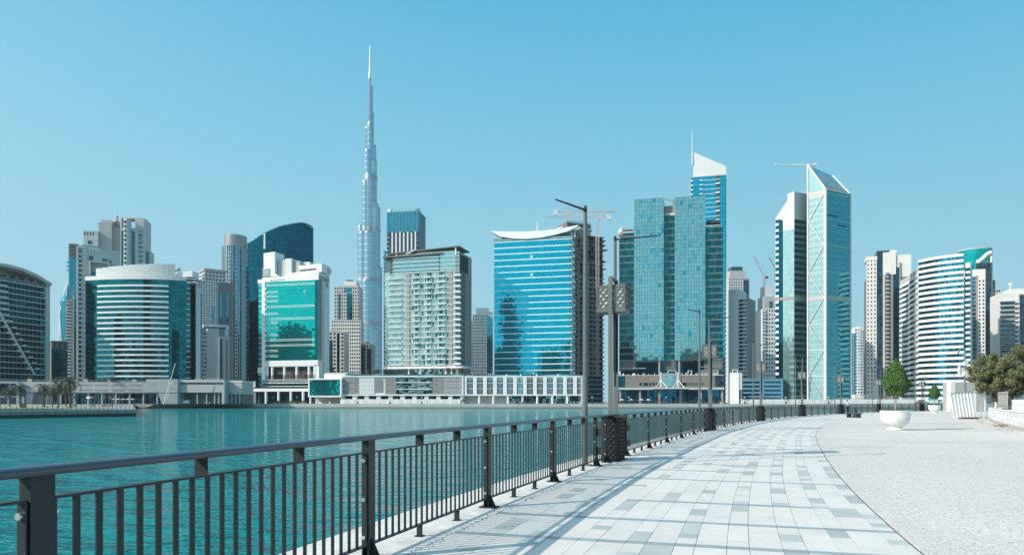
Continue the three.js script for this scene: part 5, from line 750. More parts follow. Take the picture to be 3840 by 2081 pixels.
{ // B20 unfinished concrete tower
  const b = new Bld('unfinished_tower', 'unfinished concrete tower of bare floors behind the bright blue block', 2150, 600, 2262, 612), U = x => b.U(x), V = (y, x = 2200) => b.V(y, x), W = b.W, n = 36, v1 = V(885), fh = v1 / n, pink = std(0.52, 0.46, 0.44, 0.9), dk = std(0.17, 0.13, 0.12, 0.9);
  b.box('core', std(0.12, 0.115, 0.115, 0.9), 4, W - 4, 0, v1, -24, -4); for (let j = 0; j <= n; j++) { const hi = j > n - 9; b.box('floor_slab', hi ? dk : pink, -0.4, W + 0.4, j * fh - 0.25, j * fh + 0.2, -26, hi ? 1.1 : 0.5); if (!hi) b.box('slab_edge', midGrey, W * 0.48, W + 1, j * fh + 0.2, j * fh + 0.9, 0.2, 0.7); }
  for (let i = 0; i < 7; i++) b.box('column', i < 4 ? concrete : midGrey, i * (W - 1) / 6, i * (W - 1) / 6 + (i < 4 ? 1.5 : 0.9), 0, V(985), -2, -0.2); for (let i = 0; i < 5; i++) b.box('column', taupe, i * (W - 1) / 4, i * (W - 1) / 4 + 0.8, V(985), v1, -2, -0.6);
  for (let j = 0; j < n; j++) for (let i = 0; i < 5; i++) if (rand() < 0.55) b.box('infill_wall', rand() < 0.5 ? midGrey : std(0.16, 0.165, 0.17, 0.8), 2 + i * W / 5.4, 2 + (i + rr(0.4, 0.9)) * W / 5.4, j * fh + 0.2, (j + 0.95) * fh, -3, -1.5 + rr(0, 0.6)); for (let j = 0; j < 6; j++) b.box('netting', j % 2 ? gDeep[1] : std(0.01, 0.08, 0.16, 0.8), 1, W - 0.5, j * fh * 1.0 + 0.6, j * fh + fh * 0.7, 0.1, 0.3);
  b.box('lift_core', concrete, U(2160), U(2228), v1, V(850), -18, -5); b.box('formwork', dk, U(2135), U(2226), V(852), V(836), -18, -4); for (let i = 0; i < 12; i++) { b.box('formwork_panel', std(0.02, 0.20, 0.32, 0.7), U(2137 + i * 7.5), U(2139.5 + i * 7.5), V(838), V(829 - (i % 3)), -4.2, -3.9); b.box('formwork_panel', i % 2 ? std(0.02, 0.20, 0.32, 0.7) : paleGrey, U(2136 + i * 8), U(2140 + i * 8), V(858 + i * 0.4), V(851 + i * 0.4), -4, -3.6); } b.box('formwork_deck', whiteDim, U(2118), U(2226), V(857), V(853), -18, -3.4);
  for (const y of [895, 912, 930, 975, 1003]) b.box('loading_deck', dk, W, W + 3.5 + rr(0, 2), V(y), V(y) + 0.5, -6, -1);
  const f2 = b.right(20); f2.one('side_scaffold', dk, 0, 20, 0, v1, -1, -0.4); for (let j = 0; j < n; j++) f2.piece('side_slab', taupe, 0, 20, j * fh, j * fh + 0.5, -0.3, 0.6); b.done();
  towerCrane('tower_crane', 'pale tower crane on the roof of the unfinished tower with jib pointing right', 2126, 612, 845, 796, 2312, 2084, std(0.55, 0.46, 0.43, 0.6)); towerCrane('tower_crane', 'pale tower crane climbing the unfinished tower side with jib pointing left', 2241, 588, 1412, 815, 2048, 2284, std(0.55, 0.46, 0.43, 0.6));
}
{ // B21 pair of pale glass slabs with dark wings
  const b = new Bld('twin_glass_slabs', 'office tower of two tall pale glass slabs between dark wings', 2321, 552, 2712, 534), U = x => b.U(x), V = (y, x = 2500) => b.V(y, x), W = b.W, base = V(1352), fl = V(830) - V(855);
  const dark = (x0, x1, y1, z) => { const f = b.face(U(x0), z, U(x1), z), v1 = V(y1, (x0 + x1) / 2), n = Math.round((v1 - base) / 4.9), nu = Math.max(2, Math.round(f.L / 1.6)); b.box('wing_core', backDark, U(x0), U(x1), V(1388), v1 + 0.5, -30, z - 0.2); f.panes({ v0: base, v1, nu, nv: n, mats: gSmoke, out: 0, g: 0.1 }); for (let j = 0; j <= n; j++) for (const d of [0, 0.75]) f.piece('white_line', alum, 0, f.L, base + (v1 - base) * j / n + d, base + (v1 - base) * j / n + d + 0.2, 0.02, 0.35); };
  dark(2321, 2382, 862, -3); dark(2488, 2534, 806, -4); dark(2642, 2712, 850, -2.5);
  const slab = (x0, x1, y1, bk) => { const f = b.face(U(x0), 0, U(x1), 0), v1 = V(y1, (x0 + x1) / 2), nv = 21, nu = 11; b.box('slab_core', backBlue, U(x0) + 0.1, U(x1) - 0.1, base, v1, -16, -0.2);
    const blue = gCyan[1], sky = gPale[3]; f.panes({ v0: base, v1, nu, nv: nv * 2, mats: gPale.slice(0, 3), out: 0, g: 0.15, gv: 0.12, tilt: 0.0035, pick: () => { const q = rand(); return q < 0.05 ? sky : q < 0.07 ? gFar[1] : null; } }); f.bands({ v0: base, v1, n: nv, h: 0.14, out0: 0, out1: 0.12, mat: std(0.05, 0.2, 0.22, 0.5), name: 'joint_line' }); };
  slab(2378, 2490, 745, 0); slab(2531, 2646, 737, 1);
  b.box('plant_screen', std(0.34, 0.29, 0.27, 0.8), U(2490), U(2531), V(796), V(766), -20, -5); b.box('roof_ledge', cream, U(2492), U(2532), V(803), V(796), -18, -3.5); b.box('wing_terrace', black, U(2650), U(2704), V(842), V(832), -10, -3); b.box('wing_terrace', whiteDim, U(2324), U(2384), V(862), V(858), -14, -2.4); b.box('wing_terrace', black, U(2328), U(2370), V(853), V(849), -10, -3); for (const x of [2329, 2368]) b.box('roof_post', black, U(x), U(x + 2), V(860), V(850), -10, -3);
  // recessed lower storey on columns
  b.box('undercroft', gDeep[2], U(2326), U(2706), V(1410), V(1355), -28, -6); b.front.one('undercroft_line', alum, U(2324), U(2422), V(1381), V(1378), -3, -2.2); b.front.one('undercroft_line', alum, U(2620), U(2710), V(1378), V(1376), -3, -2.2); for (const x of [2474, 2549]) cyl(b.g, 'column', taupe, U(x), -1.2, 0.8, 0, V(1354)); b.done();
  const c = thing('maintenance_crane', 'grey boom of a cleaning crane on the pale glass slabs', 'crane', wx(2505, 545), V(745) + GY, -548); mesh('boom', barG(V3(-5.2, 2.6, 0), V3(5, -0.6, 0), 0.9), paleGrey, c); box(c, 'turret', midGrey, 4.4, 6.2, -3, 0.4, -1, 1); mesh('winch_head', barG(V3(-5.9, 4.2, 0), V3(-5.1, 2.4, 0), 0.5), whiteDim, c);
  const p = new Bld('brown_podium', 'brown panelled podium with central glass bay and entrance canopy', 2316, 506, 2716, 497), U2 = x => p.U(x), V2 = (y, x = 2500) => p.V(y, x);
  p.box('core', brown, 0, p.W, V2(1452), V2(1409), -30, -0.4); p.box('roof_slab', paleGrey, 0, p.W, V2(1409), V2(1406), -30, 0.3); const bp = std(0.22, 0.19, 0.175, 0.8), bp2 = std(0.25, 0.22, 0.20, 0.8);
  const pan = (x0, x1, n, rows, ms, nm) => { for (let r = 0; r < rows; r++) for (let i = 0; i < n; i++) p.front.piece(nm, ms[Math.floor(rand() * ms.length)], U2(x0 + (x1 - x0) * i / n) + 0.03, U2(x0 + (x1 - x0) * (i + 1) / n) - 0.03, V2(1452 - (r) * 42 / rows) + 0.04, V2(1452 - (r + 1) * 42 / rows) - 0.04, -0.3, 0.05); };
  pan(2317, 2345, 5, 4, gSmoke, 'pane'); pan(2345, 2475, 18, 5, [bp, bp2], 'brown_panel'); pan(2552, 2682, 18, 5, [bp, bp2], 'brown_panel'); pan(2682, 2714, 5, 4, gGrey, 'pane'); for (const [a, c] of [[2398, 2474], [2554, 2640]]) { p.front.panes({ u0: U2(a), u1: U2(c), v0: V2(1447), v1: V2(1435), nu: 12, nv: 1, mats: [gGrey[3], backDark], out: 0.1, g: 0.15 }); }
  p.box('bay_frame', midGrey, U2(2474), U2(2552), V2(1452), V2(1400), -8, 0.6); p.front.panes({ u0: U2(2489), u1: U2(2532), v0: V2(1450), v1: V2(1407), nu: 6, nv: 6, mats: [gPale[4], gPale[0]], out: 0.8, g: 0.06 }); p.box('bay_post', whiteDim, U2(2476), U2(2481), V2(1452), V2(1397), -1, 0.9); p.box('bay_post', whiteDim, U2(2540), U2(2545), V2(1452), V2(1397), -1, 0.9);
  p.box('canopy', paleGrey, 0, p.W, V2(1461), V2(1453), -16, 1.0); p.box('entrance_canopy', cream, U2(2448), U2(2575), V2(1458), V2(1455.5), 1.0, 8); const ts = []; for (const x of [2478, 2542]) ts.push(barG(V3(U2(x), V2(1424), 1.2), V3(U2(x) - 3.8, V2(1455), 6), 0.35), barG(V3(U2(x), V2(1424), 1.2), V3(U2(x) + 3.8, V2(1455), 6), 0.35)); mesh('canopy_strut', join(ts), white, p.g);
  p.box('lobby_core', backBlue, 0.5, p.W, 0, V2(1461), -20, -5); p.face(0.5, -4.9, p.W, -4.9).panes({ v0: 0.1, v1: V2(1462), nu: 46, nv: 2, mats: gBlueOffice, out: 0, g: 0.1, tilt: 0.01 }); for (const x of [2322, 2397, 2470, 2549, 2626, 2706]) p.box('column', taupe, U2(x), U2(x + 8), 0, V2(1461), -2.5, -0.8);
  for (let i = 0; i < 18; i++) p.box('terrace_furniture', rand() < 0.5 ? white : midGrey, U2(2330 + i * 20 + rr(0, 8)), U2(2336 + i * 20 + rr(0, 8)), V2(1406), V2(1406) + rr(0.7, 1.6), -6, -3 + rr(0, 1.5)); for (const [a, c] of [[2508, 2540], [2585, 2600], [2628, 2700]]) frameTop(p, U2(a), U2(c), V2(1406), V2(1388), -8, -6, 0.3, cream); p.box('terrace_wall', cream, U2(2632), U2(2696), V2(1406), V2(1392), -9, -8); p.done();
}
{ // B22 tall blue tower with white wedge roof
  const b = new Bld('wedge_top_tower', 'tall bright blue tower with white wedge roof and thin mast', 2592, 637, 2722, 629), U = x => b.U(x), V = (y, x = 2660) => b.V(y, x), W = b.W, n = 50, v1 = V(660), fh = v1 / n;
  b.box('core', backBlue, 0, W, 0, v1, -28, -0.2); b.front.panes({ u0: U(2600), u1: U(2686), v0: 0, v1, nu: 9, nv: n, mats: gCyan, out: 0, g: 0.1, tilt: 0.005 }); b.front.panes({ u0: U(2702), u1: U(2722), v0: 0, v1, nu: 2, nv: n * 2, mats: gCyan, out: 0.1, g: 0.1 }); b.front.panes({ u0: U(2687), u1: U(2701), v0: 0, v1, nu: 2, nv: n, mats: [gDeep[1], gTeal[2]], out: -0.6, g: 0.1 });
  for (let j = 2; j < n; j += 1) { const v = j * fh; if (j > n - 24) { b.front.piece('white_band', steelWhite, U(2624), U(2700), v, v + 0.45, 0.1, 0.6); if (j % 2 === 0) b.front.piece('balcony_box', whiteDim, U(2686), U(2700), v, v + 1.3, 0.3, 1.4); b.front.piece('balcony_box', whiteDim, U(2624), U(2636), v, v + 1.0, 0.3, 1.2); } else b.front.piece('white_band', alum, U(2600), U(2722), v, v + 0.3, 0.05, 0.25); }
  b.front.balconies({ u0: -0.3, u1: U(2600), v0: 0, v1, n: n, depth: 1.2, h: 1.0, mat: whiteDim });
  b.slab('wedge_roof', whiteDim, [[U(2600), v1], [U(2724), v1], [U(2724), V(624, 2722)], [U(2602), V(571, 2602)]], -24, 0.4); for (let i = 1; i < 6; i++) b.box('panel_joint', paleGrey, U(2602 + i * 20), U(2602 + i * 20) + 0.12, v1, V(580 + i * 8), 0.4, 0.42); b.front.one('wedge_edge', paleGrey, U(2598), U(2726), v1 - 0.5, v1 + 0.4, -0.2, 0.8);
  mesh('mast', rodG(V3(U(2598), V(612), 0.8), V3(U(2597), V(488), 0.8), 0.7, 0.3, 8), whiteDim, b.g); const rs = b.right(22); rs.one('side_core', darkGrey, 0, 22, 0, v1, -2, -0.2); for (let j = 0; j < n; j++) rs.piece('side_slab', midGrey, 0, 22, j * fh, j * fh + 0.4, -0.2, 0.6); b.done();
}
{ // B23 white slab with strip windows
  const b = new Bld('white_slab_tower', 'plain white slab with a column of strip windows right of wedge tower', 2733, 560, 2806, 552), U = x => b.U(x), V = (y, x = 2770) => b.V(y, x);
  b.box('blank_wall', white, 0, U(2771), 0, V(1084), -22, 0); b.box('roof_block', whiteDim, U(2738), U(2758), V(1084), V(1095) , 0, 0.05); b.box('window_core', darkGrey, U(2771), U(2802), 0, V(1120), -20, -0.8); b.front.panes({ u0: U(2772), u1: U(2800), v0: V(1420), v1: V(1122), nu: 4, nv: 21, mats: gGrey, out: -0.6, g: 0.25, gv: 0.9 }); b.front.bands({ u0: U(2771), u1: U(2802), v0: V(1420), v1: V(1122), n: 21, h: 0.9, out0: -0.9, out1: -0.05, mat: white }); b.box('side_strip', midGrey, U(2801), U(2808), 0, V(1120), -20, -0.5); b.done();
  const c = new Bld('white_corner_block', 'bright white windowless corner block at the end of the brown podium', 2738, 492, 2772, 490); c.box('block', white, 0, c.W, 0, c.V(1398), -14, 0); c.box('side_face', paleGrey, c.W + 0.01, c.U(2784), c.V(1462), c.V(1398), -14, -0.5); c.box('side_base', darkGrey, c.W + 0.01, c.U(2783), 0, c.V(1462), -14, -1.2); frameTop(c, c.U(2746), c.U(2766), c.V(1398), c.V(1385), -6, -5, 0.3, white); for (let i = 1; i < 5; i++) c.box('panel_joint', whiteDim, 0.02, c.W - 0.02, c.V(1510 - i * 22), c.V(1510 - i * 22) + 0.07, 0, 0.03); c.done();
}
resTower('far_grey_tower', 'far pale grey tower with dark stepped crown behind white slab', 2734, 2812, 900, 1042, { wall: paleGrey, nu: 9, pw: 0.5, ph: 0.4, mats: gGrey, tops: [[2740, 2800, 1014, concrete, -2], [2748, 2790, 998, gGrey[1], -4]], strips: [[2790, 2810, 1050, 1400, gGrey]] });
resTower('white_balcony_tower', 'white residential tower with stacked balconies left of braced glass tower', 2862, 2914, 640, 1158, { wall: white, nu: 5, pw: 0.4, ph: 0.5, balc: [[2856, 2870, white]], tops: [[2870, 2912, 1110, paleGrey, -3], [2880, 2905, 1068, whiteDim, -6]], strips: [[2886, 2900, 1130, 1155]] });
resTower('low_white_block', 'narrow lower white block with balconies behind the blue office', 2846, 2866, 700, 1180, { wall: cream, nu: 2, balc: [[2848, 2862, white]] });
{ const red = std(0.42, 0.13, 0.12, 0.6), k = 700 / F; for (const [x, y0, y1, tx, ty, lb] of [[2868, 1180, 1040, 2828, 962, 'red luffing crane over the white balcony tower'], [2912, 1060, 1010, 2885, 964, 'red crane jib beside the braced glass tower']]) { const t = thing('luffing_crane', lb, 'crane', wx(x, 700), 0, -700), Y = y => EYE - (y - HY) * k; const gs = [], jb = []; for (const a of [-0.9, 0.9]) gs.push(boxG(a - 0.16, a + 0.16, Y(y0), Y(y1), -0.16, 0.16)); for (let v = Y(y0), i = 0; v < Y(y1) - 2; v += 2, i++) gs.push(barG(V3(i % 2 ? -0.9 : 0.9, v, 0), V3(i % 2 ? 0.9 : -0.9, v + 2, 0), 0.2)); mesh('mast', join(gs), red, t); const A = V3(0, Y(y1), 0), B = V3((tx - x) * k, Y(ty), 0); jb.push(barG(A.clone().add(V3(-0.5, 0, 0)), B, 0.24), barG(A.clone().add(V3(0.6, 0.4, 0)), B, 0.24)); for (let i = 1; i < 12; i++) { const p = A.clone().lerp(B, i / 12); jb.push(barG(p.clone().add(V3(-0.5 * (1 - i / 12), 0, 0)), p.clone().add(V3(0.6 * (1 - i / 12), 0.6, 0)), 0.14)); } mesh('jib', join(jb), red, t); box(t, 'counterweight', red, 0.6, 3.4, Y(y1) - 1.2, Y(y1) + 1, -1, 1); mesh('a_frame', join([barG(V3(0.5, Y(y1), 0), V3(2.4, Y(y1) + 6, 0), 0.25), rodG(V3(2.4, Y(y1) + 6, 0), B, 0.07)]), red, t); } }
{ // B25 low blue office
  const b = new Bld('low_blue_office', 'low blue office block at the foot of the braced tower', 2784, 520, 2938, 512), U = x => b.U(x), V = (y, x = 2860) => b.V(y, x), W = b.W, pb = std(0.10, 0.26, 0.36, 0.55, 0.2);
  b.box('core', backBlue, 0, W, 0, V(1424), -24, -0.5); b.front.panes({ v0: 2.5, v1: V(1430), nu: 22, nv: 8, mats: gBlueOffice, out: -0.3, g: 0.1 }); b.front.bands({ v0: V(1488), v1: V(1426), n: 4, h: 1.5, out0: -0.4, out1: 0.1, mat: pb }); b.box('frame', pb, U(2858), U(2868), 0, V(1423), -2, 0.2); b.box('frame', pb, W - 1.4, W, 0, V(1423), -24, 0.2); b.box('roof_edge', pb, -0.2, W, V(1424), V(1420), -24, 0.3); b.box('undercroft', black, U(2868), U(2925), 0, 3.2, -3, 0.05); b.done();
}
{ // B26 braced glass tower seen on its corner
  const b = new Bld('braced_glass_tower', 'tall glass tower with zigzag white bracing and sloping glass roof', 3032, 509, 3098, 500), U = x => b.U(x), W = b.W, C0 = b.toL(3098, 500), R0 = b.toL(3191, 513.5), vC = b.V(708, 3098), vL = b.V(619, 3032), vR = EYE - (728 - HY) * 513.5 / F - GY;
  const back = [R0[0] + (0 - C0[0]), R0[1] + (0 - C0[1])]; const rf = b.face(C0[0], C0[1], R0[0], R0[1]), nb = 7, n = 36;
  b.prism('core', backTeal, [[0.3, -0.3], [C0[0], C0[1] - 0.5], [R0[0] - 0.4, R0[1]], [back[0], back[1]]], 0, vC - 1);
  b.front.panes({ u0: 0.5, u1: W - 0.9, v0: 0, v1: vC, nu: 7, nv: n * 2, mats: gMint, out: 0, g: 0.08, tilt: 0.005 }); rf.panes({ u0: 0.9, u1: rf.L - 0.5, v0: 0, v1: vC - 0.5, nu: 14, nv: n * 2, mats: rfReflectTint, out: 0, g: 0.06, tilt: 0.003 });
  for (let j = 1; j < n; j++) { const v = vC * j / n; b.front.piece('floor_line', alum, 0.5, W - 0.9, v - 0.12, v + 0.12, 0.05, 0.14); rf.piece('floor_line', alum, 0.9, rf.L - 0.5, v - 0.1, v + 0.1, 0.05, 0.13); }
  // gable glass and roof plane
  b.slab('gable_glass', gMint[0], [[0.5, vC], [W - 0.9, vC], [0.5, vL - 1.5]], -0.2, 0); b.slab('gable_band', beige, [[0.5, vC - 4.5], [W - 0.9, vC - 4.5], [W - 0.9, vC - 0.3], [0.5, vC + 2.2 - 2.5]], 0.05, 0.12);
  const P = [V3(0, vL, 0), V3(C0[0], vC, C0[1]), V3(R0[0], vR - 0.2, R0[1]), V3(back[0], b.V(642, 3032) + 1, back[1])]; { const g = new THREE.BufferGeometry(), pos = [], st = 6; const at = (s, t) => P[0].clone().lerp(P[1], s).lerp(P[3].clone().lerp(P[2], s), t); for (let i = 0; i < st; i++) for (let j = 0; j < 8; j++) { const q = [at(i / st + 0.004, j / 8 + 0.004), at((i + 1) / st - 0.008, j / 8 + 0.004), at((i + 1) / st - 0.008, (j + 1) / 8 - 0.004), at(i / st + 0.004, (j + 1) / 8 - 0.004)]; const gg = new THREE.BufferGeometry(); gg.setAttribute('position', new THREE.Float32BufferAttribute([0, 1, 2, 0, 2, 3].flatMap(k => q[k].toArray()), 3)); gg.computeVertexNormals(); mesh('roof_pane', gg, i === st - 1 ? taupe : gSea[(i + j) % 3], b.g); } mesh('roof_core', (() => { const q = [at(0, 0), at(1, 0), at(1, 1), at(0, 1)].map(v => v.add(V3(0, -0.6, 0))); const gg = new THREE.BufferGeometry(); gg.setAttribute('position', new THREE.Float32BufferAttribute([0, 1, 2, 0, 2, 3].flatMap(k => q[k].toArray()), 3)); gg.computeVertexNormals(); return gg; })(), midGrey, b.g); }
  const ed = (name, a, c, w = 1.3) => mesh(name, barG(a, c, w), steelWhite, b.g); ed('white_edge', V3(0, 0, 0.2), V3(0, vL, 0.2), 0.9); ed('white_edge', V3(C0[0], 0, C0[1] + 0.2), V3(C0[0], vC, C0[1] + 0.2), 1.5); ed('white_edge', V3(0, vL, 0.2), V3(C0[0], vC, C0[1] + 0.2), 1.1); ed('white_edge', V3(C0[0], vC, C0[1]), V3(R0[0], vR, R0[1]), 1.0); ed('white_edge', P[3], P[2], 1.0); ed('white_edge', V3(R0[0], 0, R0[1]), V3(R0[0], vR, R0[1]), 1.2);
  const hz = Array.from({ length: 9 }, (_, i) => b.V(728 + i * 97.5, 3065)).filter(v => v > 0); hz.forEach((v, i) => { b.front.one('white_rib', steelWhite, 0.3, W - 0.5, v - 0.16, v + 0.16, 0.1, 0.4); rf.one('white_rib', steelWhite, 0.5, rf.L, v - 0.14, v + 0.14, 0.1, 0.35); if (i + 1 < hz.length || v > 8) { const nx = i + 1 < hz.length ? hz[i + 1] : 0, a = i % 2 ? 0.5 : W - 0.8, c = i % 2 ? W - 0.8 : 0.5; mesh('brace', barG(V3(a, v, 0.45), V3(c, nx, 0.45), 0.42, 0.4), alum, b.g); } });
  { const v = b.V(1118, 3065); b.front.one('grey_band', concrete, 0.3, W - 0.5, v - 1.8, v + 1.8, 0.05, 0.2); rf.one('grey_band', concrete, 0.5, rf.L, v - 1.8, v + 1.8, 0.05, 0.2); }
  for (let i = 0; i < 11; i++) rf.one('open_vent', gDeep[0], 1.5 + i * 1.9, 2.7 + i * 1.9, b.V(i < 6 ? 798 : 830, 3140), b.V(i < 6 ? 794 : 826, 3140), 0.1, 0.5);
  b.done();
  const c = thing('maintenance_crane', 'long white boom on the peak of the braced glass tower', 'crane', wx(3032, 509), vL + GY, -509.5); mesh('boom', join([barG(V3(-22, 0.5, 0), V3(-10, 0.2, 0), 0.6), barG(V3(-10, 0.3, 0), V3(5.6, 0.6, 0), 1.0)]), whiteDim, c); box(c, 'winch', whiteDim, 4.6, 6.2, -0.4, 1.6, -0.8, 0.8); box(c, 'jib_head', whiteDim, -22.6, -21.6, 0.2, 1.8, -0.3, 0.3);
  // lower white-topped mass to its left
  const d = new Bld('sloped_white_top_tower', 'banded glass tower with white sloping top left of braced tower', 2911, 522, 2980, 514), W2 = d.W, E = d.toL(2980, 514), G = d.toL(3034, 520), g2 = d.face(E[0], E[1], G[0], G[1]), vc = d.V(716, 2980), vl = d.V(818, 2911), tp = d.V(822, 2980), nn = 31;
  d.prism('core', backTeal, [[0.2, -0.3], [E[0], E[1] - 0.3], [G[0], G[1]], [G[0] - E[0], G[1] - E[1] - 6]], 0, tp); const uA = d.U(2922), uB = d.U(2938);
  d.slab('sloped_top', white, [[0, vl], [W2, tp - 3], [W2, vc], [W2 - 0.3, vc]], -1, 0.05); g2.one('white_top', whiteDim, 0, g2.L, tp, vc - 0.5, -6, 0.04); d.front.panes({ u0: uA, u1: uB, v0: 0, v1: vl - 1.5, nu: 2, nv: nn * 2, mats: gDeep, out: 0, g: 0.08 }); d.front.panes({ u0: uB, u1: W2, v0: 0, v1: d.V(862, 2960), nu: 5, nv: nn, mats: gMint, out: 0.02, g: 0.05 }); d.front.one('white_wall', white, uB, W2, d.V(862, 2960), tp + 2, -0.6, 0.06); d.front.panes({ u0: 0, u1: uA, v0: 0, v1: vl - 1, nu: 1, nv: nn, mats: gDeep, out: 0, g: 0.05 }); d.front.bands({ u0: -0.1, u1: uA, v0: 0, v1: vl - 0.5, n: nn, h: 1.7, out0: -0.1, out1: 0.25, mat: white, name: 'white_band' });
  g2.panes({ v0: 0, v1: tp, nu: 6, nv: nn * 2, mats: gSage, out: 0, g: 0.06 }); for (let j = 0; j < nn; j++) { const v = j * tp / nn; g2.piece('pale_band', gSea[j % 3], 0, g2.L, v, v + tp / nn * 0.42, 0.05, 0.15); if (j < 19) d.front.piece('pale_band', gSea[(j + 1) % 3], d.U(2962), W2, v, v + tp / nn * 0.42, 0.05, 0.15); } g2.one('grey_band', concrete, 0, g2.L, d.V(1126, 2980), d.V(1112, 2980), 0.1, 0.3); d.front.one('grey_band', taupe, 0, W2, d.V(1122, 2980), d.V(1112, 2980), 0.26, 0.4);
  { const gs = []; for (let i = 0; i < 4; i++) { const u = g2.L * i / 4; gs.push(barG(V3(G[0] - 8 + i * 2, vc - 0.3, G[1] - 3), V3(G[0] - 6 + i * 2, vc + 3, G[1] - 3), 0.25), barG(V3(G[0] - 6 + i * 2, vc + 3, G[1] - 3), V3(G[0] - 4 + i * 2, vc - 0.3, G[1] - 3), 0.25)); } mesh('roof_truss', join(gs), paleGrey, d.g); } d.done();
}
resTower('far_white_tower', 'slim far white balcony tower just right of the braced tower', 3208, 3258, 850, 1232, { wall: white, nu: 5, balc: [[3222, 3236, white]], strips: [[3196, 3210, 1250, 1480, gFar]], tops: [[3226, 3256, 1224, whiteDim]], yBase: 1478 });
{ // B28 white and grey tower
  const b = new Bld('white_grey_tower', 'white tower with small square windows and dark glass strips', 3251, 610, 3420, 598), U = x => b.U(x), V = (y, x = 3330) => b.V(y, x), W = b.W;
  b.box('core', darkGrey, 0.1, W, 0, V(1040), -24, -0.6); b.box('core', cream, U(3313), U(3420), V(1040), V(958), -24, -1.2); b.front.punched({ u0: 0, u1: U(3290), v0: V(1478), v1: V(966), nu: 3, nv: 33, pw: 0.62, ph: 0.55, wall: cream, mats: [black, gGrey[3]], out: 0 }); b.front.one('white_cap', cream, -0.2, U(3292), V(972), V(958), -20, 0.1); b.box('base_wall', cream, 0, U(3290), 0, V(1478), -20, 0);
  b.box('glass_core', backDark, U(3290), U(3313), 0, V(938), -20, -0.2); b.front.panes({ u0: U(3290), u1: U(3313), v0: V(1478), v1: V(940), nu: 4, nv: 34, mats: gGrey, out: 0, g: 0.2 }); b.box('top_wall', cream, U(3313), U(3362), V(1030), V(946), -20, 0.2); b.box('roof_room', white, U(3340), U(3366), V(946), V(938), -14, -2); b.box('roof_room', gGrey[1], U(3296), U(3338), V(946), V(937), -16, -2); b.box('pier', beige, U(3313), U(3321), 0, V(1030), -3, 0.1);
  b.front.panes({ u0: U(3322), u1: U(3346), v0: V(1478), v1: V(1005), nu: 3, nv: 31, mats: gGrey, out: -1, g: 0.25 }); b.front.balconies({ u0: U(3322), u1: U(3334), v0: V(1478), v1: V(1010), n: 31, depth: 1.6, h: 0.5, mat: paleGrey }); b.box('pier', taupe, U(3346), U(3351), 0, V(990), -3, 0.2); b.front.panes({ u0: U(3351), u1: U(3375), v0: V(1478), v1: V(1004), nu: 4, nv: 31, mats: [...gDeep, gGrey[0]], out: -0.3, g: 0.2 }); b.box('glass_core', backDark, U(3351), U(3376), 0, V(1004), -18, -0.5); b.box('pier', taupe, U(3375), U(3379), 0, V(985), -3, 0.3); b.box('rear_mass', beige, U(3379), U(3420), 0, V(956), -24, -4); b.face(U(3380), -3.9, U(3405), -3.9).panes({ v0: V(1100), v1: V(982), nu: 4, nv: 8, mats: gBlueOffice, out: 0, g: 0.1 }); b.done();
}
{ // B29 bowed striped block
  const b = new Bld('striped_bowed_block', 'white striped block with bowed ribbon windows of blue glass', 3446, 524, 3616, 500), U = x => b.U(x), W = b.W;
  const pts = arc(f => { const x = 3446 + 170 * f, q = b.toL(x, 524 - 24 * f); return [q[0], q[1] + 3.2 * Math.sin(Math.PI * f)]; }, 12), base = b.V(1494, 3530), top = b.V(968, 3530), n = 25, fh = (top - base) / n;
  b.prism('core', backBlue, pts.map(p => [p[0], p[1] - 0.5]).concat([[W - 20, -30], [4, -30]]), 0, top); const drk = [gTeal[3], gDark[3], gTeal[2]], bri = [gCyan[0], gCyan[3], gCyan[1], gTeal[0], gFar[0]];
  b.poly(pts).forEach((f, s) => f.panes({ v0: base, v1: top, nu: 3, nv: n, mats: bri, out: -0.15, g: 0.28, gv: 0.1, tilt: 0.006}));
  polyBands(b, pts, Array.from({ length: n + 1 }, (_, j) => base + j * fh), fh * 0.46, -0.6, 0.25, white, 'white_band'); b.box('end_strip', whiteDim, W, W + 3.5, 0, b.V(985, 3616), -5, -2); b.face(W, -1.9, W + 3.5, -1.9).panes({ v0: base, v1: b.V(1000, 3616), nu: 3, nv: n - 1, mats: gDeep, out: 0.1, g: 0.1, gv: fh * 0.45 });
  const wing = (x0, d0, x1, d1, y0, m) => { const p = b.toL(x0, d0), q = b.toL(x1, d1), f = b.face(p[0], p[1], q[0], q[1]), v1 = EYE - (y0 - HY) * d1 / F - GY, nn = Math.round((v1 - base) / fh); f.one('wing_core', paleGrey, 0, f.L, 0, v1 + 5, -12, -0.4); f.panes({ v0: base, v1, nu: 3, nv: nn, mats: m, out: -0.15, g: 0.1 }); f.panes({ u0: f.L * 0.84, u1: f.L, v0: base, v1, nu: 1, nv: nn, mats: [gDark[2]], out: -0.05, g: 0.1 }); f.bands({ v0: base, v1, n: nn, h: fh * 0.5, out0: -0.5, out1: 0.2, mat: white, name: 'white_band' }); };
  wing(3412, 556, 3447, 528, 1030, [midGrey, concrete, paleGrey]); wing(3376, 585, 3414, 560, 1058, gFar); for (const x of [3470, 3510, 3556, 3598]) cyl(b.g, 'column', whiteDim, U(x), -0.8, 0.8, 0, base); b.done();
}
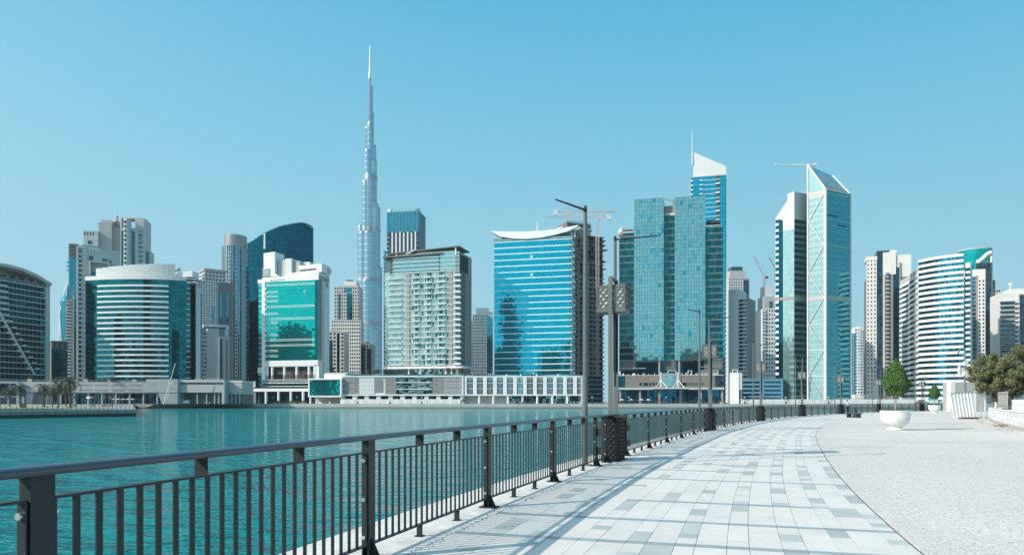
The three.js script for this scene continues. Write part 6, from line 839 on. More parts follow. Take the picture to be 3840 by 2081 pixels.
{ // B30 tower with blue drum crown
  const b = new Bld('blue_crown_tower', 'white and grey tower with turquoise glass drum crown at right', 3616, 640, 3756, 628), U = x => b.U(x), V = (y, x = 3690) => b.V(y, x), W = b.W;
  b.box('mass', cream, 0, U(3702), 0, V(1008), -26, -0.5); b.box('mass', cream, U(3660), U(3712), V(1008), V(976), -22, -4); b.front.panes({ u0: 0.3, u1: U(3662), v0: V(1480), v1: V(1034), nu: 6, nv: 30, mats: [...gGrey, gFar[2]], out: 0, g: 0.2, gv: 0.7 }); b.box('pier', taupe, U(3662), U(3669), 0, V(1032), -3, 0.2); b.front.punched({ u0: U(3670), u1: U(3698), v0: V(1480), v1: V(1046), nu: 2, nv: 30, pw: 0.55, ph: 0.5, wall: cream, mats: [gGrey[3]], out: 0 }); b.box('glass_core', backDark, U(3699), U(3726), 0, V(985), -24, -0.3); b.front.panes({ u0: U(3699), u1: U(3720), v0: V(1480), v1: V(988), nu: 4, nv: 36, mats: gGrey, out: 0, g: 0.2 }); b.box('dark_top', backDark, U(3664), U(3712), V(1008), V(984), -8, -0.4); b.front.panes({ u0: U(3664), u1: U(3712), v0: V(1006), v1: V(986), nu: 10, nv: 3, mats: gGrey, out: -0.2, g: 0.15 }); b.box('rear_mass', taupe, U(3722), W, 0, V(1085), -22, -3); b.face(U(3724), -2.9, W, -2.9).punched({ v0: V(1480), v1: V(1085), nu: 4, nv: 25, pw: 0.3, ph: 0.3, wall: beige, mats: gGrey, out: 0.3 }); b.box('rear_block', gGrey[0], U(3722), U(3738), V(1085), V(1050), -16, -4);
  const R = (3722 - 3612) / 2 * 640 / F, cx = U(3667), cz = -R - 2; const dr = new THREE.CylinderGeometry(R, R, V(928) - V(1008), 40); dr.translate(cx, (V(928) + V(1008)) / 2, cz); mesh('drum', dr, gCyan[0], b.g); const ring = arc(f => [cx + (R + 0.2) * Math.sin((f - 0.5) * Math.PI), cz + (R + 0.2) * Math.cos((f - 0.5) * Math.PI)], 16); b.poly(ring).forEach((f, i) => f.panes({ v0: V(1006), v1: V(i < 2 ? 945 : 930), nu: 1, nv: 4, mats: i > 11 ? [taupe, midGrey] : gHotel, out: 0, g: 0.08, name: 'drum_pane' })); const cap = new THREE.CylinderGeometry(R + 0.3, R + 0.3, 1, 40); cap.translate(cx, V(927), cz); mesh('drum_cap', cap, paleGrey, b.g);
  const cp = [[3668, 984], [3690, 968], [3706, 954], [3722, 948]].map(([x, y], i) => V3(U(x), V(y), -1 + i * 0.2)); mesh('curved_arm', new THREE.TubeGeometry(new THREE.CatmullRomCurve3(cp), 24, 1.7, 8), white, b.g); b.box('arm_post', white, U(3718), U(3724), V(1000), V(950), -4, -1); b.box('arm_block', white, U(3664), U(3674), V(984), V(973), -3, 0); b.done();
}
{ // B31 right edge tower
  const b = new Bld('right_edge_tower', 'cream tower with long terraces at the right edge', 3752, 560, 3900, 552), U = x => b.U(x), V = (y, x = 3800) => b.V(y, x), W = b.W;
  b.box('mass', cream, 0, W, 0, V(1098), -24, -0.5); b.box('mass', cream, U(3792), W, V(1098), V(1082), -20, -2); b.box('roof_post', white, U(3799), U(3803), V(1082), V(1066), -6, -5); b.box('roof_tank', white, U(3796), U(3806), V(1066), V(1057), -7, -4.2); b.front.panes({ u0: 0.4, u1: U(3818), v0: V(1480), v1: V(1126), nu: 10, nv: 21, mats: gGrey, out: 0, g: 0.2, gv: 0.8 }); b.front.panes({ u0: U(3826), u1: W, v0: V(1480), v1: V(1105), nu: 10, nv: 22, mats: gGrey, out: 0.3, g: 0.2 }); b.front.bands({ u0: -0.2, u1: U(3820), v0: V(1480), v1: V(1130), n: 20, h: 0.4, out0: 0, out1: 1.4, mat: paleGrey, name: 'terrace_slab' }); b.front.balconies({ u0: U(3808), u1: U(3824), v0: V(1480), v1: V(1120), n: 21, depth: 1.7, h: 0.9, mat: whiteDim }); b.box('pier', beige, U(3820), U(3826), 0, V(1104), -3, 0.6); b.done();
}
// ---------- plants ----------
const leafMat = (r, g, b) => { const m = new THREE.MeshPhysicalMaterial({ roughness: 0.75, vertexColors: true, side: THREE.DoubleSide }); m.color.setRGB(r, g, b); return m; };
function leavesG(n, place, size, seed, tone = [0.7, 1.3], aspect = 0.45) { // n pointed leaves; place() -> {p, n}
  const r = rng(seed), pos = new Float32Array(n * 12), col = new Float32Array(n * 12), nor = new Float32Array(n * 12), idx = new Uint32Array(n * 6), a = V3(), b = V3(), t = V3();
  for (let i = 0; i < n; i++) {
    const q = place(r), s = size * (0.65 + 0.7 * r()); t.set(r() - 0.5, r() - 0.5, r() - 0.5).normalize(); const nn = q.n.clone().addScaledVector(t, 0.9).normalize();
    a.crossVectors(nn, t).normalize(); b.crossVectors(nn, a); const f = tone[0] + (tone[1] - tone[0]) * r(), y = 0.85 + 0.3 * r();
    [[-s, 0], [0, s * aspect], [s, 0], [0, -s * aspect]].forEach(([u, v], k) => { const o = i * 12 + k * 3; pos[o] = q.p.x + a.x * u + b.x * v; pos[o + 1] = q.p.y + a.y * u + b.y * v; pos[o + 2] = q.p.z + a.z * u + b.z * v; nor[o] = nn.x; nor[o + 1] = nn.y; nor[o + 2] = nn.z; col[o] = f * y; col[o + 1] = f; col[o + 2] = f * 0.9; });
    idx.set([0, 1, 2, 0, 2, 3].map(k => k + i * 4), i * 6);
  }
  const g = new THREE.BufferGeometry(); g.setAttribute('position', new THREE.BufferAttribute(pos, 3)); g.setAttribute('color', new THREE.BufferAttribute(col, 3)); g.setIndex(new THREE.BufferAttribute(idx, 1)); g.computeVertexNormals(); return g;
}
const bark = std(0.16, 0.13, 0.105, 0.95), palmBark = std(0.13, 0.105, 0.085, 0.95), soil = std(0.06, 0.05, 0.04, 1);
function branchy(parent, name, mat, h, r0, seed, spread, top) { // tapered trunk with limbs, one mesh
  const r = rng(seed), gs = [], bend = V3((r() - 0.5) * 0.25 * h, h, (r() - 0.5) * 0.25 * h); gs.push(rodG(V3(0, 0, 0), bend.clone().multiplyScalar(0.5), r0, r0 * 0.8, 9), rodG(bend.clone().multiplyScalar(0.49), bend, r0 * 0.8, r0 * 0.62, 9));
  for (let i = 0; i < top; i++) { const a = i / top * 6.283 + r(), e = bend.clone().add(V3(Math.cos(a) * spread * (0.5 + r() * 0.5), spread * (0.5 + 0.6 * r()), Math.sin(a) * spread * (0.5 + r() * 0.5))); gs.push(rodG(bend.clone().multiplyScalar(0.97), e, r0 * 0.5, r0 * 0.16, 6)); const e2 = e.clone().add(V3((r() - 0.5) * spread, spread * 0.4 * r(), (r() - 0.5) * spread)); gs.push(rodG(e, e2, r0 * 0.18, r0 * 0.06, 5)); }
  return mesh(name, join(gs), mat, parent);
}
// white bowl planters with clipped trees
function bowlPlanter(label, x, z, s, treeLabel, seed) {
  const t = thing('bowl_planter', label, 'planter', x, 0, z), pw = new THREE.MeshStandardMaterial({ map: concreteTex, roughness: 0.55 }); pw.color.setRGB(0.84, 0.835, 0.82);
  const prof = [[0, 0.0], [0.40, 0.0], [0.455, 0.015], [0.455, 0.05], [0.40, 0.085], [0.33, 0.13], [0.30, 0.17], [0.34, 0.20], [0.47, 0.27], [0.60, 0.39], [0.69, 0.54], [0.735, 0.71], [0.745, 0.86], [0.735, 0.93], [0.725, 0.965], [0.755, 0.985], [0.765, 1.02], [0.75, 1.05], [0.70, 1.055], [0.67, 1.03], [0.66, 0.95]].map(([r, y]) => new THREE.Vector2(r * s, y * s));
  mesh('bowl', new THREE.LatheGeometry(prof, 56), pw, t); const so = new THREE.CylinderGeometry(0.665 * s, 0.665 * s, 0.05, 30); so.translate(0, 0.97 * s, 0); mesh('soil', so, soil, t);
  const gc = leavesG(900, r => { const a = r() * 6.283, q = Math.sqrt(r()) * 0.62 * s; return { p: V3(q * Math.cos(a), (1.0 + 0.13 * r()) * s, q * Math.sin(a)), n: V3(0, 1, 0) }; }, 0.028 * s, seed + 5); mesh('ground_cover', gc, leafMat(0.075, 0.13, 0.045), t);
  const k = thing('clipped_tree', treeLabel, 'tree', x, 0.98 * s, z);
  branchy(k, 'trunk', std(0.30, 0.27, 0.235, 0.9), 1.05 * s, 0.055 * s, seed, 0.5 * s, 7);
  const prof2 = f => (f < 0.3 ? 0.64 + f * 0.85 : 0.895 * Math.sqrt(1 - Math.pow(Math.min(0.995, (f - 0.3) / 0.71), 1.8))) * s; // radius along the crown
  const nb = rng(seed + 3), bumps = Array.from({ length: 26 }, () => [nb() * 6.283, nb(), 0.06 + nb() * 0.2]);
  const g = leavesG(12500, r => { const f = r() ** 1.1, a = r() * 6.283; let R = prof2(f); for (const [ba, bf, bh] of bumps) { let d = Math.abs(a - ba); d = Math.min(d, 6.283 - d); R += (1 - f) * bh * s * 0.9 * Math.exp(-(d * d * 5 + (f - bf) ** 2 * 60)) - 0.012 * s; } const q = R * Math.pow(r(), 0.2) * (r() < 0.03 ? 1.07 : 1), y = (0.92 + f * 1.92) * s; const nn = V3(Math.cos(a), 0.25 + f * 0.9 - 0.3, Math.sin(a)).normalize(); return { p: V3(q * Math.cos(a), y + (r() - 0.5) * 0.06, q * Math.sin(a)), n: nn }; }, 0.048 * s, seed, [0.5, 1.5]);
  mesh('crown', g, leafMat(0.06, 0.145, 0.035), k);
}
bowlPlanter('large white bowl planter on the gravel in front', wx(3360, 39.4), -39.4, 1.0, 'clipped green cone tree in the nearer white bowl', 71);
bowlPlanter('smaller looking white bowl planter farther back near the railing', wx(3507, 95.5), -95.5, 1.0, 'clipped cone tree in the farther white bowl', 83);
// broad olive-like trees behind the wall
function broadTree(label, x, z, y0, trunkH, rx, ry, seed, n, lean = 0) {
  const t = thing('olive_tree', label, 'tree', x, y0, z); branchy(t, 'trunk', std(0.055, 0.045, 0.038, 0.95), trunkH, 0.24, seed, rx * 0.55, 9);
  const r0 = rng(seed + 1), cl = Array.from({ length: 110 }, () => { const a = r0() * 6.283, u = r0() * 2 - 1, q = Math.pow(r0(), 0.35), w = Math.sqrt(1 - u * u); return [V3(Math.cos(a) * w * rx * q + lean * (u + 1) * 0.5, u * ry * q, Math.sin(a) * w * rx * q * 0.9), 0.24 + 0.3 * r0()]; });
  const g = leavesG(n, r => { const [c, s] = cl[Math.floor(r() * cl.length)], a = r() * 6.283, u = r() * 2 - 1, w = Math.sqrt(1 - u * u), q = s * Math.pow(r(), 0.45) * rx * 0.46; const d = V3(Math.cos(a) * w, u, Math.sin(a) * w); return { p: c.clone().addScaledVector(d, q).add(V3(0, trunkH + ry * 0.85, 0)), n: d }; }, 0.085, seed, [0.5, 1.6], 0.36);
  mesh('crown', g, leafMat(0.135, 0.155, 0.08), t);
}
// ---------- right-hand side: stone wall, fence panels, leaning sheet ----------
{
  const P = [[43.2, 66.5], [35.5, 54], [28.5, 41.5], [22.5, 30.5]], th = (a, b) => Math.atan2((b[1] - a[1]), (b[0] - a[0]));
  const w = thing('stone_wall', 'low two tier wall of pale stone blocks at right', 'wall'); const st = [std(0.70, 0.70, 0.69, 0.85), std(0.64, 0.64, 0.635, 0.85), std(0.74, 0.74, 0.73, 0.85), std(0.60, 0.605, 0.60, 0.85)], foot = new THREE.MeshStandardMaterial({ map: concreteTex, roughness: 0.95 }); foot.color.setRGB(0.46, 0.46, 0.45);
  for (let i = 0; i + 1 < P.length; i++) {
    const a = P[i], b = P[i + 1], L = Math.hypot(b[0] - a[0], b[1] - a[1]), g = new THREE.Group(); g.name = 'wall_run'; g.position.set(a[0], 0, -a[1]); g.rotation.y = Math.atan2(b[1] - a[1], b[0] - a[0]); w.add(g);
    // local +x runs towards the camera, +z looks at the square
    box(g, 'footing', foot, 0, L, -0.05, 0.17, -1.4, 0.12); box(g, 'core', st[3], 0.01, L - 0.01, 0.15, 0.93, -1.3, -0.06); box(g, 'core', st[3], 0.01, L - 0.01, 0.93, 1.66, -1.3, -0.56);
    for (let c = 0; c < 3; c++) { let x = 0; while (x < L) { const e = Math.min(L, x + rr(0.7, 1.3)); box(g, 'block', st[Math.floor(rand() * 4)], x + 0.006, e - 0.006, 0.17 + c * 0.255 + 0.005, 0.17 + (c + 1) * 0.255 - 0.005, -0.3, -rr(0, 0.012)); x = e; } }
    { let x = 0; while (x < L) { const e = Math.min(L, x + rr(1.0, 1.5)); box(g, 'coping_block', st[2], x + 0.005, e - 0.005, 0.94, 1.0, -0.6, 0.03); x = e; } }
    for (let c = 0; c < 2; c++) { let x = 0; while (x < L) { const e = Math.min(L, x + rr(0.7, 1.3)); box(g, 'block', st[Math.floor(rand() * 3)], x + 0.006, e - 0.006, 1.0 + c * 0.33 + 0.005, 1.0 + (c + 1) * 0.33 - 0.005, -0.8, -0.5 - rr(0, 0.012)); x = e; } }
  }
  // raised bed behind the wall
  const bed = new THREE.Shape(); const q = P.map(([x, d]) => [x + 1.1, d]); bed.moveTo(q[0][0], q[0][1]); q.slice(1).forEach(p => bed.lineTo(p[0], p[1])); bed.lineTo(60, 30); bed.lineTo(80, 66); const bg = new THREE.ShapeGeometry(bed); bg.rotateX(-Math.PI / 2); bg.scale(1, 1, 1); bg.translate(0, 1.58, 0); struct('planting_bed_ground', bg, std(0.16, 0.13, 0.10, 1));
  // grey slatted fence panels standing on the wall's lower tier
  const onWall = (i, f, dz = -0.25) => { const a = P[i], b = P[i + 1], L = Math.hypot(b[0] - a[0], b[1] - a[1]), ang = Math.atan2(b[1] - a[1], b[0] - a[0]); return [a[0] + (b[0] - a[0]) * f + Math.sin(ang) * dz, -(a[1] + (b[1] - a[1]) * f) + Math.cos(ang) * dz, ang]; };
  const slat = (label, i, f, n, h, w0) => { const [x, z, ang] = onWall(i, f), t = thing('slatted_screen', label, 'screen', x, 0, z, ang), tm = std(0.37, 0.355, 0.34, 0.7), tm2 = std(0.33, 0.315, 0.30, 0.7); for (let k = 0; k < n; k++) { box(t, 'slat', k % 3 ? tm : tm2, k * w0 / n + 0.004, (k + 1) * w0 / n - 0.012, 1.08, 1.05 + h, -0.02, 0.02 + rr(0, 0.01)); } box(t, 'rail', tm2, 0, w0, 1.25, 1.32, 0.035, 0.07); box(t, 'rail', tm2, 0, w0, 0.9 + h, 0.97 + h, 0.035, 0.07); for (const e of [0.05, w0 - 0.11]) box(t, 'foot', std(0.2, 0.19, 0.18, 0.8), e, e + 0.06, 1.0, 1.4, 0.035, 0.07); };
  slat('narrow grey slatted screen on the stone wall near the leaning sheet', 0, 0.40, 12, 1.05, 2.6); slat('wide grey slatted screen on the stone wall at the right edge', 1, 0.06, 26, 1.15, 6.5);
  // white ribbed sheet leaning at the wall's far end
  { const t = thing('ribbed_sheet', 'leaning white ribbed metal hoarding sheet at the end of wall', 'hoarding', wx(3624, 64.4), 0.12, -64.4, 0.12); const W = 2.25, H = 2.2, pts = [], n = 7; const prof = []; for (let i = 0; i < n; i++) { const x = i * W / n; prof.push([x, 0], [x + 0.02, 0.045], [x + 0.06, 0.045], [x + 0.08, 0]); } prof.push([W, 0]); const top = prof.concat(prof.slice().reverse().map(([x, z]) => [x, z - 0.006])); const g = prismG(top.map(([x, z]) => [x - W / 2, z]), 0, H); const m = mesh('sheet', g, std(0.72, 0.74, 0.74, 0.45, 0.1), t); m.rotation.set(-0.13, 0, 0.07); const ed = mesh('top_edge', boxG(-W / 2, W / 2, H, H + 0.03, -0.02, 0.06), midGrey, t); ed.rotation.set(-0.13, 0, 0.07); box(t, 'base_rail', std(0.05, 0.05, 0.05, 0.8), -0.55, 1.05, -0.12, 0.02, -0.3, 0.3); }
  { const t = thing('white_board', 'small white board panel between the leaning sheet and screen', 'board', wx(3681, 66), 0, -66, 0.3); for (let i = 0; i < 2; i++) { box(t, 'panel', whiteDim, -0.55 + i * 0.56, -0.02 + i * 0.56, 1.72, 2.2, -0.03, 0.03); } for (const x of [-0.58, -0.01, 0.56]) box(t, 'post', paleGrey, x, x + 0.04, 0.0, 2.25, -0.04, 0.04); }
  // grey pole with dish, boxes
  { const D = 72, t = thing('equipment_pole', 'grey pole carrying white dish and equipment boxes behind the ribbed sheet', 'pole', wx(3621, D), 0, -D), k = D / F, Y = y => EYE - (y - HY) * k, em = std(0.62, 0.62, 0.61, 0.6); cyl(t, 'pole', std(0.22, 0.225, 0.225, 0.5, 0.4), 0, 0, 0.075, 0, Y(1310)); box(t, 'equipment_box', em, -0.22, 0.12, Y(1372), Y(1356), 0.06, 0.35); box(t, 'equipment_box', em, -0.28, 0.30, Y(1408), Y(1393), 0.07, 0.4); const gs = []; for (let i = 0; i < 6; i++) gs.push(boxG(-0.55 + i * 0.2, -0.47 + i * 0.2, Y(1407) , Y(1372 + (i % 3) * 6), -0.25, 0.1)); gs.push(boxG(-0.6, 0.6, Y(1393), Y(1391), -0.28, 0.12)); mesh('bracket_frame', join(gs), em, t); const dish = new THREE.SphereGeometry(0.28, 20, 10, 0, 6.283, 0, 0.9); dish.rotateX(-1.2); dish.rotateY(0.6); const dm = mesh('dish', dish, std(0.7, 0.69, 0.66, 0.6, 0, { side: THREE.DoubleSide }), t); dm.position.set(-0.52, Y(1322), 0.15); mesh('dish_arm', rodG(V3(0, Y(1326), 0), V3(-0.5, Y(1324), 0.1), 0.02), em, t); }
  // site board and cabin behind
  { const D = 110, t = thing('site_cabin', 'grey panelled site cabin behind the equipment pole', 'cabin', wx(3640, D), 0, -D), k = D / F; box(t, 'body', std(0.36, 0.355, 0.35, 0.7), -2.3, 2.4, 0, 4.4, -3, 0); for (let i = 0; i < 4; i++) box(t, 'post', whiteDim, -2.35 + i * 1.5, -2.2 + i * 1.5, 0, 4.5, 0, 0.08); box(t, 'rail', whiteDim, -2.3, 2.4, 2.3, 2.45, 0.01, 0.06); for (let i = 0; i < 5; i++) box(t, 'sign_mark', std(0.35, 0.08, 0.07, 0.6), 1.0 + i * 0.24, 1.16 + i * 0.24, 3.2 + (i % 2) * 0.1, 3.5, 0.001, 0.03); box(t, 'louvre', whiteDim, -2.9, -2.4, 0, 4.45, -1, 0.05); }
  // rubble and dry twigs at the wall's foot
  const gs = []; for (let i = 0; i < 260; i++) { const s = rand(), x = 24 + s * 17 + rr(-0.5, 0.3) - 0.9 * rand(), d = 33.5 + s * 30.5, r = rr(0.01, 0.05); const q = new THREE.TetrahedronGeometry(r); q.rotateX(rr(0, 6)); q.rotateY(rr(0, 6)); q.translate(x, r * 0.4, -d); gs.push(q); } const rb = mesh('rubble', mergeGeometries(gs), std(0.30, 0.27, 0.24, 1), scene); rb.userData = { kind: 'stuff', label: 'small rubble and grit along the foot of the stone wall', category: 'rubble' };
  { const t = thing('dry_weed', 'small dry weed tuft on the gravel by the wall', 'weed', wx(3763, 44), 0, -44); const gl = leavesG(420, r => { const a = r() * 6.283, q = r() ** 0.7 * 0.42; return { p: V3(q * Math.cos(a) * 1.3, 0.02 + 0.17 * r() * (1 - q), q * Math.sin(a)), n: V3(Math.cos(a), 0.4, Math.sin(a)) }; }, 0.05, 61, [0.6, 1.5], 0.14); mesh('blades', gl, leafMat(0.20, 0.18, 0.095), t); }
  broadTree('broad olive green tree behind the stone wall beside the pole', wx(3732, 58), -58, 1.5, 0.95, 1.95, 1.55, 101, 24000); broadTree('broad olive green tree cut by the right edge', wx(3868, 55), -55, 1.5, 1.0, 2.0, 1.75, 202, 24000); broadTree('darker tree peeping between the two olive trees', wx(3792, 64), -64, 1.5, 0.7, 1.5, 1.3, 303, 14000);
}
// ---------- bin, bench, person, bird ----------
{ const D = 69, t = thing('litter_bin', 'dark green cylindrical litter bin on the promenade edge', 'bin', wx(3207, D), 0, -D), m = std(0.035, 0.075, 0.08, 0.5, 0.2); mesh('body', new THREE.LatheGeometry([[0, 0], [0.23, 0], [0.235, 0.02], [0.235, 0.72], [0.225, 0.74]].map(p => new THREE.Vector2(...p)), 28), m, t); const lid = new THREE.LatheGeometry([[0.2, 0.74], [0.2, 0.84], [0.235, 0.85], [0.235, 0.9], [0.15, 0.95], [0, 0.96]].map(p => new THREE.Vector2(...p)), 28); mesh('lid', lid, m, t); box(t, 'opening', black, -0.12, 0.12, 0.77, 0.83, 0.17, 0.215);
  const b = thing('bench', 'low dark slab bench beside the litter bin', 'bench', wx(3226, D - 0.4), 0, -(D - 0.4) - 0.2, 0.25), bm = std(0.085, 0.095, 0.095, 0.6); box(b, 'seat', bm, -0.25, 0.3, 0.40, 0.46, -1.6, 0.2); for (const z of [-1.4, -0.1]) box(b, 'leg', std(0.03, 0.033, 0.035, 0.6), -0.2, 0.25, 0, 0.40, z, z + 0.12); }
{ // person in pale shirt leaning at the rail
  const c = C(sNear(41.9, 92.3), 0.42), t = thing('person', 'person in pale blue shirt and black trousers leaning on the railing', 'person', c.x, 0, c.z, c.th + Math.PI / 2 + Math.PI - 0.3); // faces the water
  const J = []; const bone = (a, b, r0, r1, k) => J.push([V3(...a), V3(...b), r0, r1, k]);
  // facing +z; y up
  bone([0, 1.0, 0], [0, 1.28, 0.08], 0.13, 0.135, 1); bone([0, 1.28, 0.08], [0, 1.42, 0.12], 0.14, 0.11, 1); bone([-0.14, 1.42, 0.11], [0.14, 1.42, 0.11], 0.065, 0.065, 1); bone([0, 1.45, 0.13], [0, 1.55, 0.17], 0.05, 0.05, 2);
  for (const s of [-1, 1]) { bone([s * 0.17, 1.41, 0.11], [s * 0.23, 1.15, 0.22], 0.052, 0.043, 1); bone([s * 0.23, 1.15, 0.22], [s * 0.12, 1.19, 0.44], 0.04, 0.032, 1); bone([s * 0.12, 1.19, 0.44], [s * 0.05, 1.20, 0.50], 0.03, 0.022, 2); bone([s * 0.085, 0.95, 0], [s * 0.095, 0.5, s * 0.03 + 0.02], 0.085, 0.058, 0); bone([s * 0.095, 0.5, s * 0.03 + 0.02], [s * 0.1, 0.08, s * 0.06 - 0.02], 0.056, 0.042, 0); bone([s * 0.1, 0.05, s * 0.06 - 0.04], [s * 0.115, 0.04, s * 0.06 + 0.15], 0.042, 0.034, 3); }
  bone([0, 0.98, 0], [0, 0.9, 0], 0.13, 0.115, 0);
  const sd = (p, [a, b, r0, r1]) => { const ba = b.clone().sub(a), h = Math.max(0, Math.min(1, p.clone().sub(a).dot(ba) / ba.dot(ba))); return p.distanceTo(a.clone().addScaledVector(ba, h)) - (r0 + (r1 - r0) * h); };
  const N = 72, S = 0.95, mc = new MarchingCubes(N, std(1, 1, 1), false, false, 60000); mc.isolation = 0; const P = V3();
  for (let k = 0; k < N; k++) for (let j = 0; j < N; j++) for (let i = 0; i < N; i++) { P.set((i / N - 0.5) * 2 * S, (j / N - 0.5) * 2 * S + 0.85, (k / N - 0.5) * 2 * S + 0.1); let d = 1e9; for (const b of J) { const q = sd(P, b), h = Math.max(0, 0.03 - Math.abs(d - q)) / 0.03; d = Math.min(d, q) - h * h * 0.03 * 0.25; } mc.field[k * N * N + j * N + i] = -d; }
  mc.update(); const n = mc.count, pos = new Float32Array(n * 3), nor = new Float32Array(n * 3), col = new Float32Array(n * 3), cs = [[0.012, 0.013, 0.016], [0.46, 0.56, 0.72], [0.34, 0.21, 0.15], [0.02, 0.02, 0.02]];
  for (let i = 0; i < n; i++) { P.set(mc.positionArray[i * 3] * S, mc.positionArray[i * 3 + 1] * S + 0.85, mc.positionArray[i * 3 + 2] * S + 0.1); pos.set([P.x, P.y, P.z], i * 3); nor.set([mc.normalArray[i * 3], mc.normalArray[i * 3 + 1], mc.normalArray[i * 3 + 2]], i * 3); let d = 1e9, kk = 0; for (const b of J) { const q = sd(P, b); if (q < d) { d = q; kk = b[4]; } } col.set(cs[kk], i * 3); }
  const head = new THREE.SphereGeometry(0.105, 24, 18).toNonIndexed(); head.scale(0.86, 1.15, 1); { const p = head.attributes.position; for (let i = 0; i < p.count; i++) { const z = p.getZ(i), y = p.getY(i), x = p.getX(i); if (z > 0.06 && Math.abs(x) < 0.025 && y > -0.05 && y < 0.03) p.setZ(i, z + 0.022); if (y < -0.05) p.setX(i, x * 0.86); } } head.computeVertexNormals(); head.rotateX(0.25); head.translate(0, 1.625, 0.19); const hc = new Float32Array(head.attributes.position.count * 3); for (let i = 0; i < hc.length; i += 3) hc.set([0.34, 0.21, 0.15], i); head.setAttribute('color', new THREE.BufferAttribute(hc, 3)); head.deleteAttribute('uv');
  const g = new THREE.BufferGeometry(); g.setAttribute('position', new THREE.BufferAttribute(pos, 3)); g.setAttribute('normal', new THREE.BufferAttribute(nor, 3)); g.setAttribute('color', new THREE.BufferAttribute(col, 3));
  const ears = [-1, 1].map(s => { const e = new THREE.SphereGeometry(0.022, 8, 6).toNonIndexed(); e.scale(0.5, 1.2, 0.8); e.translate(s * 0.092, 1.62, 0.185); e.deleteAttribute('uv'); const c2 = new Float32Array(e.attributes.position.count * 3); for (let i = 0; i < c2.length; i += 3) c2.set([0.34, 0.21, 0.15], i); e.setAttribute('color', new THREE.BufferAttribute(c2, 3)); return e; });
  const fingers = []; for (const s of [-1, 1]) for (let f = 0; f < 5; f++) { const e = rodG(V3(s * (0.075 - f * 0.013), 1.205, 0.48), V3(s * (0.07 - f * 0.015), f === 4 ? 1.215 : 1.185, 0.55 - (f === 4 ? 0.03 : f * 0.004)), 0.009, 0.007, 6).toNonIndexed(); e.deleteAttribute('uv'); const c2 = new Float32Array(e.attributes.position.count * 3); for (let i = 0; i < c2.length; i += 3) c2.set([0.34, 0.21, 0.15], i); e.setAttribute('color', new THREE.BufferAttribute(c2, 3)); fingers.push(e); }
  const bm = new THREE.MeshStandardMaterial({ roughness: 0.85, vertexColors: true }); mesh('body', mergeGeometries([g, head, ...ears, ...fingers]), bm, t);
  const hair = new THREE.SphereGeometry(0.112, 20, 12, 0, 6.283, 0, 1.45); hair.scale(0.88, 1.1, 1.02); hair.rotateX(-0.15); hair.translate(0, 1.645, 0.183); mesh('hair', hair, std(0.012, 0.012, 0.013, 0.8), t); const mask = new THREE.SphereGeometry(0.06, 14, 10); mask.scale(0.95, 0.85, 0.6); mask.translate(0, 1.585, 0.265); mesh('face_mask', mask, std(0.7, 0.74, 0.78, 0.8), t);
}
{ // white pigeon on the arm of the second near pole
  const D = 20.6, t = thing('pigeon', 'pale pigeon perched on the lamp arm over the promenade', 'bird', wx(2329, D), EYE + (HY - 884) * D / F, -D, 0.4), wm = std(0.62, 0.60, 0.56, 0.9);
  const bd = new THREE.SphereGeometry(0.075, 18, 14); bd.scale(0.85, 1.25, 1.0); bd.rotateX(0.35); bd.translate(0, 0.1, 0); const hd = new THREE.SphereGeometry(0.034, 14, 10); hd.translate(0, 0.21, 0.045); const nk = rodG(V3(0, 0.14, 0.02), V3(0, 0.2, 0.042), 0.045, 0.03, 10); mesh('body', join([bd, hd, nk]), wm, t); mesh('beak', new THREE.ConeGeometry(0.009, 0.03, 8).rotateX(1.5).translate(0, 0.205, 0.088), darkGrey, t); mesh('tail', boxG(-0.022, 0.022, -0.09, 0.05, -0.075, -0.06), std(0.45, 0.44, 0.42, 0.9), t); for (const s of [-1, 1]) { const w = new THREE.SphereGeometry(0.06, 12, 10); w.scale(0.3, 1.3, 0.75); w.rotateX(0.45); w.translate(s * 0.058, 0.085, -0.02); mesh('wing', w, std(0.52, 0.51, 0.48, 0.9), t); mesh('foot', rodG(V3(s * 0.02, 0.03, 0), V3(s * 0.02, -0.005, 0.01), 0.006), std(0.35, 0.14, 0.12, 0.8), t); }
}
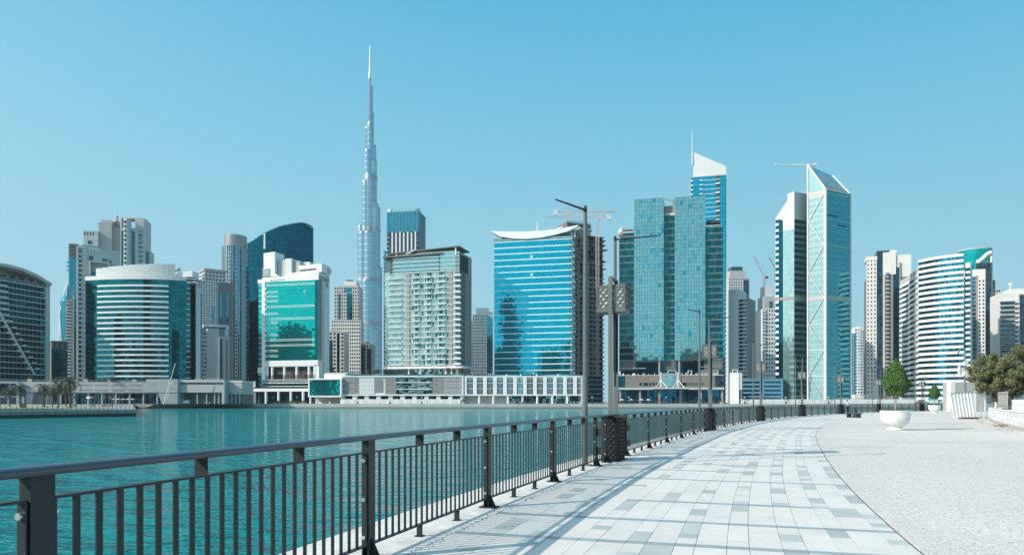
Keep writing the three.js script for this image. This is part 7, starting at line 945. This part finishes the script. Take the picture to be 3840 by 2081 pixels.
// ---------- far bank furniture and planting ----------
function frondPalm(label, x, D, y0, trunkH, R, seed, group, fan = false, cat = 'palm tree') {
  const t = thing('palm_tree', label, cat, wx(x, D), y0, -D, 0, group), r = rng(seed), gs = []; const lean = (r() - 0.5) * 0.08 * trunkH; const tk = [rodG(V3(0, 0, 0), V3(lean * 0.4, trunkH * 0.5, 0), 0.055 * R + 0.1, 0.045 * R + 0.09, 9), rodG(V3(lean * 0.4, trunkH * 0.49, 0), V3(lean, trunkH, 0), 0.045 * R + 0.09, 0.05 * R + 0.11, 9)]; for (let i = 0; i < 12; i++) { const q = new THREE.TorusGeometry(0.05 * R + 0.1, 0.035, 4, 9); q.rotateX(Math.PI / 2); q.translate(lean * i / 12, trunkH * (i + 0.5) / 12, 0); tk.push(q); } mesh('trunk', join(tk), palmBark, t);
  const pos = [], nor = [], n = 30; const tri = (a, b, c) => { pos.push(a.x, a.y, a.z, b.x, b.y, b.z, c.x, c.y, c.z); };
  for (let i = 0; i < n; i++) { const a = i * 2.399 + r(), up = 1.25 - 1.9 * (i / n) + (r() - 0.5) * 0.25, L = R * (0.95 + 0.4 * r()), d = V3(Math.cos(a), 0, Math.sin(a)), seg = 7; let p = V3(lean, trunkH + 0.05 * R, 0), el = up; const side = V3(-d.z, 0, d.x); for (let s = 0; s < seg; s++) { const q = p.clone().addScaledVector(d, Math.cos(el) * L / seg).add(V3(0, Math.sin(el) * L / seg, 0)); const wl = R * 0.24 * Math.sin(Math.PI * (s + 0.8) / (seg + 0.9)) + 0.04; for (let k = 0; k < 4; k++) for (const e of [-1, 1]) { const m = p.clone().lerp(q, k / 4), m2 = p.clone().lerp(q, (k + 0.6) / 4), tip = m.clone().addScaledVector(side, e * wl).addScaledVector(d, wl * 0.5).add(V3(0, -wl * (0.25 + 0.4 * r()), 0)); tri(m, m2, tip); } tri(p, q, p.clone().add(V3(0, -0.05, 0))); p = q; el -= (0.27 + 0.12 * r()) * (1.15 - s * 0.05); } }
  const g = new THREE.BufferGeometry(); g.setAttribute('position', new THREE.Float32BufferAttribute(pos, 3)); g.computeVertexNormals(); mesh('crown', g, std(0.055, 0.07, 0.042, 0.8, 0, { side: THREE.DoubleSide }), t);
}
const spitY = -0.72;
[[260, 242, 8.6, 4.3, 'tallest date palm on the lawn at the right of the cluster'], [216, 262, 8.0, 3.9, 'date palm left of the tallest one on the lawn'], [163, 282, 7.4, 3.8, 'date palm in the middle of the lawn beside the lettering'], [73, 278, 7.2, 3.9, 'date palm beside the dark sign pillar on the lawn'], [194, 318, 7.0, 3.4, 'date palm half hidden behind the middle lawn palms'], [244, 330, 7.6, 3.4, 'slim date palm behind the tallest lawn palm'], [33, 322, 6.6, 3.6, 'date palm at the far left of the lawn']].forEach(([x, D, h, R, lb], i) => frondPalm(lb, x, D, spitY, h, R, 500 + i, 'date palms on the lawn spit'));
const ord2 = ['first', 'second', 'third', 'fourth', 'fifth', 'sixth', 'seventh', 'eighth', 'ninth', 'tenth'];
[[1378, 3.6], [1404, 3.0], [1418, 3.9], [1440, 3.8], [1460, 3.6], [1492, 3.6], [1622, 4.4], [1678, 4.8], [1700, 4.0], [1727, 4.8]].forEach(([x, h], i) => frondPalm(`${ord2[i]} small palm from the left on the panelled podium terrace`, x, 496, EYE - (1409 - HY) * 488 / F, h, 2.5, 600 + i, 'small palms on the panelled podium terrace'));
[[112, 6], [216, 5.5], [323, 5], [416, 5.6]].forEach(([x, h], i) => frondPalm(`${ord2[i]} wind blown palm from the left on the grey podium roof`, x, 440, EYE - (1432 - HY) * 436 / F, h * 0.42, 2.2, 640 + i, 'palms on the grey podium roof'));
[[906, 4.2], [978, 4.2], [1025, 4.8]].forEach(([x, h], i) => frondPalm(`${ord2[i]} potted palm from the left before the hotel portico`, x, 484, GY + 0.6, h * 0.8, 1.7, 660 + i, 'potted palms before the hotel portico'));
function shrub(name, label, cat, x, D, y0, rx, ry, seed, col, group, n = 420, pot = null, ls = 0.16) { const t = thing(name, label, cat, wx(x, D), y0, -D, 0, group); let b = 0; if (pot) { mesh('pot', new THREE.LatheGeometry([[0, 0], [0.45, 0], [0.62, 0.75], [0.68, 0.8], [0.6, 0.85], [0.5, 0.8]].map(([r, y]) => new THREE.Vector2(r * pot, y * pot)), 16), white, t); b = 0.85 * pot; } mesh('trunk', rodG(V3(0, b * 0.8, 0), V3(0, b + ry, 0), 0.09, 0.04, 6), bark, t); mesh('crown', leavesG(n, r => { const a = r() * 6.283, u = r() * 2 - 1, w = Math.sqrt(1 - u * u), q = Math.pow(r(), 0.33), tap = 1 - 0.35 * (u + 1) / 2; return { p: V3(Math.cos(a) * w * rx * q * tap, b + ry + u * ry * q + 0.1, Math.sin(a) * w * rx * q * tap), n: V3(Math.cos(a) * w, u, Math.sin(a) * w) }; }, ls, seed), leafMat(...col), t); }
const gr = [0.05, 0.085, 0.035];
[[1738, 'potted cone tree between the two white podiums'], [2177, 'potted cone tree at the right end of the white window podium'], [2704, 'potted cone tree beside the white corner block'], [1237, 'potted cone tree under the white framed glass box']].forEach(([x, lb], i) => shrub('potted_tree', lb, 'tree', x, 483, GY, 1.1, 1.7, 700 + i, [0.04, 0.075, 0.04], undefined, 500, 1.1));
// hedge row before the portico
for (let i = 0; i < 6; i++) { const x = 1034 + i * 21, t = thing('hedge', `${ord2[i]} clipped hedge block from the left before the hotel portico`, 'hedge', wx(x, 483), GY, -483, 0, 'hedge blocks before the hotel portico'); const w = 20 * 483 / F; box(t, 'planter_box', darkGrey, -w / 2, w / 2, 0, 0.7, -0.7, 0.7); mesh('foliage', leavesG(900, r => ({ p: V3((r() - 0.5) * w, 0.7 + r() * 1.4, (r() - 0.5) * 1.4), n: V3(r() - 0.5, r(), 0.7) }), 0.16, 720 + i), leafMat(...gr), t); }
// shrubs before the brown podium
const cn = [0, 0, 0, 0], ord3 = [0, 1, 2, 3].map(() => ord2);
for (let i = 0; i < 26; i++) { const x = 2328 + i * 14.6 + rr(-5, 5); if (x > 2730) continue; const red = i % 7 === 3; shrub('shrub', `${['low green', 'taller green', 'thin olive', 'reddish'][red ? 3 : i % 3]} shrub, ${ord3[red ? 3 : i % 3][cn[red ? 3 : i % 3]++]} of its kind from the left before the brown podium`, 'shrub', x, 484 - (i % 3), GY, rr(0.7, 1.3), rr(0.9, 2.1), 760 + i, red ? [0.14, 0.08, 0.06] : [0.06 + 0.03 * (i % 3), 0.08 + 0.012 * (i % 3), 0.04], 'shrubs before the brown podium', 160); }
for (let i = 0; i < 9; i++) shrub('shrub', `${ord2[i]} shrub from the left at the foot of the perforated block`, 'shrub', 838 + i * 9, 484 - (i % 2), GY, 0.9, rr(0.7, 1.2), 800 + i, [0.06, 0.085, 0.04], 'shrubs below the perforated block', 150);
for (let i = 0; i < 5; i++) shrub('roadside_tree', `${ord2[i]} dry roadside tree from the left right of the braced tower`, 'tree', 3200 + i * 13, 478 + 12 + i * 2, GY, 2.0, 2.2 + (i % 2), 820 + i, [0.14, 0.115, 0.075], 'dry roadside trees', 340);
// parasols
[[2333], [2368], [2406], [2432]].forEach(([x], i) => { const t = thing('parasol', `${ord2[i]} white parasol from the left before the brown podium`, 'parasol', wx(x, 482), GY, -482, 0, 'white parasols before the brown podium'); cyl(t, 'pole', midGrey, 0, 0, 0.05, 0, 2.9, UC8); const g = new THREE.ConeGeometry(1.7, 0.85, 8, 1, true); g.translate(0, 2.85, 0); mesh('canopy', g, std(0.75, 0.74, 0.72, 0.8, 0, { side: THREE.DoubleSide }), t); });
// white hoarding on the far bank at right
{ const t = thing('site_hoarding', 'long white site hoarding wall on the far bank at right', 'hoarding', wx(2780, 481), GY, -481), L = wx(3446, 481) - wx(2780, 481), n = 52; for (let i = 0; i < n; i++) box(t, 'panel', i % 4 === 1 ? whiteDim : std(0.70, 0.71, 0.70, 0.7), i * L / n + 0.03, (i + 1) * L / n - 0.03, 0, 3.0 + rr(-0.04, 0.04), -0.05, 0.05); for (let i = 0; i <= n; i += 2) box(t, 'post', paleGrey, i * L / n - 0.08, i * L / n + 0.08, 0, 3.2, -0.25, -0.06); }
// small quay lamps on the far bank
[[1002, 'before the hotel portico'], [1113, 'below the white framed glass box'], [1340, 'before the left panels of the podium'], [1462, 'before the middle of the panelled podium'], [1582, 'before the mosaic glass of the podium'], [1960, 'before the white window podium middle'], [2090, 'before the right windows of the white podium'], [2222, 'before the shaded end of the white podium'], [2359, 'before the left of the brown podium'], [2500, 'before the brown podium entrance'], [2795, 'before the low blue office'], [2949, 'before the banded tower base'], [3110, 'before the braced tower base'], [760, 'before the shaded grey wing'], [470, 'before the slot windows of grey podium']].forEach(([x, wh], i) => { const t = thing('quay_lamp', `small twin post quay lamp ${wh}`, 'lamp pillar', wx(x, 480), GY, -480, 0.3, 'small quay lamps on the far bank'); for (const a of [-0.28, 0.2]) box(t, 'post', poleMetal, a, a + 0.1, 0, 4.6, -0.08, 0.08); box(t, 'lantern', std(0.42, 0.48, 0.47, 0.6), -0.45, 0.42, 3.9, 4.7, -0.42, 0.42); box(t, 'pedestal', pedMetal, -0.5, 0.5, 0, 1.2, -0.25, 0.25); });
// thin light poles on the far bank
[[1185], [1420], [1830], [2340], [2440], [2660], [2852], [3000], [3080]].forEach(([x], i) => { const t = thing('quay_light_pole', `${ord2[i]} thin grey light pole from the left on the far bank`, 'light pole', wx(x, 479), GY, -479, 0, 'thin light poles on the far bank'); mesh('pole', rodG(V3(0, 0, 0), V3(0, 7.4, 0), 0.08, 0.05, 8), poleMetal, t); mesh('arm', rodG(V3(0, 7.35, 0), V3(1.2, 7.4, 0), 0.05, 0.03, 6), poleMetal, t); });
// spit furniture: dark sign pillar, shelters
{ const t = thing('sign_pillar', 'dark teal sign pillar with patterned panel on the lawn', 'sign', wx(85, 255), spitY, -255); box(t, 'frame', std(0.02, 0.05, 0.055, 0.5), -0.62, 0.62, 0, 5.0, -0.2, 0.2); box(t, 'header', gDeep[0], -0.56, 0.56, 4.0, 4.85, 0.2, 0.23); const lm = mesh('pattern_panel', lattice(0.9, 2.2, 0.3, 0.05, 0.03, 77), midGrey, t); lm.position.set(-0.45, 1.55, 0.24); box(t, 'pattern_backing', paleGrey, -0.46, 0.46, 1.5, 3.8, 0.2, 0.22); box(t, 'base', std(0.02, 0.05, 0.055, 0.5), -0.75, 0.75, 0, 1.3, -0.3, 0.3); }
[[337, 'oval white'], [0, '']].slice(0, 1).forEach(() => { const t = thing('oval_sign', 'white oval sign on a post before the grey podium', 'sign', wx(329, 380), spitY, -380); const g = new THREE.CylinderGeometry(1, 1, 0.15, 28); g.rotateX(Math.PI / 2); g.scale(1.25, 0.5, 1); g.translate(0, 4.2, 0); mesh('panel', g, white, t); mesh('post', rodG(V3(0, 0, 0), V3(0, 4, 0), 0.08, 0.08, 8), midGrey, t); });
for (let i = 0; i < 4; i++) { const t = thing('entrance_kiosk', `${ord2[i]} small dark kiosk from the left behind the spit railing`, 'kiosk', wx([275, 345, 388, 412][i], 300 + i * 8), spitY, -(300 + i * 8), 0, 'kiosks behind the spit railing'); for (const a of [-0.7, 0.6]) box(t, 'post', darkGrey, a, a + 0.12, 0, 4.4, -0.1, 0.1); box(t, 'head', std(0.06, 0.08, 0.08, 0.6), -0.7, 0.7, 3.3, 4.5, -0.5, 0.5); box(t, 'counter', darkGrey, -0.9, 0.9, 0, 1.1, -0.4, 0.4); }
[[428, 6.5], [368, 7], [447, 8], [456, 7.2]].forEach(([x, h], i) => { const t = thing('spit_light_pole', `${ord2[i]} slim dark light pole from the left at the spit end`, 'light pole', wx(x, 290), spitY, -290, 0, 'slim light poles at the spit end'); mesh('pole', rodG(V3(0, 0, 0), V3(0, h, 0), 0.09, 0.06, 8), darkGrey, t); mesh('arm', rodG(V3(0, h - 0.1, 0), V3(1, h, 0), 0.05, 0.04, 6), darkGrey, t); });
for (let i = 0; i < 5; i++) { const t = thing('cafe_umbrella', `${ord2[i]} folded cream umbrella from the left on the cafe terrace by grey podium`, 'umbrella', wx(424 + i * 18, 425), spitY + 0.4, -425, 0, 'folded cafe umbrellas by the grey podium'); mesh('canopy', new THREE.ConeGeometry(1.5, 0.9, 10).translate(0, 3.3, 0), std(0.45, 0.42, 0.38, 0.9), t); cyl(t, 'pole', midGrey, 0, 0, 0.07, 0, 3.2, UC8); }
// vehicles
function car(label, x, D, y0, len, col, rot, van = false) {
  const t = thing(van ? 'van' : 'car', label, van ? 'van' : 'car', wx(x, D), y0, -D, rot), m = std(...col, 0.3, 0.1), h = van ? 2.2 : 1.45, L = len / 2;
  const body = van ? [[-L, 0.35], [L, 0.35], [L, 1.0], [L * 0.8, 1.15], [L * 0.58, h], [-L, h]] : [[-L, 0.35], [L, 0.35], [L, 0.75], [L * 0.62, 0.9], [L * 0.3, h], [-L * 0.45, h], [-L * 0.8, 0.95], [-L, 0.9]]; const g = new THREE.ExtrudeGeometry(new THREE.Shape(body.map(p => new THREE.Vector2(...p))), { depth: 1.6, bevelEnabled: true, bevelSize: 0.08, bevelThickness: 0.1, bevelSegments: 2 }); g.translate(0, 0, -0.8); mesh('body', g, m, t);
  const win = van ? [[L * 0.35, 1.2], [L * 0.74, 1.2], [L * 0.56, h - 0.15], [L * 0.35, h - 0.15]] : [[-L * 0.68, 0.98], [L * 0.52, 0.95], [L * 0.27, h - 0.08], [-L * 0.42, h - 0.08]]; for (const z of [0.9, -0.93]) mesh('side_window', slabG(win, z, z + 0.03), gDark[0], t); for (const sx of [-0.62, 0.62]) for (const z of [0.72, -0.92]) { const w = new THREE.CylinderGeometry(0.32, 0.32, 0.24, 16); w.rotateX(Math.PI / 2); const wm = mesh('wheel', w, black, t); wm.position.set(sx * L, 0.32, z + 0.12); const r = new THREE.CylinderGeometry(0.18, 0.18, 0.26, 12); r.rotateX(Math.PI / 2); mesh('rim', r, chrome, wm); } for (const z of [-0.6, 0.6]) box(t, 'headlight', std(0.7, 0.7, 0.68, 0.3), L + 0.05, L + 0.1, 0.62, 0.75, z - 0.18, z + 0.18);
}
car('white van parked under the shaded grey wing', 693, 452, GY, 5.2, [0.7, 0.71, 0.72], Math.PI, true); car('dark blue car left of the white car under the grey wing', 758, 458, GY, 4.4, [0.05, 0.13, 0.22], 0); car('white car between blue cars under the grey wing', 778, 455, GY, 4.5, [0.7, 0.72, 0.73], 0.1); car('teal blue car right of the white car under grey wing', 798, 460, GY, 4.4, [0.03, 0.16, 0.22], 0); car('small red car at the right of the cars by the grey wing', 832, 461, GY, 4.0, [0.35, 0.04, 0.05], 0);
car('red car on the far road left of the white cabin', 3456, 470, GY + 0.1, 4.6, [0.34, 0.06, 0.06], 0.1); car('white car on the far road beside the red car', 3473, 474, GY + 0.1, 4.5, [0.68, 0.70, 0.72], 0.1); car('white van on the far road right of the white cabin', 3566, 472, GY + 0.1, 6, [0.7, 0.71, 0.71], 0, true); car('silver car on the far road near the white van', 3543, 470, GY + 0.1, 4.5, [0.5, 0.52, 0.53], 0); car('silver car at the left end of the far road cars', 3440, 474, GY + 0.1, 4.4, [0.5, 0.52, 0.52], 0.1);
{ const t = thing('site_office', 'white site cabin with turquoise stripe across the water at right', 'cabin', wx(3501, 476), GY, -476); box(t, 'body', white, -3.4, 3.4, 0.1, 4.2, -3, 0); box(t, 'stripe', std(0.01, 0.38, 0.48, 0.6), -3.3, 3.3, 2.7, 3.5, 0.001, 0.05); box(t, 'roof', paleGrey, -3.5, 3.5, 4.2, 4.35, -3.1, 0.1); }
{ const t = thing('white_tank', 'grey white domed tent beyond the white van', 'tent', wx(3560, 492), GY, -492); const g = new THREE.SphereGeometry(4.2, 20, 12, 0, 6.283, 0, 1.57); g.scale(1, 1.35, 1); mesh('shell', g, whiteDim, t); box(t, 'skirt', paleGrey, -4.3, 4.3, 0, 0.6, -2, 4.3); }
{ const t = thing('billboard', 'white billboard with horizontal strips right of the dry trees', 'billboard', wx(3291, 560), GY, -560); for (let i = 0; i < 7; i++) box(t, 'strip', i % 2 ? whiteDim : white, -2.6, 2.6, 4 + i * 1.35, 5.25 + i * 1.35, -0.2, 0.2); for (const x of [-2.4, 2.2]) box(t, 'post', midGrey, x, x + 0.25, 0, 14, -0.6, -0.25); }
// towers behind the viewer, which the glass fronts mirror
{ const spots = [[-418, 270, 20, 158], [-440, 290, 17, 200], [-330, 250, 34, 96], [-285, 260, 30, 110], [-240, 255, 36, 84], [-190, 260, 30, 104], [-140, 250, 40, 78], [-455, 300, 36, 100], [-520, 320, 34, 122], [-600, 330, 44, 90], [-700, 360, 46, 110], [-60, 270, 40, 92], [20, 280, 36, 120], [110, 300, 44, 86], [220, 320, 40, 130], [340, 340, 44, 100], [480, 380, 44, 140], [-860, 300, 40, 120], [-930, 280, 34, 150], [-990, 300, 40, 168], [-1060, 320, 40, 135], [-1130, 340, 44, 150]];
  spots.forEach(([x, z, w, h], i) => { const t = thing('mirrored_tower', 'tower behind the viewer seen only as a reflection in the glass fronts', 'building', x, -0.03, z, (i % 3 - 1) * 0.12, 'towers seen only as reflections'); box(t, 'core', std(0.05, 0.075, 0.085, 0.3, 0.3), -w / 2, w / 2, 0, h, -14, 14); const n = Math.round(h / 7), bm = i % 2 ? concrete : whiteDim; for (let j = 0; j <= n; j++) box(t, 'floor_band', bm, -w / 2 - 0.3, w / 2 + 0.3, j * h / n, j * h / n + (i % 3 ? 1.6 : 2.6), -14.3, 14.3); if (i % 4 === 1) { box(t, 'setback', concrete, -w / 4, w / 4, h, h + 16, -7, 7); mesh('mast', rodG(V3(0, h + 16, 0), V3(0, h + 34, 0), 1.2, 0.4), paleGrey, t); } else box(t, 'roof_room', midGrey, -w / 5, w / 4, h, h + 5, -6, 6); }); }
renderer.render(scene, camera);
